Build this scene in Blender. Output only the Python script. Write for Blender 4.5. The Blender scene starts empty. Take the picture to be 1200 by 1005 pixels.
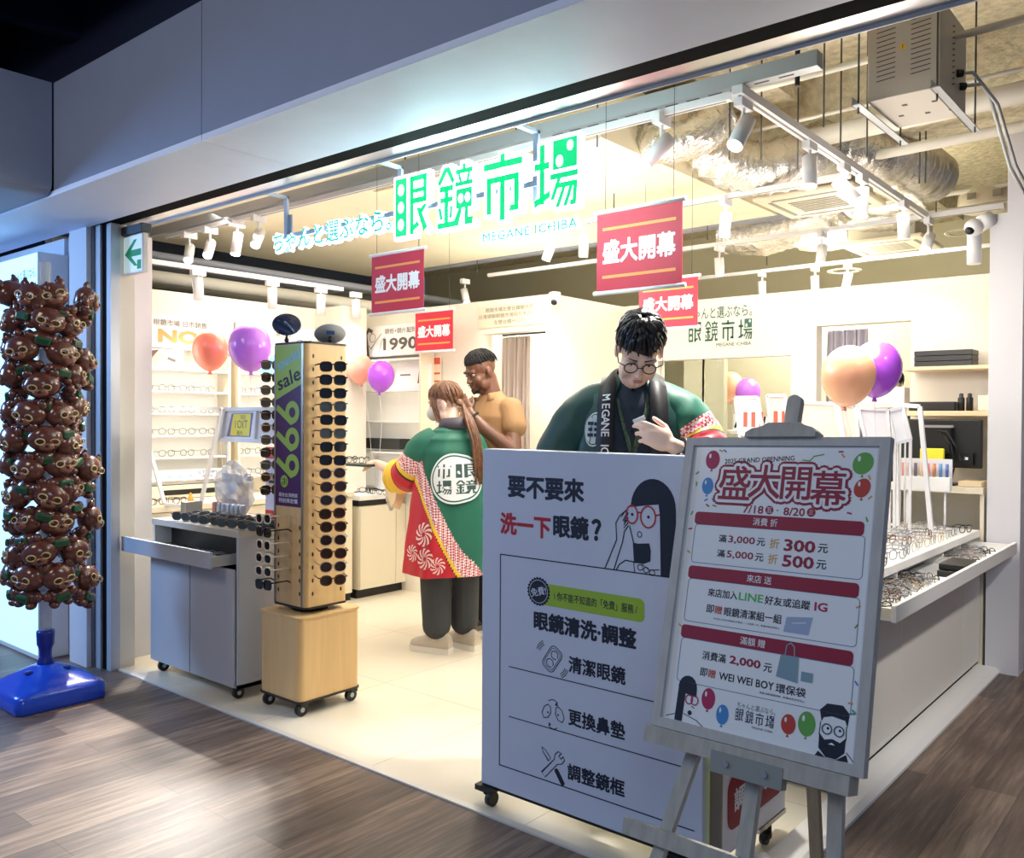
import bpy, bmesh, math, random
from mathutils import Vector, Matrix, noise
from mathutils.geometry import tessellate_polygon
R_ = random.Random(7)
sc = bpy.context.scene
COL = sc.collection
PI = math.pi

# ------------------------------------------------------------------ camera
CAM_LOC = Vector((0.0, 0.0, 1.42))
YAW, PITCH, ROLL, FPX = math.radians(39.931), math.radians(-0.732), math.radians(0.3186), 1026.28
_F = Vector((-math.sin(YAW)*math.cos(PITCH), math.cos(YAW)*math.cos(PITCH), math.sin(PITCH)))
_R0 = Vector((math.cos(YAW), math.sin(YAW), 0)); _U0 = _R0.cross(_F)
_R = _R0*math.cos(ROLL) + _U0*math.sin(ROLL); _U = -_R0*math.sin(ROLL) + _U0*math.cos(ROLL)
cam_d = bpy.data.cameras.new('camera'); cam_d.sensor_width = 36; cam_d.lens = 36*FPX/1200; cam_d.clip_start = .05
cam = bpy.data.objects.new('camera', cam_d); COL.objects.link(cam)
M = Matrix.Identity(4)
for i, v in enumerate((_R, _U, -_F)):
    for j in range(3): M[j][i] = v[j]
M.translation = CAM_LOC
cam.matrix_world = M
sc.camera = cam

def at(px, py, **k):
    """the point where the sight line through a pixel of the 1200x1005 photograph meets the plane X, Y or Z = value"""
    d = _F + _R*((px-600)/FPX) - _U*((py-502.5)/FPX)
    (a, v), = k.items(); i = 'XYZ'.index(a)
    return CAM_LOC + d*((v-CAM_LOC[i])/d[i])

# ------------------------------------------------------------------ world, colour management
sc.view_settings.view_transform = 'Standard'; sc.view_settings.look = 'None'
sc.view_settings.gamma = 1; sc.view_settings.use_curve_mapping = False
sc.view_settings.exposure = 0.35
w = bpy.data.worlds.new('world'); sc.world = w; w.use_nodes = True
w.node_tree.nodes['Background'].inputs[0].default_value = (0.40, 0.54, 0.86, 1)
w.node_tree.nodes['Background'].inputs[1].default_value = 0.22

def area_light(name, loc, aim, size, power, color, size_y=None):
    d = bpy.data.lights.new(name, 'AREA'); d.energy = power; d.color = color; d.size = size
    if size_y: d.shape = 'RECTANGLE'; d.size_y = size_y
    o = bpy.data.objects.new(name, d); COL.objects.link(o); o.location = loc
    o.rotation_euler = (Vector(aim)-Vector(loc)).to_track_quat('-Z', 'Y').to_euler()
    return o
# unseen corridor lights added for boards, floor, counter and post; blue-lit shop next door
area_light('unseen_corridor_light', (1.6, -1.6, 3.5), (-1.2, 2.2, 0.6), 1.6, 38, (0.68, 0.82, 1.0))
area_light('unseen_corridor_light', (-3.4, -0.6, 3.4), (-3.6, 1.6, 0), 1.0, 24, (1.0, 0.88, 0.76))  # added warm light over the left floor
def spot_light(name, loc, aim, power, color, deg, blend=.8, r=.12):
    d = bpy.data.lights.new(name, 'SPOT'); d.energy = power; d.color = color; d.spot_size = math.radians(deg); d.spot_blend = blend; d.shadow_soft_size = r
    o = bpy.data.objects.new(name, d); COL.objects.link(o); o.location = loc; o.rotation_euler = (Vector(aim)-Vector(loc)).to_track_quat('-Z', 'Y').to_euler(); return o
spot_light('unseen_corridor_light', (0.9, 3.4, 3.4), (-1.12, 4.45, 0.55), 330, (1.0, 0.96, 0.92), 42)  # added beam, narrowed to brighten only the counter front
spot_light('unseen_corridor_light', (1.6, 3.2, 3.4), (-1.0, 5.5, 1.6), 130, (0.92, 0.94, 1.0), 26)  # added beam to brighten the right post
area_light('neighbour_shop_lamp', (-6.3, 0.2, 2.2), (-4.6, 1.6, 0.4), 0.9, 70, (0.30, 0.55, 1.0))
# soft shop lights added for brightness besides the track heads
area_light('shop_fill_light', (-3.4, 3.9, 2.66), (-3.4, 3.9, 0), 1.6, 16, (1.0, 0.94, 0.82))
area_light('shop_fill_light', (-2.2, 4.9, 2.66), (-2.2, 4.9, 0), 1.6, 18, (1.0, 0.94, 0.82))
def point_light(name, loc, power, color, r=.2):
    d = bpy.data.lights.new(name, 'POINT'); d.energy = power; d.color = color; d.shadow_soft_size = r
    o = bpy.data.objects.new(name, d); COL.objects.link(o); o.location = loc; return o
point_light('shop_fill_light', (-3.3, 4.1, 2.15), 22, (1.0, 0.94, 0.82)); point_light('shop_fill_light', (-1.45, 4.3, 1.95), 22, (1.0, 0.94, 0.82)); point_light('shop_fill_light', (-2.6, 3.7, 2.0), 18, (1.0, 0.94, 0.82)); point_light('shop_fill_light', (-2.4, 6.6, 2.4), 26, (1.0, 0.94, 0.82)); point_light('consult_room_lamp', (-4.5, 5.6, 2.0), 26, (1.0, 0.96, 0.88))  # mid-air shop points added to spread lamp spill onto the ceilings
area_light('shop_fill_light', (-4.9, 3.7, 2.60), (-5.6, 3.7, 0.9), 1.0, 14, (1.0, 0.94, 0.82))
area_light('back_room_fill', (-2.4, 7.0, 2.9), (-2.4, 6.4, 0), 1.2, 45, (1.0, 0.96, 0.86))  # unseen area light added to brighten the back room

# ------------------------------------------------------------------ materials
def lin(c):
    return tuple(((x/255)/12.92 if x/255 <= .04045 else ((x/255+.055)/1.055)**2.4) for x in c)
_mats = {}
def mat(name, rgb, rough=.5, metal=0., emit=None, estr=0., alpha=None, trans=0., spec=.5, coat=0., var=0., vscale=8., vst=(1,1,1), bump=0., bscale=40., bst=(1,1,1)):
    """plain principled material, with optional noise in the colour (var) and bump"""
    if name in _mats: return _mats[name]
    m = bpy.data.materials.new(name); m.use_nodes = True; nt = m.node_tree; b = nt.nodes['Principled BSDF']
    c = lin(rgb)
    b.inputs['Base Color'].default_value = (*c, 1); b.inputs['Roughness'].default_value = rough
    b.inputs['Metallic'].default_value = metal; b.inputs['Specular IOR Level'].default_value = spec
    b.inputs['Coat Weight'].default_value = coat
    if trans: b.inputs['Transmission Weight'].default_value = trans; b.inputs['IOR'].default_value = 1.1
    if alpha is not None: b.inputs['Alpha'].default_value = alpha
    if emit: b.inputs['Emission Color'].default_value = (*lin(emit), 1); b.inputs['Emission Strength'].default_value = estr
    if var or bump:
        tc = nt.nodes.new('ShaderNodeTexCoord')
        def nz(scale, st):
            mp = nt.nodes.new('ShaderNodeMapping'); mp.inputs['Scale'].default_value = st
            nt.links.new(tc.outputs['Object'], mp.inputs[0])
            n = nt.nodes.new('ShaderNodeTexNoise'); n.inputs['Scale'].default_value = scale; n.inputs['Detail'].default_value = 5
            nt.links.new(mp.outputs[0], n.inputs['Vector']); return n
        if var:
            n = nz(vscale, vst); cr = nt.nodes.new('ShaderNodeValToRGB')
            cr.color_ramp.elements[0].position = .3; cr.color_ramp.elements[1].position = .7
            cr.color_ramp.elements[0].color = (*[x*(1-var) for x in c], 1); cr.color_ramp.elements[1].color = (*[min(1, x*(1+var)) for x in c], 1)
            nt.links.new(n.outputs[0], cr.inputs[0]); nt.links.new(cr.outputs[0], b.inputs['Base Color'])
        if bump:
            n = nz(bscale, bst); bp = nt.nodes.new('ShaderNodeBump'); bp.inputs['Strength'].default_value = bump; bp.inputs['Distance'].default_value = .02
            nt.links.new(n.outputs[0], bp.inputs['Height']); nt.links.new(bp.outputs[0], b.inputs['Normal'])
    _mats[name] = m; return m

def mat_wood_floor():
    m = bpy.data.materials.new('vinyl_plank_floor'); m.use_nodes = True; nt = m.node_tree; b = nt.nodes['Principled BSDF']
    tc = nt.nodes.new('ShaderNodeTexCoord'); mp = nt.nodes.new('ShaderNodeMapping'); mp.inputs['Rotation'].default_value = (0, 0, PI/2)
    nt.links.new(tc.outputs['Object'], mp.inputs[0])
    br = nt.nodes.new('ShaderNodeTexBrick'); br.offset = .37; br.inputs['Brick Width'].default_value = 1.25; br.inputs['Row Height'].default_value = .16
    br.inputs['Scale'].default_value = 1; br.inputs['Mortar Size'].default_value = .0012; br.inputs['Bias'].default_value = 0
    br.inputs['Color1'].default_value = (.25, .25, .25, 1); br.inputs['Color2'].default_value = (.75, .75, .75, 1); br.inputs['Mortar'].default_value = (0, 0, 0, 1)
    nt.links.new(mp.outputs[0], br.inputs['Vector'])
    mp2 = nt.nodes.new('ShaderNodeMapping'); mp2.inputs['Scale'].default_value = (16, 1.1, 1); nt.links.new(tc.outputs['Object'], mp2.inputs[0])
    n = nt.nodes.new('ShaderNodeTexNoise'); n.inputs['Scale'].default_value = 2.2; n.inputs['Detail'].default_value = 7; n.inputs['Roughness'].default_value = .65
    nt.links.new(mp2.outputs[0], n.inputs['Vector'])
    mx = nt.nodes.new('ShaderNodeMix'); mx.data_type = 'FLOAT'; mx.inputs[0].default_value = .3
    nt.links.new(n.outputs[0], mx.inputs[2]); nt.links.new(br.outputs['Color'], mx.inputs[3])
    cr = nt.nodes.new('ShaderNodeValToRGB'); e = cr.color_ramp.elements
    e[0].position = .27; e[0].color = (*lin((58, 50, 48)), 1); e[1].position = .72; e[1].color = (*lin((160, 138, 120)), 1)
    k = e.new(.5); k.color = (*lin((106, 90, 80)), 1)
    nt.links.new(mx.outputs[0], cr.inputs[0])
    mm = nt.nodes.new('ShaderNodeMix'); mm.data_type = 'RGBA'; mm.inputs[7].default_value = (*lin((58, 48, 42)), 1)
    nt.links.new(br.outputs['Fac'], mm.inputs[0]); nt.links.new(cr.outputs[0], mm.inputs[6]); nt.links.new(mm.outputs[2], b.inputs['Base Color'])
    b.inputs['Roughness'].default_value = .42; b.inputs['Specular IOR Level'].default_value = .45
    bp = nt.nodes.new('ShaderNodeBump'); bp.inputs['Strength'].default_value = .12; bp.inputs['Distance'].default_value = .01
    nt.links.new(n.outputs[0], bp.inputs['Height']); nt.links.new(bp.outputs[0], b.inputs['Normal'])
    return m
def mat_tiles():
    m = bpy.data.materials.new('cream_floor_tiles'); m.use_nodes = True; nt = m.node_tree; b = nt.nodes['Principled BSDF']
    tc = nt.nodes.new('ShaderNodeTexCoord')
    mp = nt.nodes.new('ShaderNodeMapping'); mp.inputs['Location'].default_value = (.31, .05, 0); nt.links.new(tc.outputs['Object'], mp.inputs[0])
    br = nt.nodes.new('ShaderNodeTexBrick'); br.offset = 0; br.inputs['Brick Width'].default_value = .8; br.inputs['Row Height'].default_value = .8
    br.inputs['Scale'].default_value = 1; br.inputs['Mortar Size'].default_value = .0022
    br.inputs['Color1'].default_value = (*lin((236, 227, 208)), 1); br.inputs['Color2'].default_value = (*lin((231, 221, 201)), 1); br.inputs['Mortar'].default_value = (*lin((196, 180, 150)), 1)
    nt.links.new(mp.outputs[0], br.inputs['Vector'])
    n = nt.nodes.new('ShaderNodeTexNoise'); n.inputs['Scale'].default_value = 1.7; n.inputs['Detail'].default_value = 6; nt.links.new(tc.outputs['Object'], n.inputs['Vector'])
    mx = nt.nodes.new('ShaderNodeMix'); mx.data_type = 'RGBA'; mx.blend_type = 'MULTIPLY'; mx.inputs[0].default_value = .35
    cr = nt.nodes.new('ShaderNodeValToRGB'); cr.color_ramp.elements[0].color = (.8, .76, .68, 1); cr.color_ramp.elements[0].position = .35; cr.color_ramp.elements[1].position = .65
    nt.links.new(n.outputs[0], cr.inputs[0]); nt.links.new(br.outputs['Color'], mx.inputs[6]); nt.links.new(cr.outputs[0], mx.inputs[7])
    nt.links.new(mx.outputs[2], b.inputs['Base Color']); b.inputs['Roughness'].default_value = .28
    return m

M_wood_floor = mat_wood_floor(); M_tiles = mat_tiles()
M_wall = mat('wall_paint_warm_white', (238, 232, 218), .7, var=.015)
M_panel = mat('bulkhead_paint_shaded', (126, 140, 170), .55, var=.02); M_soff = mat('soffit_paint_lit', (216, 228, 252), .5, var=.02)  # same finish: face painted darker for shade, soffit lighter for light from below
M_post = mat('post_paint', (222, 221, 226), .6)
M_conc = mat('rough_concrete', (224, 214, 186), .9, var=.2, vscale=22, bump=.9, bscale=34)
M_slab = mat('slab_cream', (246, 236, 208), .8, var=.03, vscale=3)
M_white = mat('white_laminate', (236, 234, 230), .45)
M_whitep = mat('white_powder_coat', (232, 232, 234), .4)
M_grayc = mat('grey_laminate', (198, 194, 186), .5)
M_black = mat('black_plastic', (16, 16, 18), .4)
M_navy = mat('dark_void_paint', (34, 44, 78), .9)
M_steel = mat('brushed_steel', (205, 205, 205), .28, 1., bump=.05, bscale=30, bst=(1, 1, 30))
M_galv = mat('galvanised_steel', (184, 190, 196), .45, .35)
M_rod = mat('rod_steel', (92, 92, 90), .5, .7)
M_pipe = mat('pipe_white', (226, 222, 210), .5)
M_foil = mat('foil_duct', (232, 228, 218), .24, .85, bump=.9, bscale=16, bst=(1, 2.5, 1))
M_wood = mat('light_beech_veneer', (222, 184, 128), .4, var=.06, vscale=5, vst=(7, 7, .6))
M_easel = mat('white_washed_wood', (178, 176, 168), .6, var=.14, vscale=5, vst=(10, 10, .7))
M_glass = mat('clear_glass', (245, 250, 250), .02, 0, trans=1.)
M_clear = mat('clear_plastic', (235, 240, 242), .15, 0, alpha=.35)
M_led = mat('lamp_face', (255, 250, 240), .5, emit=(255, 247, 232), estr=14)
M_ink = mat('ink_navy', (20, 30, 52), .6)
M_inkred = mat('ink_red', (176, 28, 48), .6)
M_paper = mat('print_white', (240, 241, 244), .35)
M_printg = mat('ink_green', (150, 186, 60), .5)
M_teal = mat('ink_teal', (52, 104, 96), .6)
M_orange = mat('ink_gold', (214, 170, 104), .6)
M_greyink = mat('ink_grey', (118, 112, 104), .6)

# ------------------------------------------------------------------ mesh builder
_txt = {}
def text_geo(body, off=0., res=2, space=1.):
    k = (body, off, res, space)
    if k not in _txt:
        c = bpy.data.curves.new('t', 'FONT'); c.body = body; c.size = 1; c.offset = off; c.resolution_u = res; c.space_character = space
        o = bpy.data.objects.new('t', c); COL.objects.link(o)
        m = bpy.data.meshes.new_from_object(o.evaluated_get(bpy.context.evaluated_depsgraph_get()))
        vs = [(v.co.x, v.co.y) for v in m.vertices]; fs = [tuple(p.vertices) for p in m.polygons]
        bpy.data.objects.remove(o); bpy.data.curves.remove(c); bpy.data.meshes.remove(m)
        x0 = min(v[0] for v in vs); x1 = max(v[0] for v in vs); y0 = min(v[1] for v in vs); y1 = max(v[1] for v in vs)
        _txt[k] = (vs, fs, x0, x1, y0, y1)
    return _txt[k]

class Fr:
    """a plane in space: origin, right, up, normal"""
    def __init__(s, o, u, v):
        s.o = Vector(o); s.u = Vector(u).normalized(); s.v = Vector(v).normalized(); s.n = s.u.cross(s.v)
    def __call__(s, x, y, d=0): return s.o + s.u*x + s.v*y + s.n*d

class MB:
    def __init__(s): s.v = []; s.f = []; s.m = []; s.sm = []; s.mats = []
    def mi(s, m):
        if m not in s.mats: s.mats.append(m)
        return s.mats.index(m)
    def add(s, vs, fs, m, smooth=False):
        b = len(s.v); i = s.mi(m); s.v += [tuple(v) for v in vs]
        for f in fs: s.f.append(tuple(b+k for k in f)); s.m.append(i); s.sm.append(smooth)
        return s
    def box(s, x0, x1, y0, y1, z0, z1, m, T=None):
        x0, x1 = sorted((x0, x1)); y0, y1 = sorted((y0, y1)); z0, z1 = sorted((z0, z1))
        vs = [Vector(p) for p in ((x0,y0,z0),(x1,y0,z0),(x1,y1,z0),(x0,y1,z0),(x0,y0,z1),(x1,y0,z1),(x1,y1,z1),(x0,y1,z1))]
        if T: vs = [T @ v for v in vs]
        return s.add(vs, [(0,3,2,1),(4,5,6,7),(0,1,5,4),(1,2,6,5),(2,3,7,6),(3,0,4,7)], m)
    def rbox(s, x0, x1, y0, y1, z0, z1, m, r=.01, seg=2, T=None, smooth=False):
        x0, x1 = sorted((x0, x1)); y0, y1 = sorted((y0, y1)); z0, z1 = sorted((z0, z1))
        bm = bmesh.new(); bmesh.ops.create_cube(bm, size=1)
        for v in bm.verts: v.co = Vector(((x0+x1)/2+v.co.x*(x1-x0), (y0+y1)/2+v.co.y*(y1-y0), (z0+z1)/2+v.co.z*(z1-z0)))
        bmesh.ops.bevel(bm, geom=bm.edges[:], offset=r, segments=seg, profile=.5, affect='EDGES')
        bm.verts.index_update(); vs = [T @ v.co if T else v.co.copy() for v in bm.verts]; fs = [[v.index for v in f.verts] for f in bm.faces]; bm.free()
        return s.add(vs, fs, m, smooth)
    def cyl(s, p0, p1, r0, m, r1=None, n=12, caps=True, smooth=True):
        p0 = Vector(p0); p1 = Vector(p1); r1 = r0 if r1 is None else r1
        q = (p1-p0).to_track_quat('Z', 'Y'); vs = []
        for p, r in ((p0, r0), (p1, r1)):
            for k in range(n): a = 2*PI*k/n; vs.append(p + q @ Vector((r*math.cos(a), r*math.sin(a), 0)))
        s.add(vs, [(k, (k+1) % n, n+(k+1) % n, n+k) for k in range(n)], m, smooth)
        if caps: s.add(vs[:n], [tuple(range(n))[::-1]], m); s.add(vs[n:], [tuple(range(n))], m)
        return s
    def tube(s, path, r, m, n=6, closed=False, caps=True, flat=None):
        path = [Vector(p) for p in path]; L = len(path); vs = []
        rr = r if callable(r) else (lambda t: r)
        prev = None
        for i, p in enumerate(path):
            a = path[(i-1) % L] if (closed or i) else p; b = path[(i+1) % L] if (closed or i < L-1) else p
            t = (b-a).normalized() if (b-a).length > 1e-9 else Vector((0, 0, 1))
            if prev is None:
                ref = Vector((0, 0, 1)) if abs(t.z) < .9 else Vector((1, 0, 0)); nx = t.cross(ref).normalized()
            else: nx = (prev - t*prev.dot(t)).normalized()
            prev = nx; ny = t.cross(nx); R = rr(i/(L-1) if L > 1 else 0)
            for k in range(n):
                a_ = 2*PI*k/n; vs.append(p + nx*R*math.cos(a_) + ny*R*math.sin(a_)*(flat or 1))
        fs = [(i*n+k, i*n+(k+1) % n, ((i+1) % L)*n+(k+1) % n, ((i+1) % L)*n+k) for i in range(L if closed else L-1) for k in range(n)]
        s.add(vs, fs, m, True)
        if caps and not closed: s.add(vs[:n], [tuple(range(n))[::-1]], m); s.add(vs[-n:], [tuple(range(n))], m)
        return s
    def loft(s, rings, m, caps=True, smooth=True, closed=True):
        n = len(rings[0]); vs = [v for r in rings for v in r]
        kk = n if closed else n-1
        s.add(vs, [(i*n+k, i*n+(k+1) % n, (i+1)*n+(k+1) % n, (i+1)*n+k) for i in range(len(rings)-1) for k in range(kk)], m, smooth)
        if caps and closed: s.add(rings[0], [tuple(range(n))[::-1]], m, smooth); s.add(rings[-1], [tuple(range(n))], m, smooth)
        return s
    def ell(s, c, r, m, seg=16, rings=10, T=None):
        c = Vector(c); vs = []
        for i in range(rings+1):
            a = PI*i/rings
            for k in range(seg):
                b = 2*PI*k/seg; p = Vector((r[0]*math.sin(a)*math.cos(b), r[1]*math.sin(a)*math.sin(b), r[2]*math.cos(a)))
                vs.append((T @ p if T else p) + c)
        return s.add(vs, [(i*seg+k, i*seg+(k+1) % seg, (i+1)*seg+(k+1) % seg, (i+1)*seg+k) for i in range(rings) for k in range(seg)], m, True)
    def lathe(s, prof, m, c=(0, 0, 0), n=20, T=None):
        c = Vector(c); vs = []
        for r, z in prof:
            for k in range(n):
                p = Vector((r*math.cos(2*PI*k/n), r*math.sin(2*PI*k/n), z)); vs.append((T @ p if T else p)+c)
        return s.add(vs, [(i*n+k, i*n+(k+1) % n, (i+1)*n+(k+1) % n, (i+1)*n+k) for i in range(len(prof)-1) for k in range(n)], m, True)
    # flat work on a plane
    def poly(s, fr, pts, m, d=0.):
        tri = tessellate_polygon([[Vector((p[0], p[1], 0)) for p in pts]])
        return s.add([fr(p[0], p[1], d) for p in pts], [tuple(t) for t in tri], m)
    def prism(s, fr, pts, d0, d1, m, smooth=False):
        n = len(pts); s.poly(fr, pts, m, d0); s.poly(fr, pts, m, d1)
        vs = [fr(p[0], p[1], d) for d in (d0, d1) for p in pts]
        return s.add(vs, [(k, (k+1) % n, n+(k+1) % n, n+k) for k in range(n)], m, smooth)
    def rect(s, fr, x0, y0, x1, y1, m, d=0.): return s.add([fr(x0, y0, d), fr(x1, y0, d), fr(x1, y1, d), fr(x0, y1, d)], [(0, 1, 2, 3)], m)
    def rrect(s, fr, x0, y0, x1, y1, r, m, d=0., n=5):
        return s.poly(fr, rr_pts(x0, y0, x1, y1, r, n), m, d)
    def disc(s, fr, x, y, rx, m, d=0., ry=None, n=24, rot=0):
        ry = ry or rx
        pts = [(rx*math.cos(2*PI*k/n), ry*math.sin(2*PI*k/n)) for k in range(n)]
        return s.poly(fr, [(x+p[0]*math.cos(rot)-p[1]*math.sin(rot), y+p[0]*math.sin(rot)+p[1]*math.cos(rot)) for p in pts], m, d)
    def line(s, fr, pts, w, m, d=0., closed=False):
        L = len(pts); vs = []
        for i, p in enumerate(pts):
            a = pts[(i-1) % L] if (closed or i) else p; b = pts[(i+1) % L] if (closed or i < L-1) else p
            dx, dy = b[0]-a[0], b[1]-a[1]; l = math.hypot(dx, dy) or 1
            k = w/2
            if (closed or 0 < i < L-1):   # mitre
                e1 = (p[0]-a[0], p[1]-a[1]); l1 = math.hypot(*e1) or 1
                cs = abs((e1[0]*dx+e1[1]*dy)/(l1*l)); k = w/2/max(cs, .5)
            vs += [fr(p[0]-dy/l*k, p[1]+dx/l*k, d), fr(p[0]+dy/l*k, p[1]-dx/l*k, d)]
        q = L if closed else L-1
        return s.add(vs, [(2*i, 2*i+1, 2*((i+1) % L)+1, 2*((i+1) % L)) for i in range(q)], m)
    def ring(s, fr, x, y, r, w, m, d=0., ry=None, n=28):
        ry = ry or r
        return s.line(fr, [(x+r*math.cos(2*PI*k/n), y+ry*math.sin(2*PI*k/n)) for k in range(n)], w, m, d, True)
    def text(s, fr, body, x, y, h, m, d=0., bold=0., align='C', w=None, rot=0., res=2, space=1., shear=0.):
        """h: height of the drawn block; x,y: its centre (align C) or left-centre (L); w: forced width; bold: stroke growth in em, by stacked shifted copies"""
        vs, fs, x0, x1, y0, y1 = text_geo(body, 0., res, space)
        k = h/(y1-y0+2*bold); kx = (w/(x1-x0+2*bold)) if w else k
        ox = {'C': -(x0+x1)/2, 'L': -x0+bold, 'R': -x1-bold}[align]; oy = -(y0+y1)/2
        c_, s_ = math.cos(rot), math.sin(rot)
        nb = 0 if bold <= 0 else (4 if bold < .025 else (8 if bold < .07 else 14))
        sh = [(0, 0)]+[(bold*math.cos(2*PI*(i+.5)/nb), bold*math.sin(2*PI*(i+.5)/nb)) for i in range(nb)]
        if bold > .07: sh += [(p*.5, q*.5) for p, q in sh[1::2]]
        for i, (p, q) in enumerate(sh):
            out = []
            for a, b in vs:
                a = (a+ox+p)*kx; b = (b+oy+q)*k; a += shear*b
                out.append(fr(x+a*c_-b*s_, y+a*s_+b*c_, d-i*.00002))
            s.add(out, fs, m)
        return s
    def build(s, name, parent=None, fix=True, **props):
        me = bpy.data.meshes.new(name); me.from_pydata(s.v, [], s.f)
        for m in s.mats: me.materials.append(m)
        me.polygons.foreach_set('material_index', s.m); me.polygons.foreach_set('use_smooth', s.sm)
        if fix:
            bm = bmesh.new(); bm.from_mesh(me); bmesh.ops.remove_doubles(bm, verts=bm.verts, dist=1e-6); bmesh.ops.recalc_face_normals(bm, faces=bm.faces); bm.to_mesh(me); bm.free()
        me.update()
        o = bpy.data.objects.new(name, me); COL.objects.link(o)
        if parent: o.parent = parent
        for k, v in props.items(): o[k] = v
        return o
def rr_pts(x0, y0, x1, y1, r, n=5):
    pts = []
    for cx_, cy_, a0 in ((x1-r, y1-r, 0), (x0+r, y1-r, 90), (x0+r, y0+r, 180), (x1-r, y0+r, 270)):
        for k in range(n+1): a = math.radians(a0+90*k/n); pts.append((cx_+r*math.cos(a), cy_+r*math.sin(a)))
    return pts

def thing(name, label, cat, loc=(0, 0, 0), rotz=0., group=None):
    o = bpy.data.objects.new(name, None); COL.objects.link(o); o.empty_display_size = .05
    o.location = loc; o.rotation_euler = (0, 0, rotz); o['label'] = label; o['category'] = cat
    if group: o['group'] = group
    return o
def tag(o, label, cat, group=None, kind=None):
    o['label'] = label; o['category'] = cat
    if group: o['group'] = group
    if kind: o['kind'] = kind
    return o
def struct(name, mb): return mb.build(name, kind='structure')
def dup(root, loc, rot=None, label=None, group=None, scale=None):
    r = root.copy(); COL.objects.link(r); r.location = loc
    if rot is not None: r.rotation_euler = rot
    if scale is not None: r.scale = scale
    if label: r['label'] = label
    if group: r['group'] = group
    for ch in list(root.children):
        c = ch.copy(); COL.objects.link(c); c.parent = r
        for g in ch.children:
            d = g.copy(); COL.objects.link(d); d.parent = c
    return r
ORD = ['topmost', 'second', 'third', 'fourth', 'fifth', 'sixth', 'seventh', 'eighth', 'ninth', 'tenth', 'eleventh', 'twelfth', 'thirteenth', 'fourteenth', 'fifteenth', 'sixteenth', 'seventeenth', 'eighteenth']
FX = lambda y, x0=0, z0=0: Fr((x0, y, z0), (1, 0, 0), (0, 0, 1))          # plane facing -Y (towards the corridor)
# ================================================================== STRUCTURE
FY = 2.335                      # shop front line
m = MB()
m.box(-9.5, 5.5, -4, FY, -.05, 0, M_wood_floor); m.box(-1.045, 5.5, FY, 9.5, -.05, 0, M_wood_floor)
struct('floor', m)
struct('floor_tiled', MB().box(-9.5, -1.045, FY, 9.5, -.05, .0, M_tiles))
M_thr = mat('threshold_aluminium', (226, 222, 214), .4, .3)
struct('trim_1', MB().box(-4.81, -1.045, FY-.012, FY+.018, 0, .007, M_thr))
m = MB(); fr = Fr((0, FY, 0), (1, 0, 0), (0, 0, 1))
m.prism(Fr((0, 5.52, 0), (1, 0, 0), (0, 0, 1)), [(-1.155, 0), (-1.04, 0), (-1.04, .012), (-1.062, .03), (-1.155, .034)], 0, 5.52-FY-.02, M_white)
struct('trim_2', m)
# bulkhead over the front: face, soffit, and the return on the left
m = MB()
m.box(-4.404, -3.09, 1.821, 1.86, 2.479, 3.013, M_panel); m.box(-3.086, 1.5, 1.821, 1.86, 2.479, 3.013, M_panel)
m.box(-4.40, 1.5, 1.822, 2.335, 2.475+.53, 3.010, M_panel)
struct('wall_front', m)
m = MB()
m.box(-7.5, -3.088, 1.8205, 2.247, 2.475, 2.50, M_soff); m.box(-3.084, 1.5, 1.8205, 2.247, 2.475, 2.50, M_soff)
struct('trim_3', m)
# left return bulkhead (faces +X) with its rounded bottom
pts = [(1.81, 3.013), (-3.5, 3.013), (-3.5, 2.56)]
m = MB()
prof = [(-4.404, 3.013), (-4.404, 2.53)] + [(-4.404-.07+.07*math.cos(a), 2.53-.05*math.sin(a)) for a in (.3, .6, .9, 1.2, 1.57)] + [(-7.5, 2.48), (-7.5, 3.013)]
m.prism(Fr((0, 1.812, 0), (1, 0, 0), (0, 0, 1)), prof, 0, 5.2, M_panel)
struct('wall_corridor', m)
# black track and steel strip under the lintel
M_gap = mat('shutter_slot_black', (6, 7, 10), .9, spec=.1)
struct('trim_4', MB().box(-4.99, 1.5, 2.247, 2.352, 2.484, 2.60, M_gap))
m = MB(); m.box(-4.99, 1.5, 2.352, 2.452, 2.49, 2.60, M_steel); m.box(-4.99, 1.5, 2.452, 2.458, 2.478, 2.60, M_whitep)
struct('trim_5', m)
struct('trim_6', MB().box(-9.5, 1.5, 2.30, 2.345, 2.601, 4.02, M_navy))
# left post: white column, steel jamb, black guide, white inner jamb
m = MB(); m.box(-5.20, -4.985, 2.235, 2.62, 0, 2.475, M_post); m.box(-5.335, -5.2, 2.29, 2.62, 0, 2.475, M_post)
struct('wall_left_post', m)
m = MB(); m.box(-4.985, -4.965, 2.262, 2.30, 0, 2.484, mat('jamb_grey', (120, 124, 134), .4, .6)); m.box(-4.965, -4.905, 2.275, 2.335, 0, 2.49, mat('jamb_steel', (206, 210, 218), .35, .35))
struct('trim_7', m)
struct('trim_8', MB().box(-4.905, -4.862, 2.288, 2.34, 0, 2.49, M_gap))
m = MB(); m.box(-4.862, -4.812, 2.29, 2.342, 0, 2.49, _mats['jamb_steel'])
struct('trim_9', m)
struct('wall_jamb', MB().box(-4.985, -4.83, 2.344, 2.435, 0, 2.6, M_wall))
# wall of the corridor to the left, behind the light box
M_bluewall = mat('corridor_wall_paint', (214, 220, 230), .5)
m = MB(); m.box(-9, -5.42, 2.30, 2.40, 0, 2.475, M_bluewall); m.box(-5.43, -5.335, 2.335, 2.40, 0, 2.475, M_bluewall)
struct('wall_corridor_left', m)
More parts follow.
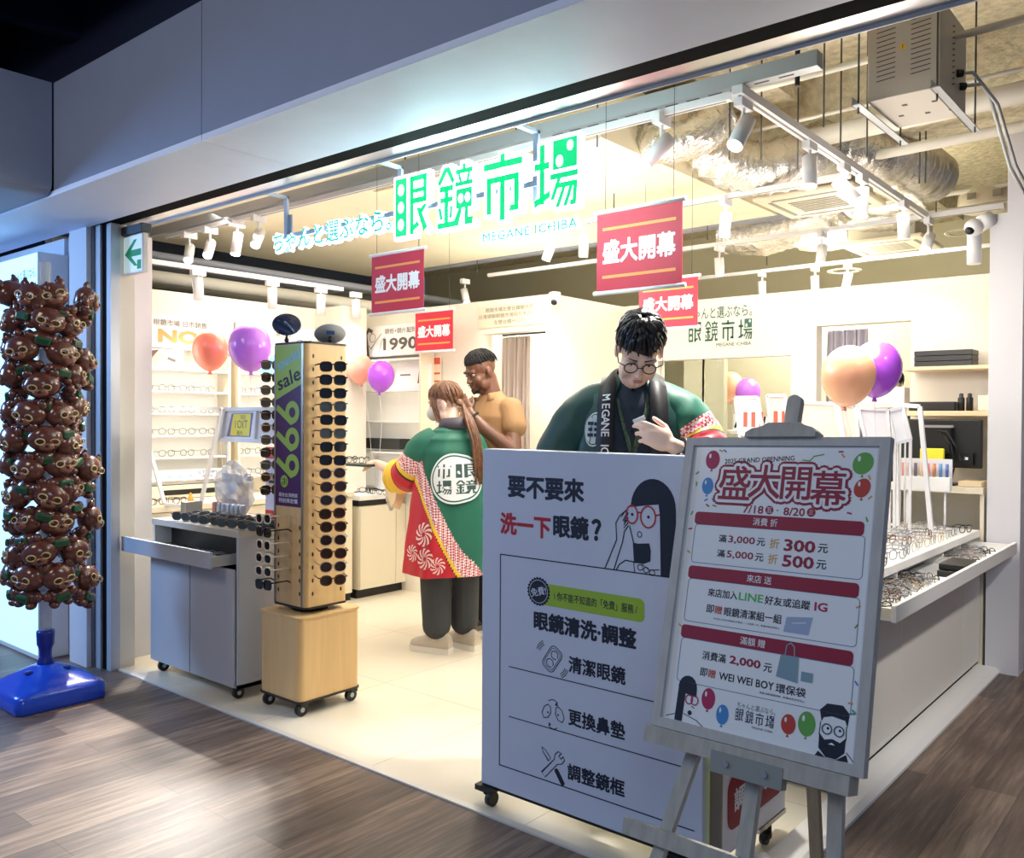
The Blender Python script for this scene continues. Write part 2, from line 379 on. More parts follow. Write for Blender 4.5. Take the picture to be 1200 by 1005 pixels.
# side walls and back walls of the shop
struct('wall_left', MB().box(-5.95, -5.83, 2.42, 4.45, 0, 2.3, M_wall))
struct('wall_left_pier', MB().box(-5.95, -5.482, 4.45, 4.70, .82, 2.3, M_wall)); struct('wall_left_end', MB().box(-5.95, -5.84, 4.451, 5.06, 0, 2.299, M_wall))
m = MB()
m.box(-5.83, -4.43, 4.943, 5.05, 0, 2.3, M_wall); m.box(-4.43, -3.83, 4.943, 5.05, 2.05, 2.3, M_wall)
struct('wall_back', m)
struct('wall_side', MB().box(-3.83, -3.774, 4.943, 5.86, 0, 2.3, M_wall))
m = MB(); Y = 5.86
m.box(-3.774, -3.452, Y, Y+.1, 0, 2.3, M_wall); m.box(-3.452, -2.403, Y, Y+.1, 1.862, 2.3, M_wall); m.box(-3.452, -2.403, Y, Y+.1, 0, .95, M_wall)
m.box(-2.403, -2.227, Y, Y+.1, 0, 2.3, M_wall); m.box(-2.227, -1.623, Y, Y+.1, 2.05, 2.3, M_wall); m.box(-1.623, -.9, Y, Y+.1, 0, 2.3, M_wall)
struct('wall_back_right', m)
M_olive = mat('back_room_paint', (214, 208, 180), .8)
m = MB(); m.box(-9, 1.5, 8.8, 8.9, 0, 3.5, M_olive)
struct('wall_far', m)
m = MB(); m.box(-3.9, -1.1, 7.35, 7.45, 0, 2.28, M_olive)
struct('wall_back_room', m)
struct('wall_consult_room', MB().box(-5.9, -3.85, 6.2, 6.3, 0, 2.28, M_wall))
# right hand post and the brown wall of the next unit
m = MB(); m.box(-1.115, -.948, 5.52, 5.68, 0, 2.578, M_post); m.box(-1.03, -.948, 5.521, 5.68, 2.578, 3.5, M_post)
struct('wall_right_post', m)
M_brown = mat('neighbour_wood_panel', (126, 92, 70), .6, var=.1, vscale=4, vst=(6, 6, .6))
struct('wall_right', MB().box(-.93, 2.5, 5.78, 5.9, 0, 3.0, M_brown))
# ceilings
struct('ceiling', MB().box(-9.2, 1.5, 2.345, 8.9, 3.42, 3.5, M_conc))
m = MB(); m.box(-6.9, -4.3, 2.5, 5.95, 2.86, 3.2, M_slab); m.box(-4.3, -2.55, 3.75, 5.95, 2.86, 3.2, M_slab)
struct('ceiling_slab', m)
m = MB(); m.box(-4.3, 1.4, 2.62, 3.02, 3.12, 3.42, M_conc); m.box(-2.9, 1.4, 5.0, 5.45, 3.05, 3.42, M_conc); m.box(-2.3, -2.0, 2.4, 8.8, 3.25, 3.42, M_conc)
struct('ceiling_beams', m)
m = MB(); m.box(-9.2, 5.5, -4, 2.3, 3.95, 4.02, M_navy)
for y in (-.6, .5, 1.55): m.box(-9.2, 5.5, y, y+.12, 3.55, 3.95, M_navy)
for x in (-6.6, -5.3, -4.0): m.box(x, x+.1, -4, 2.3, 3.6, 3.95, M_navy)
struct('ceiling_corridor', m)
M_void = mat('services_void_blue', (84, 94, 120), .9)
m = MB(); m.box(-9.2, -9.1, 2.4, 8.8, 0, 3.5, M_void); m.box(-9.2, -5.95, 2.405, 2.45, 2.3, 3.5, M_void)
struct('wall_services', m)
# ================================================================== EYEWEAR
def lens_pts(w_, h_, k, n=16):
    """outline of one lens: superellipse, k = squareness"""
    out = []
    for i in range(n):
        a = 2*PI*i/n; c, s = math.cos(a), math.sin(a)
        out.append((w_/2*math.copysign(abs(c)**(2/k), c), h_/2*math.copysign(abs(s)**(2/k), s)))
    return out
def make_glasses(name, label, cat, group, fm, lm, w_=.052, h_=.044, k=2.6, rim=.0028, tm=None, droop=0., gap=.066, templen=.13, n=14):
    """eyewear facing -Y, temples towards +Y, resting level z=0"""
    t = thing(name, label, cat, (0, 0, 0), 0, group)
    f = MB(); zc = h_/2+rim
    for s in (-1, 1):
        pts = [(s*gap/2+x, 0.003*abs(s*gap/2+x)/.06, zc+z) for x, z in lens_pts(w_, h_, k, n)]
        f.tube(pts, rim, fm, n=5, closed=True)
        f.tube([(s*(gap/2+w_/2-.001), .003, zc+h_*.28), (s*(gap/2+w_/2+.008), .006, zc+h_*.28)], rim*1.1, fm, n=5)
    f.tube([(-gap/2+w_/2-.002, 0, zc+h_*.12), (0, -.003, zc+h_*.24), (gap/2-w_/2+.002, 0, zc+h_*.12)], rim*1.05, fm, n=5)
    f.build('frame', t)
    for s in (-1, 1):
        fr = Fr((s*gap/2, .0015, zc), (1, 0, 0), (0, 0, 1))
        MB().poly(fr, lens_pts(w_, h_, k, n), lm).build('lens', t)
        x = s*(gap/2+w_/2+.008)
        MB().tube([(x, .006, zc+h_*.28), (x+s*.002, templen*.7, zc+h_*.28), (x-s*.004, templen, zc+h_*.28-.022)], rim*.95, tm or fm, n=4).build('temple', t)
    return t
V = Vector; M_blue1 = mat('print_blue', (88, 136, 196), .6)
M_lens_d = mat('sun_lens_dark', (22, 24, 30), .06, spec=.8)
M_lens_b = mat('sun_lens_brown', (54, 34, 28), .06, spec=.8)
M_lens_g = mat('sun_lens_grey', (74, 82, 84), .06, spec=.8)
M_lens_c = mat('clear_lens', (235, 240, 242), .03, alpha=.18, spec=.8)
M_frb = mat('frame_black', (14, 14, 16), .2)
M_frc = mat('frame_cream', (222, 206, 178), .35)
M_frt = mat('frame_tortoise', (92, 54, 30), .25, var=.5, vscale=60)
M_frs = mat('frame_silver_wire', (168, 166, 164), .3, 1.)
M_frg = mat('frame_gold_wire', (190, 150, 92), .3, 1.)
M_frgr = mat('frame_dark_grey', (84, 80, 78), .3)
M_frclr = mat('frame_clear_grey', (150, 152, 158), .2)
def place(proto, used, loc, rot, label=None, group=None):
    """the first time moves the prototype, afterwards copies it"""
    if proto not in used:
        used.add(proto); proto.location = loc; proto.rotation_euler = rot
        if label: proto['label'] = label
        if group: proto['group'] = group
        return proto
    return dup(proto, loc, rot, label, group)
USED = set()
def clear_tail():  pass

# ================================================================== SUNGLASSES TOWER
M_towbase = M_wood
TX0, TX1, TY0, TY1 = -3.68, -3.42, 2.56, 2.815
tw = thing('sunglasses_tower', 'tall beech sunglasses tower on a wheeled base with purple sale banner', 'display tower', ((TX0+TX1)/2, (TY0+TY1)/2, 0))
ox, oy = tw.location.x, tw.location.y
m = MB(); m.prism(Fr((0, 0, .075), (1, 0, 0), (0, 1, 0)), rr_pts(-.163, -.183, .163, .183, .03), 0, .39, M_wood)
m.build('base_cabinet', tw)
for z in (.066, .463): MB().prism(Fr((0, 0, z), (1, 0, 0), (0, 1, 0)), rr_pts(-.168, -.188, .168, .188, .032), 0, .010, mat('edge_dark', (40, 30, 26), .5) if z < .1 else M_wood).build('base_panel', tw)
m = MB(); m.prism(Fr((0, 0, .508), (1, 0, 0), (0, 1, 0)), rr_pts(-.13, -.1275, .13, .1275, .026, 6), 0, 1.262, M_wood, smooth=False)
m.build('tower_body', tw)
m = MB()
for z in (.498, 1.77): m.prism(Fr((0, 0, z), (1, 0, 0), (0, 1, 0)), rr_pts(-.133, -.13, .133, .13, .028, 6), 0, .010, _mats['edge_dark'])
m.cyl((0, 0, .472), (0, 0, .5), .09, M_black)
m.build('end_plate', tw)
# metal edge strips beside the banner
M_alu = mat('anodised_aluminium', (170, 166, 156), .35, .8)
m = MB(); m.box(.098, .112, -.131, -.1275, .51, 1.768, M_alu); m.box(-.118, -.106, -.131, -.1275, .51, 1.768, M_alu)
m.build('edge_strip', tw)
# peg holes
m = MB()
for i in range(19):
    z = 1.71-.0633*i
    for dy in (-.085, .085): m.disc(Fr((.1305, dy, z), (0, 1, 0), (0, 0, 1)), 0, 0, .006, M_black, ry=.011, n=10)
    if i > 12:
        for dx in (-.085, .085): m.disc(Fr((dx, -.128, z), (1, 0, 0), (0, 0, 1)), 0, 0, .006, M_black, ry=.011, n=10)
m.build('hole_pattern', tw)
M_purple = mat('print_purple', (74, 18, 84), .45); M_lime = mat('print_lime', (156, 190, 72), .45); M_sky = mat('print_sky', (130, 190, 226), .45); M_inkd = mat('print_dark', (40, 18, 44), .5)
bn = MB(); fr = Fr((0, -.1285, 0), (1, 0, 0), (0, 0, 1))
bx0, bx1, zt, zb = -.106, .098, 1.765, .985
bn.rect(fr, bx0, zb, bx1, zt, M_purple, .001)
bn.poly(fr, [(bx0, zt), (bx0, 1.50), (bx1, 1.575), (bx1, zt)], M_lime, .0016)
bn.text(fr, 'special', -.004, 1.69, .066, M_sky, .0022, bold=.02, w=.185, rot=.33)
bn.text(fr, 'sale', -.002, 1.605, .072, M_inkd, .0022, bold=.02, w=.19, rot=.3)
for k in range(3):   # the figures 9 9 9 turned on their side
    cz = 1.44-.128*k; cx_ = .028
    bn.ring(fr, cx_, cz, .040, .030, M_lime, .0022)
    bn.poly(fr, [(cx_+.010, cz-.0545), (cx_-.020, cz-.0335), (cx_-.033, cz-.012), (cx_-.1175, cz+.039), (cx_-.1325, cz+.013), (cx_-.012, cz-.0615)], M_lime, .0019)
bn.disc(fr, -.035, 1.105, .03, M_lime, .0022); bn.text(fr, '元', -.035, 1.105, .036, M_inkd, .003, bold=.02, rot=-PI/2)
bn.text(fr, '最後出清眼鏡', -.004, 1.040, .020, M_paper, .0022, w=.15); bn.text(fr, '特別限定價', -.004, 1.012, .022, M_paper, .0022, bold=.01, w=.15)
bn.build('sale_banner', tw)
for i, (x, y) in enumerate(((-.13, -.15), (.13, -.15), (.13, .15), (-.13, .15))):
    c = MB(); c.cyl((x-.012, y, .03), (x+.012, y, .03), .03, M_black, n=16); c.box(x-.018, x+.018, y-.012, y+.03, .045, .067, M_black); c.cyl((x-.013, y, .03), (x+.013, y, .03), .012, M_galv, n=10)
    c.build('caster', tw)
for (px_, py_, Y_, n_, rx, mm, lab) in ((336, 380, 2.63, (.66, -.50, .56), .071, mat('mirror_dark', (30, 42, 78), .12, .2), 'tilted round mirror with dark face'), (387, 391, 2.74, (.46, -.32, -.83), .078, mat('mirror_back_pale', (206, 208, 212), .4), 'tilted round mirror seen from its pale back')):
    c_ = at(px_, py_, Y=Y_)-tw.location; mr = MB(); T3 = V(n_).to_track_quat('Z', 'Y').to_matrix()
    mr.lathe([(0, -.005), (rx*.95, -.005), (rx, 0), (rx*.95, .004), (0, .004)], mm, n=30, T=T3, c=c_)
    if 'pale' in lab: mr.add([c_+T3 @ V((x, y, .0046)) for x, y in ((-.02, .0), (.02, .0), (.02, .03), (-.02, .03))], [(0, 1, 2, 3)], M_blue1)
    mr.cyl((c_.x, c_.y, 1.778), (c_.x, c_.y, c_.z-.012), .006, M_black); mr.ell((c_.x, c_.y, 1.80), (.012, .012, .014), M_black, 8, 6)
    mr.build('mirror', tw, label=lab)

sun = {}
sun['dark'] = make_glasses('sunglasses', '', 'sunglasses', None, M_frb, M_lens_d, .054, .044, 3.2, .0036)
sun['brown'] = make_glasses('sunglasses', '', 'sunglasses', None, M_frt, M_lens_b, .054, .047, 2.4, .0032)
sun['cream'] = make_glasses('sunglasses', '', 'sunglasses', None, M_frc, M_lens_d, .052, .044, 2.6, .0036)
sun['wire'] = make_glasses('sunglasses', '', 'sunglasses', None, M_frs, M_lens_b, .056, .050, 2.2, .0022)
sun['grey'] = make_glasses('sunglasses', '', 'sunglasses', None, M_frgr, M_lens_g, .054, .045, 3.0, .0034)
seq = ['dark', 'dark', 'dark', 'grey', 'dark', 'grey', 'dark', 'dark', 'wire', 'brown', 'wire', 'brown', 'brown', 'wire', 'brown', 'wire', 'brown']
desc = dict(dark='black sunglasses with dark lenses', brown='tortoise brown sunglasses', cream='cream framed sunglasses with dark lenses', wire='round wire framed brown sunglasses', grey='grey sunglasses with smoky lenses')
for i, s in enumerate(seq):
    z = 1.632-.0633*i
    place(sun[s], USED, (TX1+.115, at(391, 440, X=TX1+.115).y+R_.uniform(-.004, .004), z), (0, R_.uniform(-.05, .05), 1.05+R_.uniform(-.06, .06)), '%s, %s down the long right side of the tower' % (desc[s], ORD[i]), 'sunglasses down the long side of the tower')
for i in range(6):
    z = .905-.0633*i
    place(sun['cream' if i in (0, 2, 4) else ('cream' if i == 3 else 'dark')], USED, (-3.60, TY0-.112, z), (0, R_.uniform(-.05, .05), R_.uniform(-.06, .06)), '%s, %s under the purple sale banner' % (desc['cream' if i in (0, 2, 4, 3) else 'dark'], ORD[i]), 'sunglasses under the sale banner')
for i in range(11):
    z = 1.655-.0633*i
    s = ['grey', 'dark', 'grey', 'grey', 'dark', 'wire', 'grey', 'dark', 'grey', 'wire', 'dark'][i]
    place(sun[s], USED, (TX0-.118, 2.63, z), (0, R_.uniform(-.05, .05), -PI/2+R_.uniform(-.06, .06)), '%s, %s down the wall side of the tower' % (desc[s], ORD[i]), 'sunglasses on the wall side of the tower')

# ================================================================== LEFT MOBILE CABINET
M_cab = mat('cabinet_grey_foil', (186, 190, 198), .5)
cb = thing('display_cabinet', 'grey wheeled display cabinet with an open drawer beside the sunglasses tower', 'cabinet', (-4.245, 2.70, 0))
X0, X1, Y0, Y1 = -.425, .42, -.24, .26
m = MB(); m.box(X0, X0+.02, Y0, Y1, .06, .85, M_cab); m.box(X1-.02, X1, Y0, Y1, .06, .85, M_cab); m.box(X0, X1, Y1-.015, Y1, .06, .85, M_cab); m.box(X0, X1, Y0, Y1, .06, .08, M_cab); m.box(X0+.02, X1-.02, Y0+.02, Y1, .60, .615, M_cab); m.box(X0+.02, X1-.02, Y0+.10, Y0+.115, .615, .81, M_black)
m.build('carcass', cb)
m = MB(); m.rbox(X0-.005, X1+.005, Y0-.005, Y1+.005, .815, .85, M_grayc, .003); m.build('countertop', cb)
for a, b in ((X0+.002, X0+.42*.98), (X0+.42, X1-.022)):
    MB().rbox(a, b-.003, Y0-.016, Y0, .065, .655, M_cab, .003).build('door', cb)
dr = MB(); dr.rbox(X0-.135, X1-.075, Y0-.115, Y0-.097, .665, .748, M_cab, .003); dr.box(X0-.06, X1-.08, Y0-.097, Y0+.09, .672, .680, M_grayc); dr.box(X1-.092, X1-.08, Y0-.097, Y0+.09, .68, .725, M_grayc); dr.box(X0-.06, X0-.048, Y0-.097, Y0+.09, .68, .725, M_grayc)
dr.build('drawer', cb)
def casters(t, pts, r=.03):
    for x, y in pts:
        c = MB(); c.cyl((x-.011, y, r), (x+.011, y, r), r, M_black, n=16); c.box(x-.016, x+.016, y-.02, y+.02, r+.01, 2*r+.004, M_black); c.cyl((x-.012, y, r), (x+.012, y, r), r*.4, M_galv, n=10); c.build('caster', t)
casters(cb, ((X0+.06, Y0+.03), (X1-.05, Y0+.03), (X1-.05, Y1-.05), (X0+.06, Y1-.05)))
# glasses on the cabinet and in its drawer
gl = {}
gl['grey'] = make_glasses('sunglasses', '', 'sunglasses', None, M_frgr, M_lens_g, .054, .042, 2.8, .003)
gl['clear'] = make_glasses('eyeglasses', '', 'glasses', None, M_frclr, M_lens_c, .05, .042, 2.4, .0024, n=12)
gl['black'] = make_glasses('eyeglasses', '', 'glasses', None, M_frb, M_lens_c, .05, .04, 2.6, .0024, n=12)
gl['wire'] = make_glasses('eyeglasses', '', 'glasses', None, M_frs, M_lens_c, .05, .044, 2.1, .0014, n=12)
gl['gold'] = make_glasses('eyeglasses', '', 'glasses', None, M_frg, M_lens_c, .05, .044, 2.1, .0014, n=12)
gl['tort'] = make_glasses('eyeglasses', '', 'glasses', None, M_frt, M_lens_c, .05, .042, 2.4, .0024, n=12)
for r in range(2):
    for i in range(9):
        s = R_.choice(['grey', 'grey', 'black', 'tort'])
        place(gl['grey'], USED, (-4.43+.088*i+R_.uniform(-.008, .008), 2.50+.11*r, .851), (0, 0, .35+R_.uniform(-.2, .2)), 'grey sunglasses lying in the rows on top of the wheeled display cabinet', 'sunglasses on the cabinet top')
for i in range(6):
    place(gl['clear' if i > 2 else 'grey'], USED, (-4.50+.098*i, 2.42+R_.uniform(-.01, .01), .681), (0, 0, R_.uniform(-.25, .25)), 'clear grey eyeglasses lying in the open drawer of the wheeled cabinet' if i > 2 else 'grey sunglasses lying in the open drawer of the wheeled cabinet', 'eyeglasses in the cabinet drawer' if i > 2 else 'sunglasses in the cabinet drawer')
# leaflet stand and small figure on the left edge
t = tag(MB().box(-4.66, -4.60, 2.62, 2.72, .851, .93, mat('leaflet_grey', (150, 148, 140), .6)).build('leaflet_box'), 'small grey leaflet box on the far left corner of the cabinet', 'box')
t.rotation_euler = (0, 0, 0)
# bags of cleaning cloths (clear plastic)
M_bag = mat('crinkled_plastic', (212, 212, 214), .12, alpha=.62, bump=.8, bscale=30)
M_foilpk = mat('silver_pouch', (186, 186, 190), .25, .7, bump=.5, bscale=40)
def blob(mb, c, r, m_, seed, amp=.22, seg=16, rings=10, fq=14):
    c = Vector(c); vs = []
    for i in range(rings+1):
        a = PI*i/rings
        for k in range(seg):
            b = 2*PI*k/seg; d = Vector((math.sin(a)*math.cos(b), math.sin(a)*math.sin(b), math.cos(a)))
            q = 1+amp*noise.noise(d*2.3+Vector((seed, seed*.7, 0)))+amp*.5*noise.noise(d*6+Vector((seed, 0, 3)))
            vs.append(c+Vector((d.x*r[0]*q, d.y*r[1]*q, d.z*r[2]*q)))
    mb.add(vs, [(i*seg+k, i*seg+(k+1) % seg, (i+1)*seg+(k+1) % seg, (i+1)*seg+k) for i in range(rings) for k in range(seg)], m_, False)
bg = thing('plastic_bag', 'crinkled clear plastic bag of small packets piled on the cabinet top', 'bag', (-4.45, 2.83, .851))
m = MB(); blob(m, (0, 0, .15), (.165, .085, .15), M_bag, 3.1, .3); m.build('bag_film', bg)
m = MB()
for i in range(10): blob(m, (R_.uniform(-.11, .11), R_.uniform(-.03, .03), R_.uniform(.05, .25)), (.038, .026, .038), M_foilpk if i % 4 else mat('packet_tan', (190, 150, 120), .6), i*1.7, .15, 8, 6)
m.build('packets', bg)
for i in range(7):
    c = MB(); c.rbox(-.017, .017, -.014, .014, 0, .085, M_foilpk if i else mat('pouch_red', (186, 120, 104), .5), .008, 2)
    o = c.build('cleaner_pouch'); o.location = (-4.47+.045*i, 2.725, .851)
    tag(o, 'pinkish cleaner pouch standing first in the row before the plastic bag' if i == 0 else 'silver cleaner pouch standing in the row before the plastic bag', 'pouch', 'pouches standing on the cabinet')
# red-topped photo stand
ps = thing('photo_display', 'red topped counter card with a photo of people in sunglasses', 'sign', (-4.03, 2.865, .851))
m = MB(); m.box(-.16, .13, 0, .025, 0, .40, M_paper); m.build('card', ps)
M_redp = mat('print_red', (214, 60, 44), .5); M_skin1 = mat('print_skin', (214, 168, 140), .6); M_blue1 = mat('print_blue', (88, 136, 196), .6)
m = MB(); fr = Fr((0, -.001, 0), (1, 0, 0), (0, 0, 1))
m.rect(fr, -.16, .335, .13, .40, M_redp, .0005); m.rect(fr, -.16, 0, .13, .05, M_redp, .0005); m.rect(fr, -.16, .05, .13, .335, mat('print_pale_violet', (206, 200, 208), .6), .0005)
m.poly(fr, [(-.02, .05), (.0, .17), (.05, .20), (.12, .16), (.13, .05)], M_blue1, .001); m.disc(fr, .045, .235, .033, M_skin1, .001, .045); m.disc(fr, .045, .27, .035, mat('print_hair', (70, 52, 44), .6), .0008, .03)
m.rect(fr, .012, .235, .078, .252, M_ink, .0015); m.poly(fr, [(-.03, .05), (.0, .12), (.06, .13), (.06, .05)], M_skin1, .0012); m.disc(fr, -.10, .20, .03, M_skin1, .001, .04); m.rect(fr, -.13, .2, -.07, .216, M_ink, .0015); m.disc(fr, -.1, .235, .035, M_ink, .0008, .02)
m.build('photo_print', ps)

# ================================================================== TABLETOP DISPLAY FRAMES
def bar(mb, a, b, w_, m_):
    a = Vector(a); b = Vector(b); q = (b-a).to_track_quat('Z', 'Y'); L = (b-a).length
    T = Matrix.Translation(a) @ q.to_matrix().to_4x4(); mb.box(-w_/2, w_/2, -w_/2, w_/2, 0, L, m_, T)
def open_frame(pts, label, name='tabletop_stand', w_=.02, group=None, cat='frame'):
    b = min(pts, key=lambda p: p[2]); o = thing(name, label, cat, b, 0, group); m_ = MB()
    L = [Vector(p)-Vector(b) for p in pts]
    for i in range(len(L)): bar(m_, L[i], L[(i+1) % len(L)], w_, M_whitep)
    m_.build('frame', o); return o
# ================================================================== frames on the left wall counter
open_frame([(-5.66, 2.88, 1.465), (-4.655, 2.88, 1.465), (-4.90, 2.88, .853), (-5.32, 2.88, .853)], 'large open tapered white frame standing behind the wheeled display cabinet')
sg = thing('sticker_sign', 'grey framed yellow sticker sign above the plastic bag of packets', 'sign', (-4.2, 2.8, .86))
m = MB(); F0 = [(-.29, 0, .60), (.36, 0, .60), (.31, 0, .425), (-.34, 0, .425)]
for i in range(4): bar(m, F0[i], F0[(i+1) % 4], .022, M_whitep)
bar(m, (.02, 0, .6), (.0, 0, .43), .018, M_whitep); bar(m, (-.30, .02, .43), (-.30, .02, 0), .014, M_whitep); bar(m, (.3, .02, .43), (.3, .02, 0), .014, M_whitep)
m.build('frame', sg)
m = MB(); fr = Fr((0, .006, 0), (1, 0, 0), (0, 0, 1)); m.poly(fr, [F0[i][::2] for i in range(4)], M_paper)
m.poly(fr, [(-.235, .575), (-.02, .58), (-.05, .445), (-.285, .445)], mat('print_lilac', (120, 112, 160), .5), .001); m.poly(fr, [(-.215, .572), (-.04, .575), (-.06, .45), (-.25, .45)], mat('print_yellow', (238, 222, 74), .5), .002)
m.text(fr, '1OIT', -.135, .515, .045, M_greyink, .003); m.text(fr, '限定', -.115, .555, .025, M_greyink, .003); m.text(fr, '最大', -.15, .467, .028, M_greyink, .003)
m.build('sticker_print', sg)

# ================================================================== left wall: sign boxes, shelves, counter
M_lit = mat('lit_shelf_panel', (250, 247, 238), .5, emit=(255, 248, 230), estr=.16)
M_cream = mat('cream_laminate', (232, 222, 198), .5)
wx = -5.83
def shelf_unit(y0, y1, label, n=5):
    t = thing('wall_shelf_unit', label, 'shelf', (wx, (y0+y1)/2, .95)); h = (y1-y0)/2
    m = MB(); m.box(0.002, .012, -h, h, 0, .86, M_lit); m.build('lit_back_panel', t)
    for q in (-h-.02, h): MB().box(0, .16, q, q+.02, 0, .90, M_cream).build('side_panel', t)
    for i in range(n+1): MB().rbox(.012, .17, -h, h, .152*i+.02, .152*i+.034, M_white, .003).build('shelf', t)
    return t
shelf_unit(2.90, 3.56, 'bright lit white wall shelves nearest the shop entrance')
shelf_unit(3.66, 4.38, 'bright lit white wall shelves next to the corner pier behind the tower')
def sign_box(y0, y1, label):
    t = thing('sign_box', label, 'sign', (wx, (y0+y1)/2, 2.0)); h = (y1-y0)/2
    MB().rbox(.002, .13, -h, h, -.115, .115, M_white, .004).build('box', t); return t, Fr((.1305, 0, 0), (0, 1, 0), (0, 0, 1)), h
t, fr, h = sign_box(2.93, 3.62, 'white wall sign box reading NO above the first lit shelves')
m = MB(); m.text(fr, '眼鏡市場 日市銷售', -.07, .062, .042, M_greyink, .001, bold=.012, w=.40); m.text(fr, 'NO.1', -.03, -.03, .095, M_orange, .001, bold=.05, w=.42)
m.build('lettering', t)
t, fr, h = sign_box(3.64, 4.38, 'white wall sign box with small drawings above the second lit shelves')
m = MB(); m.text(fr, '市眼', -.28, .02, .07, M_greyink, .001, bold=.0); m.text(fr, 'NO', -.28, -.06, .04, M_greyink, .001); m.text(fr, '無光', .02, .05, .045, M_greyink, .001); m.ring(fr, .2, -.02, .04, .008, M_greyink, .001); m.ring(fr, .30, -.02, .04, .008, M_greyink, .001); m.text(fr, '。', .1, .05, .03, M_greyink, .001)
m.build('lettering', t)
for y, nm in ((3.06, 'portrait photo card lying on the top of the first lit shelves'), (3.95, 'blue photo card on top of the second lit shelves')):
    t = thing('photo_card', nm, 'photo', (wx+.14, y, 1.745+.004)); MB().box(-.006, 0, -.13, .16, 0, .13, M_paper).build('card', t)
    m = MB(); fr = Fr((.001, 0, 0), (0, 1, 0), (0, 0, 1))
    if y < 3.5: m.disc(fr, -.03, .065, .055, mat('print_face', (236, 200, 184), .6), .001, .05); m.poly(fr, [(-.1, .02), (-.09, .11), (-.02, .125), (-.06, .08)], mat('print_brownhair', (120, 92, 84), .6), .002); m.line(fr, [(.04, .07), (.1, .05)], .02, M_greyink, .002)
    else: m.rect(fr, -.13, 0, .16, .13, mat('print_skyblue', (126, 176, 226), .6), .001)
    m.build('photo_print', t)
# eyeglasses on the lit shelves: pale rows
for s, (yy, n) in enumerate(((2.98, 4), (3.75, 4))):
    for lv in range(5):
        for i in range(n):
            place(gl['clear'], USED, (wx+.07, yy+.155*i, .95+.152*lv+.0345), (0, 0, PI/2+R_.uniform(-.2, .2)), 'clear framed eyeglasses in the rows on the lit white wall shelves', 'eyeglasses on the lit wall shelves')
lc = thing('wall_counter', 'long cream wall counter under the lit shelves', 'counter', (-5.56, 3.5, 0))
m = MB(); m.box(-.265, .27, -.9, .90, .06, .80, M_cream); m.box(-.265, .25, -.9, .9, 0, .06, M_black); m.build('carcass', lc)
MB().rbox(-.268, .29, -.91, .905, .805, .845, M_cream, .004).build('countertop', lc)
m = MB(); m.box(-.26, -.10, -.55, .1, .85, .94, M_cream); m.box(-.098, -.095, -.45, .0, .875, .91, M_black); m.build('back_ledge', lc)
t = thing('price_card', 'white card with STOP printed in blue under the first lit shelves', 'sign', (-5.70, 3.18, .945)); MB().box(-.004, 0, -.3, .42, 0, .10, M_paper).build('card', t)
m = MB(); fr = Fr((.001, 0, 0), (0, 1, 0), (0, 0, 1)); m.text(fr, 'STOP!', .23, .075, .022, M_blue1, .001, w=.15); m.text(fr, '眼鏡市場', .23, .047, .02, M_blue1, .001); m.text(fr, 'MEGANE ICHIBA', .22, .02, .012, M_inkred, .001, w=.16)
for i in range(5): m.line(fr, [(-.25+.08*i, .02), (-.22+.08*i, .06), (-.19+.08*i, .03)], .006, M_sky, .001)
m.build('lettering', t)
for i in range(5): place(gl['tort'] if i % 2 else gl['black'], USED, (-5.36+R_.uniform(-.02, .02), 2.72+.07*i, .8455), (0, 0, R_.uniform(0, 3)), ('tortoise' if i % 2 else 'black')+' eyeglasses lying on the near end of the wall counter', ('tortoise' if i % 2 else 'black')+' eyeglasses on the wall counter')
t = tag(MB().lathe([(0, 0), (.016, 0), (.02, .02), (.015, .045), (.008, .05), (.012, .062), (.0, .074)], mat('figure_orange', (236, 160, 60), .5), n=14).build('ornament'), 'tiny orange ornament behind the wheeled cabinet by the white frame', 'ornament'); t.location = (-5.30, 3.05, .846)
# second counter where the staff member works
wc = thing('fitting_counter', 'cream counter with a glass case where the masked assistant works', 'counter', (-5.55, 4.70, 0))
m = MB(); m.box(-.27, .27, -.24, .24, .07, .72, M_cream); m.box(-.27, .24, -.24, .24, 0, .07, M_black); m.box(-.27, .262, -.24, .24, .725, .765, M_black); m.build('carcass', wc)
MB().rbox(-.275, .29, -.245, .24, .768, .81, M_white, .004).build('countertop', wc)
for a, b in ((-.238, .13), (.134, .238)): MB().box(.27, .286, a, b, .075, .715, M_cream).build('door', wc)
# back wall niche: shelves, sign 1990
bs = thing('back_shelf_unit', 'lit cream shelf niche in the back wall under the 1990 sign', 'shelf', (-5.20, 4.94, .84))
m = MB(); m.box(-.60, .27, -.012, -.002, 0, 1.06, M_lit); m.build('lit_back_panel', bs)
for q in (.25, -.62): MB().box(q, q+.02, -.16, -.012, 0, 1.08, M_cream).build('side_panel', bs)
for z in (.30, .55, .80, 1.05): MB().rbox(-.60, .25, -.16, -.012, z-.016, z, M_white, .003).build('shelf', bs)
t = thing('sign_box', 'white 1990 price sign on the back wall beside the masked woman', 'sign', (-5.24, 4.94, 2.04)); MB().rbox(-.52, .30, -.14, -.002, -.125, .125, M_white, .004).build('box', t)
m = MB(); fr = FX(-.1405); m.text(fr, '鏡框+鏡片配到好', .08, .075, .045, M_greyink, .001, bold=.01, w=.42); m.text(fr, '1990', .05, -.03, .10, mat('ink_grey_dark', (86, 82, 78), .6), .001, bold=.03, w=.40)
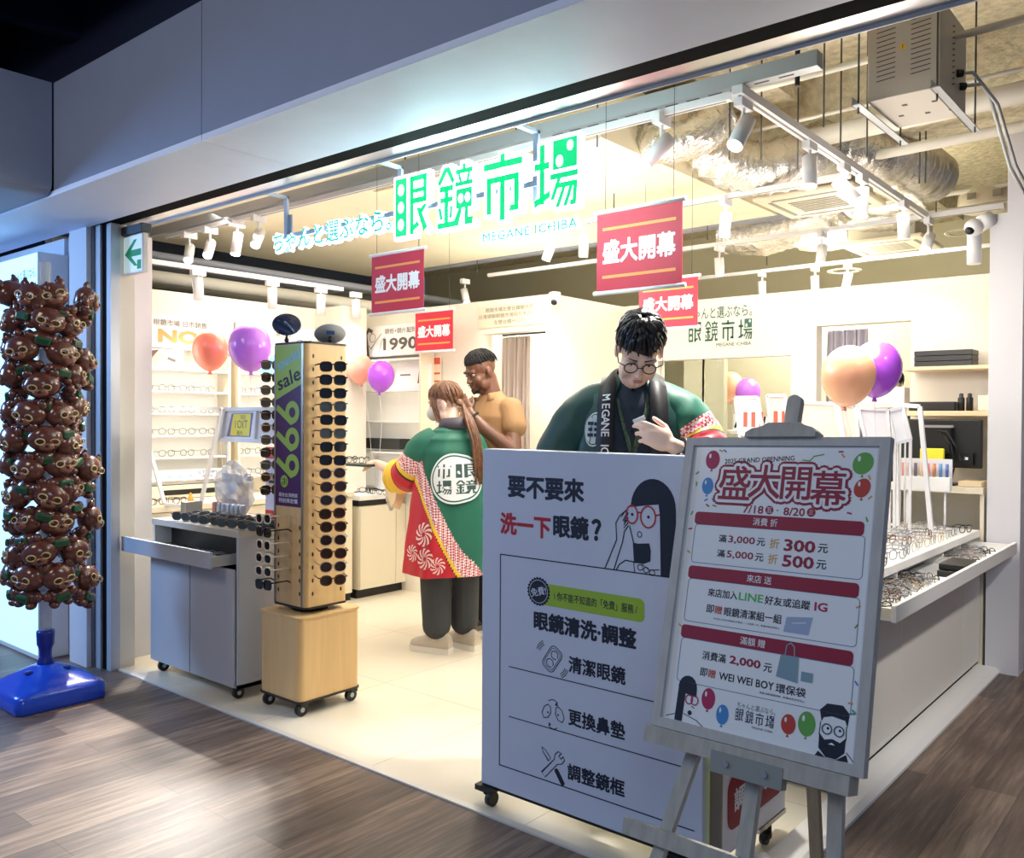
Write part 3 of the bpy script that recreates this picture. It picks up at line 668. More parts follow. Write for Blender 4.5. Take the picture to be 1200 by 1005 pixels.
m.line(fr, [(-.33, -.12), (-.35, .0), (-.36, .06), (-.33, .10), (-.28, .08)], .028, _mats['ink_grey_dark'], .001); m.ring(fr, -.28, .03, .035, .005, M_greyink, .001); m.line(fr, [(-.40, -.12), (-.38, -.03), (-.34, -.02), (-.30, -.06), (-.22, .02), (-.17, .06)], .006, M_greyink, .001); m.line(fr, [(-.2, -.1), (-.17, 0), (-.13, .03)], .006, M_greyink, .001)
m.build('lettering', t)
t = thing('photo_card', 'pale photo card with a long haired figure on the top back shelf', 'photo', (-5.1, 4.86, 1.64)); MB().box(-.2, .2, 0, .006, 0, .20, M_paper).build('card', t)
m = MB(); fr = FX(-.001); m.poly(fr, [(.05, .05), (.07, .16), (.10, .17), (.13, .05)], mat('print_brownhair', (120, 92, 84), .6), .001); m.line(fr, [(-.15, .12), (-.03, .12)], .012, M_greyink, .001); m.build('photo_print', t)
t = thing('notice', 'narrow orange notice strip hung at the edge of the back shelves', 'notice', (-4.90, 4.93, 1.50)); MB().box(-.045, .045, -.004, 0, 0, .40, mat('notice_paper', (250, 228, 204), .6)).build('sheet', t)
m = MB(); fr = FX(-.0045)
for i, (z, hh) in enumerate(((.34, .05), (.26, .015), (.20, .012), (.15, .03), (.09, .012), (.05, .02))): m.rect(fr, -.035, z, .035, z+hh, mat('notice_red', (220, 96, 76), .6), .0005)
m.build('lettering', t)
t = tag(MB().rbox(-.24, .24, -.06, .06, 0, .085, mat('case_black', (38, 42, 44), .5), .004).build('glasses_case'), 'long black case on the back shelf left of the masked woman', 'case'); t.location = (-5.42, 4.85, 1.16)
t = tag(MB().box(-.02, .02, -.1, 0, 0, .33, mat('board_blue', (90, 160, 214), .5)).build('advert_board'), 'narrow blue advert board beside the tower on the assistant counter', 'sign'); t.location = (-5.68, 4.62, .811)
t = thing('advert_board', 'white advert board with pastel prints on the assistant counter', 'sign', (-5.36, 4.86, .811)); MB().box(-.20, .32, 0, .01, 0, .29, M_paper).build('board', t)
m = MB(); fr = FX(-.001); m.disc(fr, .06, .2, .10, mat('print_grey', (176, 172, 174), .6), .0008, .035); m.disc(fr, -.06, .17, .05, mat('print_pink', (236, 200, 200), .6), .001, .05); m.rect(fr, -.1, .08, .25, .12, mat('print_tan', (214, 176, 150), .6), .0008); m.build('print', t)
for i in range(6): place(gl['black'], USED, (-5.55+.075*i, 4.62+R_.uniform(-.03, .03), .8105), (0, 0, R_.uniform(-.8, .8)), 'black eyeglasses lying on the counter before the masked woman', 'eyeglasses on the fitting counter')

# ================================================================== doorways, curtains, plate, window
def curtain(name, label, x0, x1, y, z0, z1, m_, folds):
    mb = MB(); n = folds*8; rows = []
    for z, amp in ((z1, .012), (z1-.06, .018), (z1-.5, .03), ((z0+z1)/2, .036), (z0, .045)):
        rows.append([Vector((x0+(x1-x0)*k/n+.012*math.sin(z*3+k*.4), y+amp*math.sin(2*PI*k/8+.25*math.sin(z*2)), z)) for k in range(n+1)])
    mb.loft(rows, m_, caps=False, closed=False)
    o = mb.build(name, fix=False); sm = o.modifiers.new('thick', 'SOLIDIFY'); sm.thickness = .004
    sub = o.modifiers.new('sub', 'SUBSURF'); sub.levels = 1; sub.render_levels = 1
    return tag(o, label, 'curtain')
M_cur = mat('curtain_taupe', (176, 160, 150), .8); M_cur2 = mat('curtain_grey', (172, 168, 180), .8)
curtain('curtain', 'taupe pleated curtain in the doorway behind the customer in the tan shirt', -4.42, -4.14, 5.16, .03, 2.04, M_cur, 6)
curtain('curtain', 'grey pleated curtain at the side of the doorway behind the peach balloon', -2.20, -1.93, 5.99, .03, 2.03, M_cur2, 7)
t = thing('curtain_rail', 'dark curtain rail at the top of the doorway behind the customer', 'rail', (-4.13, 5.16, 2.06)); MB().box(-.28, .28, -.015, .015, -.012, .02, M_black).build('rail', t)
t = thing('wall_plate', 'cream wall plate with three lines of company name above the curtained doorway', 'sign', (-4.14, 4.943, 2.10)); MB().box(-.33, .325, -.012, 0, -.005, .155, M_cream).build('plate', t)
m = MB(); fr = FX(-.0125)
for i, s in enumerate(('眼鏡市場左營台鐵驗光所', '台灣領聯眼鏡市場股份有限公司', '左營台鐵分公司')): m.text(fr, s, -.02, .125-.047*i, .033, M_greyink, .0005, w=(.46, .60, .30)[i])
m.build('lettering', t)
# eye test device in the room behind
ed = thing('eye_test_machine', 'grey eye testing machine seen through the curtained doorway', 'machine', (-3.96, 5.70, 0))
m = MB(); m.rbox(-.14, .14, -.14, .14, 1.0, 1.26, mat('device_grey', (168, 168, 162), .5), .03); m.build('housing', ed)
m = MB(); m.rbox(-.06, .08, -.15, -.139, 1.07, 1.19, mat('device_dark', (70, 70, 72), .4), .004); m.build('screen', ed)
m = MB(); m.cyl((0, 0, 0), (0, 0, 1.0), .04, M_galv); m.cyl((0, 0, 0), (0, 0, .03), .2, M_galv); m.build('stand', ed)
m = MB(); m.ell((0, 0, 1.38), (.13, .08, .10), _mats['device_grey'], 14, 10); m.ell((-.06, -.04, 1.5), (.05, .05, .05), _mats['device_grey'], 12, 8); m.ell((.06, -.02, 1.5), (.05, .05, .05), _mats['device_grey'], 12, 8)
for a in range(6): m.cyl((.08*math.cos(a), -.085, 1.38+.06*math.sin(a)), (.08*math.cos(a), -.06, 1.38+.06*math.sin(a)), .016, M_galv, n=8)
m.build('lens_head', ed)
# window in the logo wall
m = MB(); m.box(-3.452, -2.403, 5.905, 5.913, .95, 1.862, M_glass)
o = m.build('window_1', kind='structure')
m = MB(); m.box(-3.10, -3.085, 5.905, 5.918, .95, 1.862, M_olive); struct('trim_10', m)
struct('wall_partition', MB().box(-3.47, -3.12, 6.30, 6.36, 0, 2.0, mat('partition_paint', (196, 190, 164), .8)))
# logo on the wall
GLY = {}
def R4(*a): return ('r', *a)
# strokes in a 100 x 100 box: r x0 y0 x1 y1 ; p polygon ; c hole-disc (white)
GLY['眼'] = [('r', 0, 0, 36, 100), ('r', 46, 90, 98, 100), ('r', 46, 52, 98, 62), ('r', 46, 70, 98, 78), ('r', 86, 52, 98, 100), ('r', 46, 0, 58, 100), ('p', (46, 0), (46, 12), (70, 22), (76, 14)), ('p', (66, 44), (78, 44), (100, 8), (88, 2)), ('p', (80, 30), (98, 46), (90, 50), (74, 38)), ('c', 18, 80, 9), ('c', 18, 50, 9), ('c', 18, 20, 9)]
GLY['鏡'] = [('p', (20, 100), (34, 100), (50, 76), (44, 70), (27, 92), (8, 70), (0, 76)), ('r', 6, 60, 46, 70), ('r', 8, 42, 44, 51), ('r', 20, 4, 32, 70), ('r', 0, 0, 50, 10), ('p', (2, 34), (10, 36), (16, 16), (8, 14)), ('p', (44, 36), (36, 34), (34, 14), (42, 16)),
            ('r', 52, 84, 100, 92), ('r', 71, 84, 80, 100), ('r', 50, 64, 100, 72), ('p', (58, 84), (66, 84), (70, 72), (62, 72)), ('p', (86, 84), (94, 84), (90, 72), (82, 72)), ('r', 54, 28, 98, 60), ('p', (62, 30), (72, 30), (60, 0), (46, 0), (46, 8)), ('p', (78, 30), (88, 30), (88, 12), (100, 12), (100, 0), (78, 0)), ('c', 67, 44, 7), ('c', 86, 44, 7)]
GLY['市'] = [('r', 0, 78, 100, 89), ('r', 43, 78, 56, 100), ('r', 8, 8, 21, 66), ('r', 79, 8, 92, 66), ('r', 8, 56, 92, 66), ('r', 43, -4, 56, 66), ('p', (66, 8), (79, 8), (92, 8), (92, 18), (70, 18))]
GLY['場'] = [('r', 0, 60, 36, 71), ('r', 13, 8, 25, 98), ('p', (0, 4), (0, 15), (38, 28), (38, 17)), ('r', 44, 56, 100, 100), ('r', 38, 42, 102, 51), ('p', (54, 42), (64, 42), (48, 12), (38, 12)), ('r', 50, 28, 102, 36), ('p', (68, 32), (77, 32), (60, 0), (50, 0)), ('p', (84, 32), (93, 32), (78, 0), (68, 0)), ('p', (92, 36), (102, 36), (98, 0), (84, 0), (84, 8), (90, 8)), ('c', 84, 88, 7), ('c', 60, 68, 8)]
def logo(mb, fr, x, y, wd, h, ink, hole, d=0., grow=0., gap=.06, holes=True, depth=None):
    """the four characters as strokes; x,y lower-left; grow widens every stroke (outline layer)"""
    cw = (wd*(1-3*gap))/4; st = cw+wd*gap
    for k, ch in enumerate('眼鏡市場'):
        sx = cw/100; sy = h/100; X = x+k*st; Y_ = y
        for s in GLY[ch]:
            if s[0] == 'c':
                if holes: mb.disc(fr, X+s[1]*sx, Y_+s[2]*sy, s[3]*sx, hole, d+.0008, s[3]*sy*1.1, 14)
                continue
            if s[0] == 'r': P_ = [(s[1], s[2]), (s[3], s[2]), (s[3], s[4]), (s[1], s[4])]
            else: P_ = list(s[1:])
            P_ = [(X+a*sx, Y_+b*sy) for a, b in P_]
            if grow:
                cx_ = sum(p[0] for p in P_)/len(P_); cy_ = sum(p[1] for p in P_)/len(P_)
                P_ = [(p[0]+math.copysign(grow, p[0]-cx_), p[1]+math.copysign(grow, p[1]-cy_)) for p in P_]
            if depth is None: mb.poly(fr, P_, ink, d)
            else: mb.prism(fr, P_, d, d+depth, ink)
t = thing('wall_logo', 'dark green shop logo lettering on the white wall above the window', 'sign', (-2.95, 5.86, 1.95))
m = MB(); fr = FX(-.002); m.text(fr, 'ちゃんと選ぶなら。', .0, .245, .085, M_teal, .0, bold=.008, w=.52); logo(m, fr, -.24, .04, .50, .145, M_teal, M_wall); m.text(fr, 'MEGANE ICHIBA', .12, .01, .026, M_teal, 0, bold=.01, w=.27)
m.build('lettering', t)

# ================================================================== shelves and screen at the right end of the logo wall
for i, (z, lab, th) in enumerate(((1.74, 'beech wall shelf carrying the stack of flat black boxes', .022), (1.475, 'beech wall shelf above the computer screen', .03))):
    t = thing('wall_shelf', lab, 'shelf', (-1.33, 5.73, z)); MB().rbox(-.27, .27, -.13, .13, -th, 0, mat('shelf_beech', (238, 214, 176), .5), .003).build('board', t)
for k in range(3):
    t = tag(MB().rbox(-.16, .16, -.08, .08, 0, .031, mat('box_black', (36, 36, 38), .45), .003).build('flat_box'), 'flat black box, %s of the stack of three on the upper wall shelf' % ('lowest', 'middle one', 'topmost')[k], 'box', 'flat black boxes on the wall shelf'); t.location = (-1.385, 5.72, 1.7405+.0325*k)
t = tag(MB().rbox(-.13, .13, -.05, .05, 0, .055, M_black, .006).build('modem'), 'low long black device lying on the shelf above the screen', 'device'); t.location = (-1.44, 5.68, 1.4755)
for k in range(2):
    t = thing('black_canister', 'black canister on the shelf above the screen, %s' % ('next to the low black device', 'beside the white patterned box'), 'canister', (-1.295+.04*k, 5.66, 1.4755)) if False else thing('black_canister', ('black canister next to the low device on the shelf above the screen', 'black canister beside the white patterned box above the screen')[k], 'canister', (-1.285+.045*k, 5.66, 1.4755), 0, 'black canisters on the shelf')
    MB().lathe([(0, 0), (.019, 0), (.019, .075), (.014, .08), (0, .08)], M_black, n=14).build('body', t); MB().lathe([(.012, .08), (.012, .10), (0, .105)], mat('canister_cap', (60, 60, 64), .3), n=10).build('cap', t)
t = tag(MB().rbox(-.04, .04, -.03, .03, 0, .09, mat('box_cream', (236, 228, 214), .5, var=.1, vscale=60), .004).build('small_box'), 'small white patterned box at the end of the shelf above the screen', 'box'); t.location = (-1.15, 5.66, 1.4755)
dk = thing('desk', 'cream wall desk under the computer screen at the right end', 'desk', (-1.40, 5.66, 0))
m = MB(); m.rbox(-.27, .27, -.16, .19, 1.0, 1.04, M_cream, .003); m.build('desktop', dk); m = MB(); m.box(-.27, .27, .15, .19, 0, 1.0, M_wall); m.box(-.27, -.25, -.14, .19, 0, 1.0, M_cream); m.box(.25, .27, -.14, .19, 0, 1.0, M_cream); m.build('support', dk)
sc_ = thing('monitor', 'black computer monitor seen from the back on the wall desk', 'monitor', (-1.36, 5.60, 1.041))
m = MB(); m.rbox(-.24, .20, 0, .035, .10, .385, mat('monitor_black', (30, 32, 34), .4), .008); m.build('panel', sc_)
m = MB(); m.rbox(-.11, .05, -.05, .0, .18, .345, M_black, .012); m.box(-.12, .06, -.052, -.03, .335, .35, mat('vent_grey', (150, 150, 150), .5)); m.build('rear_housing', sc_)
m = MB(); m.box(-.05, .0, -.03, .0, .0, .2, M_black); m.rbox(-.13, .08, -.09, .05, 0, .012, M_black, .004); m.build('stand', sc_)
m = MB(); m.tube([(-.03, -.05, .32), (.03, -.06, .31), (.08, -.06, .22), (.10, -.05, .15), (.12, -.04, .16)], .006, M_black); m.tube([(.0, -.05, .30), (.05, -.06, .24), (.07, -.05, .12), (.05, -.05, .02)], .005, M_black); m.box(.09, .16, -.03, 0, .12, .19, M_black); m.box(.115, .135, -.034, -.03, .15, .165, M_paper); m.build('cable', sc_)
t = tag(MB().box(-.06, .06, -.10, .10, 0, .03, mat('shelf_beech', (238, 214, 176), .5)).build('wooden_block'), 'low wooden block under the monitor at the right end of the desk', 'block'); t.location = (-1.20, 5.60, 1.0415)
t = thing('packet', 'bright yellow upright packet leaning before the monitor', 'packet', (-1.40, 5.50, 1.0405)); MB().rbox(-.065, .065, -.015, .015, 0, .215, mat('packet_yellow', (250, 232, 60), .5), .006).build('body', t)
m = MB(); fr = FX(-.0155); m.text(fr, '説明', .0, .05, .03, mat('print_olive', (180, 160, 40), .5), .0005); m.build('print', t)

# ================================================================== RIGHT COUNTER
rc = thing('display_counter', 'long white display counter with pulled out trays along the right threshold', 'counter', (-1.46, 4.38, 0))
A0, A1 = -1.08, 1.12
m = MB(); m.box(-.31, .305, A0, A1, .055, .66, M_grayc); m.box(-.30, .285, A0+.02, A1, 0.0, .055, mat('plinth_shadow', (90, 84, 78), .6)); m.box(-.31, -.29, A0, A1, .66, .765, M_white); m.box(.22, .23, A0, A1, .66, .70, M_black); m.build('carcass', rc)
m = MB(); m.rbox(-.33, .315, A0-.005, A1, .762, .80, M_white, .003); m.build('countertop', rc)
for a, b in ((A0+.004, -.362), (-.358, .75), (.754, A1-.002)): MB().rbox(.305, .32, a, b, .06, .66, mat('counter_front', (234, 229, 218), .5), .003).build('door', rc)
for a in (A0+.02, -.362, .40, .752): MB().box(-.2, .30, a-.008, a+.008, .66, .762, M_white).build('divider', rc)
for a, b in ((A0+.02, .36), (.37, A1-.02)):
    d = MB(); d.rbox(.485, .503, a-.01, b+.01, .685, .748, M_white, .003); d.box(.10, .485, a, b, .688, .698, M_white); d.box(.10, .485, a-.006, a+.006, .698, .735, M_cream); d.box(.10, .485, b-.006, b+.006, .698, .735, M_white); d.build('drawer', rc)
casters(rc, ((.26, A0+.06), (-.25, A0+.06)), .027)
k1 = ['wire', 'gold', 'clear', 'wire', 'black', 'wire', 'tort', 'clear']
lab = dict(wire='silver wire', gold='gold wire', clear='clear grey', black='black', tort='tortoise')
for r in range(6):
    for i in range(12):
        s = R_.choice(k1); y = 3.62+.15*i+R_.uniform(-.03, .03); x = -1.18-.085*r
        if y > 5.38: continue
        place(gl[s], USED, (x+R_.uniform(-.012, .012), y, .8005), (0, 0, PI/2+R_.uniform(-.5, .5)), lab[s]+' framed eyeglasses lying in the rows on top of the right counter', lab[s]+' eyeglasses on the right counter top')
for r in range(3):
    for i in range(14):
        y = 3.42+.092*i if i < 9 else 4.83+.10*(i-9); s = R_.choice(k1)
        if y > 5.4 or (4.22 < y < 4.80): continue
        place(gl[s], USED, (-1.045-.045*r, y+R_.uniform(-.01, .01), .6985), (0, 0, PI/2+.9+R_.uniform(-.25, .25)), lab[s]+' framed eyeglasses standing in the pulled out tray under the right counter top', lab[s]+' eyeglasses in the right counter tray')
for k in range(2):
    t = tag(MB().rbox(-.055, .055, -.12, .12, 0, .028, mat('tray_black', (20, 20, 22), .3), .004).build('black_tray'), ('lower', 'upper')[k]+' of the two black flat cases in the pulled out tray', 'case', 'black cases in the tray'); t.location = (-1.03, 4.48+.03*k, .6985+.0285*k)
t = thing('side_counter', 'white side counter hidden behind the easel poster carrying tilted frames', 'counter', (-2.14, 4.95, 0)); m = MB(); m.rbox(-.32, .33, -.22, .22, .06, .80, M_white, .004); m.build('carcass', t); MB().box(-.30, .31, -.2, .2, 0, .06, M_black).build('plinth', t)
# racks and frames on the right counter
M_pinkp = mat('pink_card', (246, 214, 200), .5)
ZP = lambda px_, py_, Y_=5.0: tuple(at(px_, py_, Y=Y_))
open_frame([ZP(1050, 474), ZP(1078, 476), (ZP(1092, 603)[0], 5.0, .806), (ZP(1052, 603)[0], 5.0, .806)], 'white open frame with a slanted leg on the right counter', w_=.022)
def panel_frame(pts, label, m_in, name='tabletop_sign', legs=True, printf=None, cat='sign'):
    b = Vector((sum(p[0] for p in pts)/4, sum(p[1] for p in pts)/4, .8015)); t = thing(name, label, cat, b)
    L = [Vector(p)-b for p in pts]; m_ = MB()
    for i in range(4): bar(m_, L[i], L[(i+1) % 4], .018, M_whitep)
    if legs:
        for q in (L[2], L[3]): bar(m_, q, (q.x, q.y, 0), .014, M_whitep)
    m_.build('frame', t)
    u = (L[1]-L[0]); v = (L[0]-L[3]); fr = Fr((L[0]+L[1]+L[2]+L[3])/4, u, v-u*(v.dot(u)/u.dot(u)))
    m_ = MB(); m_.add([p for p in L], [(0, 1, 2, 3)], m_in)
    if printf: printf(m_, fr, u.length, v.length)
    m_.build('card', t); return t
panel_frame([ZP(1041, 481, 4.93), ZP(1058, 477, 4.97), ZP(1067, 515, 4.97), ZP(1049, 519, 4.93)], 'small tilted white framed panel beside the slanted frame leg', M_paper, legs=True)
panel_frame([ZP(1006, 478, 4.80), ZP(1040, 480, 4.84), ZP(1043, 522, 4.84), ZP(1016, 520, 4.80)], 'white framed blank board under the peach balloon', M_paper)
panel_frame([ZP(938, 471, 4.95), ZP(980, 473, 4.95), ZP(992, 540, 4.95), ZP(940, 540, 4.95)], 'pale pink board in a white frame just right of the easel clip', M_pinkp)
panel_frame([ZP(983, 474, 4.9), ZP(1003, 475, 4.9), ZP(1008, 540, 4.9), ZP(994, 540, 4.9)], 'narrow pinkish frame panel between the pink board and the blank board', M_pinkp)
def rows(m_, fr, a, b):
    for i in range(3): m_.rect(fr, -a*.25+.05*i, -b*.3, -a*.25+.05*i+.025, b*.1, mat('notice_red', (220, 96, 76), .6), .002)
panel_frame([(-2.36, 4.92, 1.55), (-2.22, 4.92, 1.55), (-2.18, 4.92, 1.33), (-2.33, 4.92, 1.33)], 'white tilted frame with a small red print beside the staff sleeve', M_paper, printf=rows)
panel_frame([(-2.18, 4.97, 1.56), (-2.07, 4.97, 1.56), (-2.05, 4.97, 1.33), (-2.15, 4.97, 1.33)], 'white frame with pinkish pictures nearest the wooden clip', M_pinkp, printf=rows)
t = tag(MB().rbox(-.012, .012, -.012, .012, 0, .50, mat('beech_rod', (232, 196, 160), .5), .003).build('wooden_post'), 'slim beech post rising from the counter top beside the easel edge', 'post'); t.location = (-1.50, 4.72, .8015)
bx = thing('carton', 'pale carton with pinkish printed end under the balloons', 'box', (-1.55, 5.10, 1.50)); MB().rbox(-.17, .12, -.05, .05, 0, .10, mat('carton_peach', (246, 224, 200), .6), .003).build('body', bx)
m = MB(); fr = FX(-.051); m.rect(fr, .0, .01, .11, .09, M_paper, .0005)
for i in range(4): m.rect(fr, .02+.02*i, .03, .034+.02*i, .07, M_pinkp, .001)
m.build('label', bx)
st = thing('wire_stand', 'white wire shelf carrying the pale carton on the right counter', 'stand', (-1.55, 5.10, .8015)); m = MB()
for x in (-.15, .1):
    for y in (-.045, .045): m.cyl((x, y, 0), (x, y, .695), .005, M_whitep, n=6)
m.box(-.16, .11, -.05, .05, .69, .698, M_whitep); m.build('rack', st)
# pen / bottle rack in front of the yellow packet
rk = thing('marker_rack', 'white rack of colourful slim bottles before the yellow packet', 'rack', (-1.36, 5.30, .8015)); m = MB(); m.rbox(-.16, .11, -.03, .03, .22, .30, mat('rack_white', (240, 240, 238), .5), .004); m.box(-.16, .11, .02, .03, .30, .40, M_paper); m.cyl((-.12, 0, 0), (-.12, 0, .22), .006, M_whitep); m.cyl((.08, 0, 0), (.08, 0, .22), .006, M_whitep); m.build('tray', rk)
for i, c in enumerate(((226, 150, 140), (170, 120, 110), (120, 110, 120), (232, 196, 160), (226, 120, 110), (206, 130, 90), (96, 150, 200), (90, 110, 170))):
    MB().cyl((-.14+.033*i, -.01, .30), (-.14+.033*i, -.01, .375), .009, mat('bottle_%s' % 'rose umber slate sand coral rust sky navy'.split()[i], c, .3), n=10).build('slim_bottle', rk)
# ================================================================== CEILING FITTINGS
TZ = 2.70
def track(name, label, a, b, w_=.035, h=.03, m_=None):
    a = Vector(a); b = Vector(b); t = thing(name, label, 'track', (a+b)/2); L = (b-a).length; mb = MB()
    T = Matrix.Rotation(math.atan2(b.y-a.y, b.x-a.x), 4, 'Z')
    mb.box(-L/2, L/2, -w_/2, w_/2, 0, h, m_ or M_whitep, T); mb.build('rail', t)
    mb = MB(); mb.box(-L/2+.02, L/2-.02, -.006, .006, -.001, .0, mat('groove_grey', (120, 120, 122), .5), T); mb.build('groove', t); return t
track('light_track', 'white lighting track under the grey steel channel along the shop front', (-6.0, 3.27, TZ), (-1.60, 3.27, TZ))
track('light_track', 'white lighting track running away from the front towards the logo wall', (-1.55, 3.22, TZ), (-1.58, 6.1, TZ), .045, .035)
track('light_track', 'white lighting track second behind the front, over the middle of the shop', (-3.9, 4.75, TZ), (-1.62, 4.71, TZ))
track('light_track', 'white lighting track ending at the right post above the logo wall', (-5.3, 5.99, TZ), (-1.13, 5.97, TZ))
track('light_track', 'white lighting track over the back room behind the logo wall', (-4.2, 7.32, TZ), (-1.1, 7.25, TZ))
track('light_track', 'white lighting track low along the left wall of shelves', (-5.42, 2.55, 2.40), (-5.42, 4.40, 2.40))
ch = thing('steel_channel', 'galvanised slotted steel channel above the front lighting track', 'channel', (-3.6, 3.27, TZ+.04)); m = MB()
m.box(-2.6, 2.36, -.03, .03, 0, .06, M_galv); m.build('channel', ch)
m = MB()
for i in range(12): m.box(1.1+.1*i, 1.16+.1*i, -.005, .005, -.001, .0, M_black)
m.build('slots', ch)
for (x, y0, lab) in ((-4.9, 3.0, 'bracket'),):
    pass
def spotlight(loc, aim, label, L=.13, r=.033, power=0., group=None, track_z=TZ, cone=95, lit=True):
    loc = Vector(loc); aim = Vector(aim).normalized()
    t = thing('track_spotlight', label, 'spotlight', loc, 0, group)
    m = MB(); m.box(-.018, .018, -.05, .05, track_z-loc.z-.035, track_z-loc.z+.008, M_whitep); m.cyl((0, 0, track_z-loc.z-.03), (0, 0, 0), .008, M_whitep); m.build('bracket', t)
    h = MB(); a = -aim*L*.35; b = aim*L*.65
    h.cyl(a, b, r, M_whitep, n=18); h.build('lamp_head', t)
    f = MB(); q = aim.to_track_quat('Z', 'Y'); f.disc(Fr(b+aim*.001, q @ Vector((1, 0, 0)), q @ Vector((0, 1, 0))), 0, 0, r*.86, M_led if lit else M_whitep, n=18); f.build('lamp_face', t)
    if power:
        d = bpy.data.lights.new('spot', 'SPOT'); d.energy = power; d.color = (1, .955, .88); d.spot_size = math.radians(cone); d.spot_blend = .7; d.shadow_soft_size = .03
        o = bpy.data.objects.new('spot', d); COL.objects.link(o); o.parent = t; o.location = b+aim*.02; o.rotation_euler = (-aim).to_track_quat('Z', 'Y').to_euler()
    return t
gA = None
# heads on the track that runs away from the front
for py_, px_, aim, lab in ((3.30, 868, (-.10, -.55, -.8), 'nearest the steel channel, pointing out over the entrance'), (4.00, 940, (.1, -.25, -1), 'second along the deep track'), (4.45, 985, (.6, .1, -.75), 'third along the deep track, tilted to the right'), (4.72, 976, (.0, -.05, -1), 'hanging straight below the tilted one on the deep track'), (5.45, 1042, (.0, .2, -1), 'near the far end of the deep track'), (5.98, 1075, (.0, -.6, -.6), 'last on the deep track, its bright face turned to the entrance')):
    spotlight((-1.56, py_, 2.585 if py_ < 5.9 else 2.56), aim, 'white track spotlight %s' % lab, .15, .034, 150 if py_ < 3.5 else (20 if py_ < 5 else 9), cone=80 if py_ < 3.5 else 95)
for px_, aim, lab, pw_, cn in ((775, (-.55, -.45, -.75), 'beside the foil duct, tilted towards the sign', 40, 80), (303, (1.55, -1.95, -2.575), 'hanging just left of the glowing lettering', 260, 34), (278, (.15, -.25, -1), 'third from the exit sign', 40, 90), (246, (1.75, -1.70, -2.575), 'second from the exit sign', 300, 34), (222, (1.75, -1.35, -2.575), 'nearest the exit sign', 220, 36)):
    p_ = at(px_, 280 if px_ < 400 else 180, Y=3.27)
    spotlight((p_.x, 3.27, 2.575), aim, 'white track spotlight on the front track, %s' % lab, .15, .033, pw_, cone=cn)
for px_, aim, lab in ((645, (-.4, -.1, -1), 'below the right half of the glowing sign'), (684, (-.1, .1, -1), 'left of the big banner'), (850, (-.15, .1, -1), 'right of the big banner under the foil duct')):
    p_ = at(px_, 290, Y=4.73); spotlight((p_.x, 4.73, 2.575), aim, 'white track spotlight on the middle track, %s' % lab, .14, .033, 22)
for px_, aim, lab in ((545, (.3, 0, -1), 'in front of the cream ceiling slab'), (843, (0, .1, -1), 'over the shop logo'), (963, (0, -.3, -1), 'with a clear collar')):
    p_ = at(px_, 300, Y=5.98); spotlight((p_.x, 5.98, 2.57), aim, 'white spotlight on the track over the logo wall, %s' % lab, .13, .034, 12)
for k, px_ in enumerate((893, 955, 993)):
    p_ = at(px_, 325, Y=7.29); spotlight((p_.x, 7.29, 2.57), ((0, .1, -1), (0, .1, -1), (-.25, .1, -1))[k], 'white track spotlight hanging over the back room, %s' % ('under the left ceiling unit', 'straight one of the pair', 'tilted one of the pair')[k], .16, .034, 22, lit=False)
for k, (px_, a) in enumerate(((232, .12), (319, .2), (376, .2), (417, .1))):
    p_ = at(px_, 345, X=-5.42); spotlight((-5.42, p_.y, 2.30), (-a, .15, -1), 'white track spotlight over the wall shelves, %s from the entrance' % ('first', 'second', 'third', 'fourth')[k], .15, .034, 16 if k < 3 else 8, track_z=2.40, lit=False)

# flexible foil ducts
def foil(name, label, pts, r, seed):
    P_ = [Vector(p) for p in pts]; path = []
    for i in range(len(P_)-1):
        p0 = P_[max(0, i-1)]; p1 = P_[i]; p2 = P_[i+1]; p3 = P_[min(len(P_)-1, i+2)]
        for k in range(14):
            t_ = k/14; path.append(.5*((2*p1)+(p2-p0)*t_+(2*p0-5*p1+4*p2-p3)*t_*t_+(3*p1-p0-3*p2+p3)*t_**3))
    path.append(P_[-1]); mb = MB(); rg = random.Random(seed); mod = [1+.09*(i % 2)+rg.uniform(-.06, .06) for i in range(len(path))]
    mb.tube(path, lambda t_: r*mod[min(len(path)-1, int(t_*(len(path)-1)+.5))], M_foil, n=22)
    o = mb.build('duct_sleeve'); t = thing(name, label, 'duct', P_[0]); o.parent = t; o.matrix_parent_inverse = Matrix.Translation(-P_[0]); return t
foil('foil_duct', 'large crinkled silver duct looping behind the front track spotlights', [(-2.42, 4.6, 3.20), (-2.38, 4.62, 2.98), (-2.20, 4.75, 2.86), (-1.98, 4.9, 2.90), (-1.85, 5.1, 3.0), (-1.62, 5.4, 2.95), (-1.5, 5.9, 2.93)], .145, 1)
foil('foil_duct', 'crinkled silver duct sagging behind the big banner', [(-3.1, 6.3, 2.86), (-2.8, 6.25, 2.80), (-2.4, 6.2, 2.84), (-2.2, 6.2, 2.95)], .14, 2)
foil('foil_duct', 'crinkled silver duct between the sign and the big banner', [(-2.55, 4.2, 2.98), (-2.42, 4.15, 2.90), (-2.25, 4.2, 2.92), (-2.15, 4.3, 3.05)], .10, 3)
foil('foil_duct', 'crinkled silver duct above the far ceiling cassette', [(-2.25, 6.5, 2.92), (-1.95, 6.55, 2.86), (-1.7, 6.5, 2.95)], .10, 4)
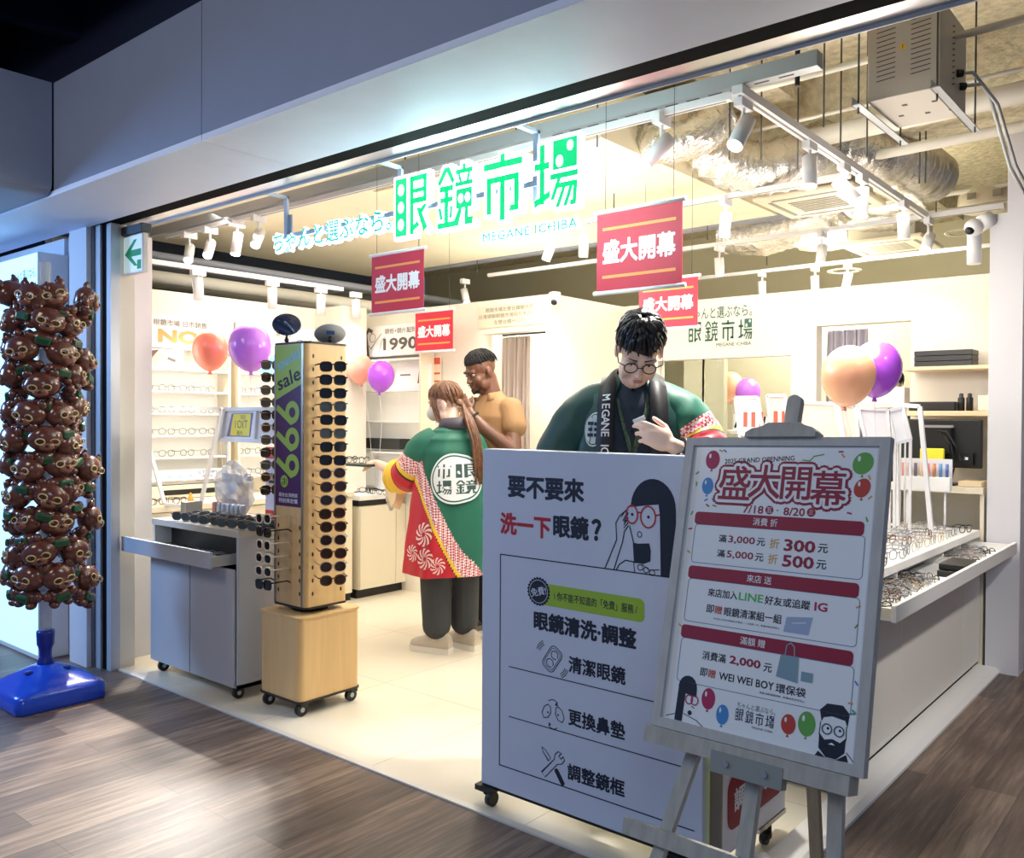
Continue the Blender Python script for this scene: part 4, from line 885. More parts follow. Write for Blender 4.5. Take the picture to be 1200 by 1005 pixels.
def cassette(c, w_, label):
    t = thing('ceiling_cassette', label, 'air conditioner', c); m = MB(); m.rbox(-w_/2, w_/2, -w_/2, w_/2, -.03, 0, M_cream, .012); m.build('panel', t)
    m = MB(); m.rbox(-w_*.40, w_*.40, -w_*.40, w_*.40, 0, .20, mat('unit_grey', (196, 190, 172), .6), .01); m.build('body', t)
    m = MB()
    for i in range(7): m.box(-w_*.24, w_*.24, -w_*.22+i*w_*.07, -w_*.20+i*w_*.07, -.034, -.03, mat('louvre_grey', (150, 146, 132), .6))
    for s in (-1, 1): m.box(s*w_*.36, s*w_*.40, -w_*.34, w_*.34, -.033, -.03, _mats['louvre_grey']); m.box(-w_*.34, w_*.34, s*w_*.36, s*w_*.40, -.033, -.03, _mats['louvre_grey'])
    m.build('grille', t)
cassette((-2.06, 5.45, 2.80), .62, 'square cream ceiling cassette behind the middle lighting track')
cassette((-2.02, 6.75, 2.72), .58, 'square cream ceiling cassette above the logo wall doorway')
def small_unit(c, label):
    t = thing('ceiling_unit', label, 'air conditioner', c); m = MB(); m.lathe([(0, -.02), (.19, -.02), (.20, 0), (.19, .09), (0, .09)], M_cream, n=8); m.build('body', t); m = MB()
    for x in (-.09, .06): m.box(x, x+.05, -.205, -.19, .02, .06, mat('louvre_grey', (150, 146, 132), .6))
    m.build('grille', t)
small_unit((-2.62, 7.0, 2.82), 'small eight sided cream ceiling unit left of the clear collared lamp'); small_unit((-1.32, 6.5, 2.84), 'small eight sided cream ceiling unit beside the right post')
for (c, lab) in (((-2.55, 7.3, 2.64), 'cream ceiling ring hanging above the back room'), ((-1.58, 7.0, 2.78), 'cream ceiling ring beside the security camera')):
    o = MB().lathe([(.10, 0), (.13, 0), (.135, .008), (.10, .008), (.10, 0)], M_cream, n=28).build('ceiling_ring'); o.location = c; tag(o, lab, 'ring')
t = thing('downlight_can', 'cream cylindrical ceiling can behind the tilted front spotlight', 'light', at(786, 170, Y=4.2)); m = MB(); m.lathe([(.0, .0), (.075, 0), (.09, 0), (.092, .02), (.085, .26), (0, .26)], M_cream, n=24); m.build('can', t); MB().lathe([(0, -.002), (.07, -.002), (.07, .0)], mat('can_inside', (150, 140, 110), .6), n=24).build('opening', t)
# control box with louvres, brackets and cables
bx = thing('control_box', 'grey louvred electrical box hung from the ceiling at the top right', 'box', (-1.08, 3.98, 2.75)); X0, X1, Y0, Y1 = -.153, .13, -.20, .22
M_boxg = mat('enclosure_grey', (196, 192, 184), .5)
m = MB(); m.rbox(X0, X1, Y0, Y1, 0, .36, M_boxg, .004); m.build('enclosure', bx)
m = MB(); fr = Fr((0, Y0-.001, 0), (1, 0, 0), (0, 0, 1))
for cx0 in (-.115, .02):
    for i in range(13): m.line(fr, [(cx0, .075+.02*i), (cx0+.075, .080+.02*i)], .004, mat('slot_dark', (74, 72, 68), .6), .001)
fs = Fr((X1+.001, 0, 0), (0, 1, 0), (0, 0, 1))
for i in range(11): m.line(fs, [(-.02, .06+.024*i), (.02, .075+.024*i)], .006, _mats['slot_dark'], .001)
for (x, y) in ((-.1, .05), (-.05, -.08), (0, .08), (.06, -.05), (.09, .1)): m.box(x, x+.02, y, y+.02, -.001, 0, _mats['slot_dark'])
m.build('vent_pattern', bx)
m = MB(); m.poly(fr, [(-.028, .185), (.004, .185), (-.012, .215)], mat('warning_yellow', (240, 200, 50), .5), .0015); m.text(fr, '!', -.012, .196, .016, M_black, .002, bold=.03); m.build('warning_label', bx)
for x in (X0-.03, X1-.01):
    b = MB(); b.box(x, x+.035, Y0-.10, Y1+.16, -.035, -.03, M_galv); b.box(x, x+.004, Y0-.10, Y1+.16, -.035, 0.0, M_galv); b.build('support_channel', bx)
for (x, y) in ((X0-.015, Y0-.06), (X1-.005, Y0-.02), (X1+.02, Y1+.08), (X0-.01, Y1+.08)): MB().cyl((x, y, -.06), (x, y, .66), .004, M_rod, n=6).build('hanger_rod', bx)
for k, (dz, dx) in enumerate(((.13, .05), (.09, .075))):
    m = MB(); m.tube([(X1, .06+.05*k, dz), (X1+dx, .12+.05*k, dz+.01), (X1+dx+.035, .25+.04*k, dz-.05), (X1+dx+.025, .75, -.12), (X1+dx+.0, 1.35, -.15)], .008, M_galv, n=8); m.cyl((X1, .06+.05*k, dz), (X1+.02, .075+.05*k, dz), .016, M_black); m.build('cable', bx)
# pipes
def pipe(label, a, b, r, m_=None, name='ceiling_pipe'):
    o = MB().cyl(Vector(a)-Vector(a), Vector(b)-Vector(a), r, m_ or M_pipe, n=12).build(name); o.location = a; tag(o, label, 'pipe'); return o
pipe('thin white pipe crossing just behind the steel channel end', (-3.0, 4.1, 3.03), (-.2, 4.0, 3.03), .016)
pipe('thin white pipe, lower of the thin pair, crossing behind the foil duct', (-3.2, 4.75, 3.06), (-.2, 4.65, 3.06), .011)
pipe('thick white pipe crossing behind the louvred box', (-2.1, 4.85, 2.99), (-.1, 4.75, 2.99), .055)
pipe('second thick white pipe directly under the first behind the louvred box', (-2.1, 5.2, 2.93), (-.1, 5.1, 2.93), .03)
pipe('white pipe running above the far ceiling unit to the right post', (-2.2, 6.4, 2.93), (-.2, 6.3, 2.93), .016)
pipe('thin white conduit low beside the far ceiling unit', (-1.9, 6.2, 2.78), (-.9, 6.15, 2.78), .013)
M_tray = mat('cable_tray_grey', (168, 174, 188), .6, .1)
for i, (x, z, r) in enumerate(((-6.25, 2.46, .05), (-6.45, 2.66, .03), (-6.7, 2.52, .06), (-7.0, 2.75, .04), (-7.25, 2.6, .07), (-7.6, 2.8, .05))):
    pipe('grey service pipe above the left shelves, %s from the shop' % ('first', 'second', 'third', 'fourth', 'fifth', 'farthest')[i], (x, 2.5, z), (x-.1, 8.5, z), r, M_tray if i % 2 else M_pipe, 'service_pipe')
t = thing('cable_tray', 'grey perforated cable tray behind the cream slab', 'tray', (-4.5, 6.05, 2.86)); m = MB(); m.box(-2.0, 2.6, -.05, .05, 0, .02, M_tray); m.box(-2.0, 2.6, -.055, -.05, 0, .06, M_tray); m.build('tray', t)
for i, (px_, y_) in enumerate(((965, 4.0), (985, 4.4), (1016, 4.6), (892, 4.3), (855, 4.2), (935, 4.6), (1078, 5.3), (1085, 5.3), (700, 3.6), (605, 3.27), (475, 3.27), (1098, 6.1), (900, 7.29), (1000, 7.28), (560, 5.99), (830, 5.98), (720, 4.73))):
    x = at(px_, 160, Y=y_).x; z0 = 2.76 if i not in (9, 10) else 2.78
    o = MB().cyl((0, 0, 0), (0, 0, 3.42-z0), .0045, M_rod, n=6).build('hanger_rod'); o.location = (x, y_, z0); tag(o, 'thin threaded steel rod hanging from the concrete ceiling', 'rod', 'hanger rods under the ceiling')
m = MB(); m.cyl((0, 0, 0), (0, 0, .62), .011, M_black, n=8); o = m.build('cable_drop'); o.location = (at(934, 130, Y=3.55).x, 3.55, 2.80); tag(o, 'black cable dropping from the ceiling behind the steel channel', 'cable')
# cameras
def dome(c, label, aim):
    t = thing('security_camera', label, 'camera', c); m = MB(); m.lathe([(0, .045), (.04, .045), (.043, .02), (.036, 0), (0, 0)], M_whitep, n=20); m.build('mount', t)
    m = MB(); m.ell((0, 0, -.01), (.042, .042, .042), M_whitep, 18, 12); m.build('ball', t)
    a = Vector(aim).normalized(); m = MB(); m.ell(a*.016+Vector((0, 0, -.01)), (.03, .03, .03), M_black, 14, 10); m.build('lens', t)
dome((-3.72, 4.905, 2.255), 'white dome camera on the wall corner above the staff man', (.35, -.8, -.5))
t = thing('security_camera', 'white bullet dome camera on the right post', 'camera', (-1.16, 5.50, 2.53)); m = MB(); m.cyl((.05, .03, .03), (0, 0, .0), .045, M_whitep, n=16); m.build('mount', t); m = MB(); m.ell((-.03, -.02, -.02), (.05, .05, .05), M_whitep, 18, 12); m.build('ball', t); m = MB(); m.ell((-.043, -.052, -.04), (.028, .022, .024), M_black, 14, 10); m.build('lens', t); m = MB(); m.cyl((-.035, .02, -.05), (-.035, .02, -.22), .038, M_whitep, n=16); m.build('body', t)
t = thing('junction_box', 'small white junction box under the pipes beside the exit sign', 'box', (-5.89, 2.72, 2.301)); MB().rbox(-.08, .08, -.05, .05, 0, .075, M_whitep, .006).build('body', t)

# ================================================================== EXIT SIGN, SHOP SIGN, BANNERS
M_exit = mat('exit_panel', (216, 230, 232), .4, emit=(210, 232, 232), estr=.35); M_exg = mat('exit_green', (16, 140, 90), .4, emit=(16, 140, 90), estr=.25)
ex = thing('exit_sign', 'hanging white exit sign with a green arrow beside the left post', 'sign', (-4.73, 2.388, 2.205)); m = MB(); m.rbox(-.105, .115, -.016, .016, 0, .215, M_whitep, .004); m.build('panel', ex)
m = MB(); m.rbox(-.125, .125, -.03, .03, .218, .265, mat('bracket_dark', (74, 82, 92), .5), .004); m.build('bracket', ex)
m = MB(); fr = FX(-.0165); m.rect(fr, -.098, .008, .108, .207, M_exit, .0005)
m.poly(fr, [(-.085, .112), (.02, .185), (.055, .185), (-.01, .13), (.10, .13), (.10, .094), (-.01, .094), (.06, .04), (.025, .04)], M_exg, .001); m.rect(fr, .055, .02, .10, .07, M_exg, .001); m.build('arrow_print', ex)

M_sgreen = mat('sign_green_glow', (20, 200, 124), .4, emit=(12, 206, 122), estr=.85); M_swhite = mat('sign_white_glow', (240, 255, 255), .4, emit=(232, 252, 255), estr=5.)
M_scyan = mat('sign_cyan_glow', (60, 180, 170), .4, emit=(30, 176, 160), estr=.8); M_hang = mat('hanger_paint', (190, 205, 225), .5)
SY = 2.56
sg = thing('shop_sign', 'glowing green and white shop sign hanging over the entrance', 'sign', (-2.80, SY, 2.10))
m = MB(); fr = FX(0)
logo(m, fr, 0, .088, .955, .245, M_swhite, M_swhite, -.03, grow=.012, holes=False, depth=.028); m.build('glowing_body', sg)
m = MB(); logo(m, fr, 0, .088, .955, .245, M_sgreen, M_swhite, .001); m.build('green_face', sg)
m = MB(); m.text(fr, 'ちゃんと選ぶなら。', -.455, .170, .11, M_swhite, -.02, bold=.085, w=.90); m.text(fr, 'ちゃんと選ぶなら。', -.455, .170, .11, M_swhite, -.004, bold=.06, w=.88); m.text(fr, 'ちゃんと選ぶなら。', -.455, .172, .098, M_scyan, .001, bold=.02, w=.86); m.build('tagline', sg)
m = MB(); m.text(fr, 'MEGANE ICHIBA', .73, .022, .052, M_swhite, -.004, bold=.09, w=.48, space=1.1); m.text(fr, 'MEGANE ICHIBA', .73, .022, .036, M_scyan, .001, bold=.02, w=.455, space=1.1); m.build('small_lettering', sg)
m = MB(); m.box(-.90, .95, .006, .022, .185, .205, M_hang)
for x in (-.79, .02, .76): m.box(x-.012, x+.012, .004, .016, .2, .39, M_hang); m.box(x-.012, x+.012, -.105, .016, .378, .39, M_hang); m.box(x-.02, x+.035, .016, .022, .12, .30, M_hang)
m.build('hanger', sg)

M_ban = mat('banner_red', (196, 34, 58), .55); M_banw = mat('banner_white', (246, 240, 240), .55); M_bano = mat('banner_orange', (240, 150, 74), .55)
def banner(c, w_, h, label, lean=0.):
    t = thing('banner', label, 'banner', c, lean); m = MB(); m.box(-w_/2, w_/2, -.001, .001, -h, 0, M_ban); m.build('cloth', t)
    m = MB(); fr = FX(-.0015); m.text(fr, '盛大開幕', 0, -h*.50, h*.30, M_banw, .0003, bold=.035, w=w_*.86)
    for z in (-.21, -.80): m.rect(fr, -w_*.43, h*z-.008, w_*.43, h*z+.004, M_bano, .0003)
    m.build('lettering', t)
    for z in (0, -h): MB().cyl((-w_/2-.015, 0, z), (w_/2+.015, 0, z), .009, M_whitep, n=8).build('rod', t)
    m = MB()
    for x in (-w_*.4, w_*.4): m.cyl((x, 0, .006), (x, 0, (3.42 if c[1] < 4 else 2.86)-c[2]), .0015, M_rod, n=4)
    m.build('string', t)
banner((-3.42, 3.14, 2.286), .40, .315, 'red grand opening banner nearest the left half of the glowing sign')
banner((-4.72, 4.71, 2.226), .40, .305, 'small red grand opening banner hanging above the masked woman')
banner((-1.886, 3.04, 2.275), .40, .335, 'largest red grand opening banner right of the glowing sign')
banner((-2.664, 4.63, 2.26), .40, .30, 'red grand opening banner hanging just above the head of the bending staff man')

# ================================================================== BALLOONS
def balloon(c, r, rgb, label, group, anchor, seed):
    t = thing('balloon', label, 'balloon', c, 0, group); mm = mat('balloon_%s' % rgb[3], rgb[:3], .22, coat=.3)
    prof = []
    for i in range(19):
        a = PI*i/18; z = math.cos(a); rad = math.sin(a)*(1-.12*max(0, -z)**2)
        prof.append((r*rad, r*1.12*z if z > 0 else r*1.25*z))
    T = Matrix.Rotation(.12*math.sin(seed*3), 3, 'X') @ Matrix.Rotation(.15*math.cos(seed*5), 3, 'Y')
    MB().lathe(prof, mm, n=28, T=T).build('skin', t)
    k = T @ Vector((0, 0, -r*1.25)); MB().cyl(k+Vector((0, 0, .008)), k-Vector((0, 0, .018)), .006, mm, r1=.014, n=10).build('knot', t)
    a = Vector(anchor)-Vector(c); MB().tube([k, k+(a-k)*.3+Vector((.02, 0, 0)), k+(a-k)*.7-Vector((.02, 0, 0)), a], .0018, M_paper, n=4).build('string', t)
OR = (255, 142, 116, 'coral'); PU = (204, 122, 246, 'violet'); PE = (255, 190, 150, 'peach'); PK = (250, 166, 146, 'salmon'); VI = (176, 84, 226, 'purple')
balloon((-4.90, 2.95, 1.83), .108, OR, 'coral balloon over the white frame beside the first lit shelves', None, (-4.62, 2.92, .86), 1)
balloon((-4.49, 2.96, 1.832), .123, PU, 'bright violet balloon just left of the sunglasses tower', None, (-4.60, 2.92, .86), 2)
balloon((-5.40, 4.56, 1.81), .105, PK, 'salmon balloon half behind the right side of the tower', None, (-5.45, 4.80, .90), 3)
balloon((-5.10, 4.52, 1.738), .105, VI, 'purple balloon between the tower and the masked woman', None, (-5.40, 4.80, .90), 4)
balloon((-1.49, 4.34, 1.64), .128, PE, 'large peach balloon above the right counter', None, (-1.50, 4.62, .81), 5)
balloon((-1.415, 4.52, 1.68), .122, VI, 'purple balloon tucked behind the large peach balloon', None, (-1.50, 4.66, .81), 6)
for i, (x, z, c_, r_, lab) in enumerate(((-3.38, 1.56, PK, .10, 'salmon balloon lowest left behind the window'), (-3.22, 1.69, PE, .105, 'peach balloon highest behind the window'), (-3.07, 1.64, PU, .10, 'violet balloon rightmost behind the window'), (-3.45, 1.51, VI, .075, 'small purple balloon leftmost behind the window'))):
    balloon((x, 6.62-.12*(i == 3), z), r_, c_, lab, None, (-3.15, 6.60, .92), 7+i)
tb = thing('side_table', 'white table with small picture cards behind the window', 'table', (-3.0, 6.62, 0)); m = MB(); m.rbox(-.45, .45, -.2, .2, 1.30, 1.33, M_white, .004); m.build('table_top', tb)
for x in (-.4, .4):
    for y in (-.15, .15): MB().box(x-.02, x+.02, y-.02, y+.02, 0, 1.30, M_white).build('leg', tb)
for i in range(3):
    t = thing('picture_card', 'small dark patterned picture card behind the window, %s' % ('leftmost of three', 'middle of three', 'rightmost of three')[i], 'card', (-3.25+.17*i, 6.50, 1.3305)); MB().box(-.06, .06, 0, .006, 0, .15-.02*i, M_paper).build('card', t); m = MB(); fr = FX(-.001)
    m.line(fr, [(-.04, .02), (-.01, .1), (.03, .04), (.04, .11)], .018, M_ink, .0005); m.build('print', t)
# ================================================================== WHITE ROLLING BOARD
M_board = mat('board_white', (198, 208, 228), .38, spec=.4)
bd = thing('rolling_board', 'tall white rolling sign board about glasses cleaning in front of the staff man', 'sign', (-1.70, 2.404, 0)); ox = -1.70
m = MB(); m.rbox(-.452, .452, 0, .055, .07, 1.306, M_board, .004); m.build('board', bd)
m = MB(); fr = FX(-.0008, -ox, 0); fr.o.x = 1.70   # local x = world x + 1.70
W = lambda m_, s, x0, x1, z, h, c=M_ink, b=.042: m_.text(fr, s, (x0+x1)/2, z, h, c, 0, bold=b, w=x1-x0)
L_ = lambda m_, pts, w_=.0045, c=M_ink, cl=False: m_.line(fr, pts, w_, c, 0, cl)
W(m, '要不要來', -2.03, -1.695, 1.176, .082); 
W(m, '洗一下', -2.065, -1.835, 1.04, .080, M_inkred); W(m, '眼鏡', -1.825, -1.675, 1.05, .080); W(m, '？', -1.665, -1.625, 1.05, .075)
L_(m, [(-2.063, .926), (-2.063, .160), (-1.275, .160)], .004); L_(m, [(-2.063, .926), (-1.275, .926)], .004)
for z in (.526, .346): L_(m, [(-2.02, z), (-1.275, z)], .0035)
m.rrect(fr, -1.885, .770, -1.458, .845, .02, M_printg, 0)
N = 24; m.poly(fr, [(-1.886+(.052 if k % 2 else .046)*math.cos(2*PI*k/(2*N)), .814+(.052 if k % 2 else .046)*math.sin(2*PI*k/(2*N))) for k in range(2*N)], M_ink, .0005); m.ring(fr, -1.886, .814, .040, .002, M_board, .001)
m.text(fr, '免費!', -1.886, .814, .030, M_board, .001, bold=.02, w=.068, rot=.25)
m.text(fr, '\\ 你不能不知道的「免費」服務 /', -1.652, .808, .030, M_ink, .0005, bold=.012, w=.335)
W(m, '眼鏡清洗·調整', -1.908, -1.487, .712, .068)
W(m, '清潔眼鏡', -1.755, -1.527, .585, .058, b=.03); W(m, '更換鼻墊', -1.755, -1.527, .405, .058, b=.03); W(m, '調整鏡框', -1.757, -1.527, .218, .058, b=.03)
def arc(cx_, cy_, rx, ry, a0, a1, n=12): return [(cx_+rx*math.cos(math.radians(a0+(a1-a0)*k/n)), cy_+ry*math.sin(math.radians(a0+(a1-a0)*k/n))) for k in range(n+1)]
# washing tray icon
ic = lambda px_, pz: (px_, pz)
c0 = (-1.825, .588); rot = lambda p, a, c: (c[0]+p[0]*math.cos(a)-p[1]*math.sin(a), c[1]+p[0]*math.sin(a)+p[1]*math.cos(a))
L_(m, [rot(p, -.6, c0) for p in rr_pts(-.028, -.045, .028, .045, .018)], .003, cl=True); L_(m, [rot(p, -.6, c0) for p in rr_pts(-.022, -.038, .022, .038, .014)], .002, cl=True)
for dy in (-.018, .018): L_(m, [rot((p[0], p[1]+dy), -.6, c0) for p in arc(0, 0, .015, .014, 0, 330, 16)], .003)
for r_ in (.05, .06, .07): L_(m, arc(-1.845, .60, r_*.7, r_*.7, 115, 165, 6), .0025); L_(m, arc(-1.805, .575, r_*.7, r_*.7, -65, -15, 6), .0025)
for s in (-1, 1):
    L_(m, [(-1.82+s*.022+s*p[0], .40+p[1]) for p in ((0, .028), (.016, .018), (.026, -.006), (.018, -.022), (0, -.018), (-.012, 0), (-.010, .022))], .003, cl=True); m.disc(fr, -1.82+s*.022, .40, .0035, M_ink)
L_(m, arc(-1.82, .40, .034, .048, 55, 125, 8), .003); L_(m, arc(-1.82, .395, .034, .048, 235, 305, 8), .003); m.poly(fr, [(-1.806, .443), (-1.798, .43), (-1.812, .43)], M_ink); m.poly(fr, [(-1.836, .352), (-1.84, .366), (-1.828, .362)], M_ink)
c1 = (-1.82, .222)
L_(m, [rot(p, -.75, c1) for p in ((-.010, -.06), (-.010, .02), (-.02, .035), (-.018, .055), (-.006, .06), (-.006, .045), (.006, .045), (.006, .06), (.018, .055), (.02, .035), (.010, .02), (.010, -.06))], .003, cl=True)
L_(m, [rot(p, .75, c1) for p in ((-.007, .02), (-.007, .055), (0, .07), (.007, .055), (.007, .02))], .003, cl=True); m.poly(fr, [rot(p, .62, (-1.815, .222)) for p in rr_pts(-.009, -.072, .009, -.012, .008)], M_ink, 0)
# drawn woman with red glasses: linework
zz = .0
hair = [(-1.515, 1.135)] + arc(-1.43, 1.135, .082, .095, 175, 0, 14) + [(-1.343, .93), (-1.40, .925), (-1.405, 1.12), (-1.41, 1.15), (-1.45, 1.145), (-1.515, 1.135)]
m.poly(fr, hair, M_ink, 0)
m.ring(fr, -1.507, 1.112, .021, .005, M_inkred, .0008, .029); m.ring(fr, -1.447, 1.108, .027, .005, M_inkred, .0008, .034); L_(m, [(-1.486, 1.12), (-1.474, 1.12)], .005, M_inkred); L_(m, [(-1.42, 1.115), (-1.405, 1.118)], .006, M_inkred)
m.disc(fr, -1.506, 1.112, .005, M_ink); m.disc(fr, -1.446, 1.108, .005, M_ink); m.ring(fr, -1.478, 1.05, .008, .003, M_ink, 0, .009)
L_(m, [(-1.516, 1.075), (-1.50, 1.02)], .004); m.poly(fr, [(-1.503, 1.022), (-1.485, 1.02), (-1.442, 1.025), (-1.436, 1.00), (-1.438, .968), (-1.46, .958), (-1.498, .957), (-1.50, .98)], M_ink, 0)
L_(m, [(-1.498, .96), (-1.53, .962), (-1.555, .945), (-1.565, .926)], .004); L_(m, [(-1.50, .96), (-1.495, .926)], .003); L_(m, [(-1.47, .957), (-1.44, .94), (-1.405, .945)], .003)
for k in range(3): L_(m, arc(-1.475+.022*k, .945-.006*k, .010, .009, 0, 350, 10), .003)
L_(m, [(-1.61, .926), (-1.565, 1.025), (-1.568, 1.08), (-1.553, 1.105), (-1.53, 1.122)], .004); L_(m, [(-1.575, .926), (-1.542, 1.02), (-1.535, 1.055), (-1.52, 1.075)], .004)
for k in range(3): L_(m, [(-1.548+.006*k, 1.10-.012*k), (-1.53, 1.125-.016*k), (-1.522, 1.115-.016*k), (-1.538, 1.085-.010*k)], .003)
L_(m, [(-1.335, .955), (-1.31, .95), (-1.30, .945)], .003)
m.build('printed_face', bd, fix=False)
m = MB(); m.box(-.45, .452, .004, .05, .06, .07, M_black); m.build('base_strip', bd)
for x in (-.40, .38):
    c = MB(); c.cyl((x-.012, .0, .026), (x+.012, .0, .026), .026, M_black, n=16); c.box(x-.07, x+.01, -.015, .04, .046, .066, M_black); c.cyl((x-.035, .01, .045), (x-.028, .01, .045), .018, M_black, n=12); c.build('caster', bd)

# ================================================================== SMALL BOARD BEHIND THE EASEL
sb = thing('small_rolling_sign', 'small white rolling sign with a dark red bubble behind the easel legs', 'sign', (-1.205, 2.66, 0)); m = MB(); m.rbox(-.03, 0, -.225, .265, .075, .62, mat('sign_white', (236, 234, 238), .4), .004); m.build('board', sb)
m = MB(); fs = Fr((.001, 0, 0), (0, 1, 0), (0, 0, 1)); m.poly(fs, rr_pts(-.18, .145, .245, .315, .045), mat('bubble_red', (150, 22, 40), .5), 0); m.text(fs, '調整鏡框', .03, .232, .075, M_paper, .0006, bold=.03, w=.33); m.build('bubble_print', sb)
m = MB(); m.box(-.034, -.03, -.225, .265, .08, .62, mat('edge_lime', (214, 230, 80), .5)); m.box(-.035, .005, -.228, -.222, .075, .62, M_alu); m.box(-.035, .003, .05, .265, .06, .075, M_alu); m.build('edge', sb)
for y in (-.1, .12):
    c = MB(); c.cyl((-.02, y, .024), (.0, y, .024), .024, M_black, n=14); c.tube([(-.01, y+.07, .065), (-.01, y+.03, .06), (.005, y, .03), (.005, y-.05, .045)], .010, M_black); c.build('caster', sb)
t = thing('white_bundle', 'white cable bundle on the floor at the threshold corner', 'cable', (-1.16, 2.53, .0)); m = MB(); m.tube([(-.1, -.05, .02), (-.03, .02, .03), (.03, .06, .05), (.08, .03, .04), (.05, -.05, .03), (-.03, -.06, .02)], .022, M_whitep, n=10); m.tube([(.0, .02, .07), (.06, .0, .075), (.07, -.06, .05)], .015, M_whitep, n=8); m.build('bundle', t)
m = MB(); m.tube([(.05, -.02, .08), (.09, -.03, .10), (.11, -.06, .05)], .004, M_black, n=6); m.build('black_wire', t)

# ================================================================== EASEL AND POSTER
pe = thing('easel', 'white-washed wooden easel holding the framed opening poster', 'easel', (-.95, 2.05, 0))
PC = Vector((-.9078, 2.078, .9982)); yaw, lean, rol = math.radians(-3.06), math.radians(14.56), math.radians(1.35)
u = Vector((math.cos(yaw), math.sin(yaw), 0)); n_ = Vector((math.sin(yaw), -math.cos(yaw), 0)); v = Vector((0, 0, 1))*math.cos(lean)-n_*math.sin(lean)
u2 = u*math.cos(rol)+v*math.sin(rol); v2 = -u*math.sin(rol)+v*math.cos(rol)
LP = Fr(PC, u2, v2)                     # poster plane in world space
LE = Fr(PC-pe.location, u2, v2)         # the same in the easel's own space
def obox(mb, fr, x0, x1, y0, y1, d0, d1, m_):
    mb.add([fr(x, y, d) for d in (d0, d1) for x, y in ((x0, y0), (x1, y0), (x1, y1), (x0, y1))], [(0, 3, 2, 1), (4, 5, 6, 7), (0, 1, 5, 4), (1, 2, 6, 5), (2, 3, 7, 6), (3, 0, 4, 7)], m_)
def beam(mb, a, b, w_, t_, m_):
    """flat wooden bar from a to b, w_ wide across the view"""
    a = Vector(a); b = Vector(b); z = (b-a).normalized(); x = (u2-z*u2.dot(z)).normalized(); y = z.cross(x)
    vs = [p+x*sx*w_/2+y*sy*t_/2 for p in (a, b) for sx, sy in ((-1, -1), (1, -1), (1, 1), (-1, 1))]
    mb.add(vs, [(0, 3, 2, 1), (4, 5, 6, 7), (0, 1, 5, 4), (1, 2, 6, 5), (2, 3, 7, 6), (3, 0, 4, 7)], m_)
o_ = -pe.location
def wl(p): return Vector(p)+o_
leg_top = lambda x, y, d: LE(x, y, d)
# front legs spread downwards in the plane of the poster, behind the board
for (xa, ya, xb, lab) in ((.01, .30, -.32, 'l'), (.15, .30, .235, 'r')):
    a = LE(xa, ya, -.045); dirv = (LE(xb, -1.02, -.045)-a); k = (a.z)/(-dirv.z); b = a+dirv*k; m = MB(); beam(m, a, b, .034, .02, M_easel); m.build('leg', pe)
a = LE(.03, .40, -.04); b = LE(-.02, -1.02, -.04); m = MB(); k = (a.z-.18)/(a.z-b.z); beam(m, a, a+(b-a)*k, .036, .022, M_easel); m.build('mast', pe)
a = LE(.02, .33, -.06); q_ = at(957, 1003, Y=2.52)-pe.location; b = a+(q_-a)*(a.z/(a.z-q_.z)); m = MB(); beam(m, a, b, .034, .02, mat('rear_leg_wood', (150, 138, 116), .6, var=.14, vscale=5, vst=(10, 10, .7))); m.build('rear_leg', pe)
m = MB(); a = LE(-.335, -.665, -.025); b = LE(.27, -.70, -.025); z = (b-a).normalized(); beam(m, a, b, .04, .02, M_easel)
m.v = []; m.f = []; m.m = []; m.sm = []
obox(m, LE, -.34, .30, -.675, -.635, -.035, -.015, M_easel); m.build('crossbar', pe)
m = MB(); obox(m, LE, -.285, .25, -.428, -.386, -.03, .026, M_easel); m.build('ledge', pe)
m = MB(); obox(m, LE, -.088, .098, -.455, -.405, .0, .028, mat('bracket_metal', (150, 156, 152), .5, .3))
for x in (-.045, .055): m.cyl(LE(x, -.43, .028), LE(x, -.43, .033), .008, M_steel, n=10)
m.build('bracket', pe)
m = MB(); m.prism(LE, [(-.092, .383), (.098, .383), (.098, .397), (.088, .407), (.07, .412), (.055, .42), (-.03, .42), (-.05, .410), (-.075, .405), (-.092, .395)], -.02, .03, M_easel); m.build('clip', pe)
m = MB(); pts = [(-.010, .41), (.028, .41)] + [(.013+.019*math.cos(a), .487+.019*math.sin(a)) for a in [PI*k/8 for k in range(9)]]; m.prism(LE, [(p[0], p[1]) for p in pts], -.035, -.013, M_easel); m.build('mast_top', pe)
# poster
po = thing('framed_poster', 'pale framed grand opening poster clipped on the easel', 'poster', PC); LF = Fr((0, 0, 0), u2, v2); hw, hh = .275, .385
m = MB(); fw = .024
M_frame = mat('poster_frame_pale', (190, 190, 188), .5, var=.08, vscale=6, vst=(8, 8, 1))
obox(m, LF, -hw, -hw+fw, -hh, hh, -.012, .014, M_frame); obox(m, LF, hw-fw, hw, -hh, hh, -.012, .014, M_frame); obox(m, LF, -hw+fw, hw-fw, hh-fw+.002, hh, -.012, .014, M_frame); obox(m, LF, -hw+fw, hw-fw, -hh, -hh+fw, -.012, .014, M_frame); m.build('frame', po)
m = MB(); m.rect(LF, -hw+fw-.002, -hh+fw-.002, hw-fw+.002, hh-fw+.004, mat('poster_paper', (240, 245, 250), .22), .004); m.build('sheet', po)
m = MB(); D = .0046
def T(s, x0, x1, y, h, c=M_ink, b=.02, d=D): m.text(LF, s, (x0+x1)/2, y, h, c, d, bold=b, w=x1-x0)
M_wine = mat('ink_wine', (150, 28, 62), .5); M_pk = mat('ink_magenta', (176, 40, 92), .5); M_lg = mat('ink_leaf', (100, 170, 80), .5); M_bl = mat('ink_blue', (64, 140, 206), .5); M_rd = mat('ink_brick', (192, 66, 56), .5)
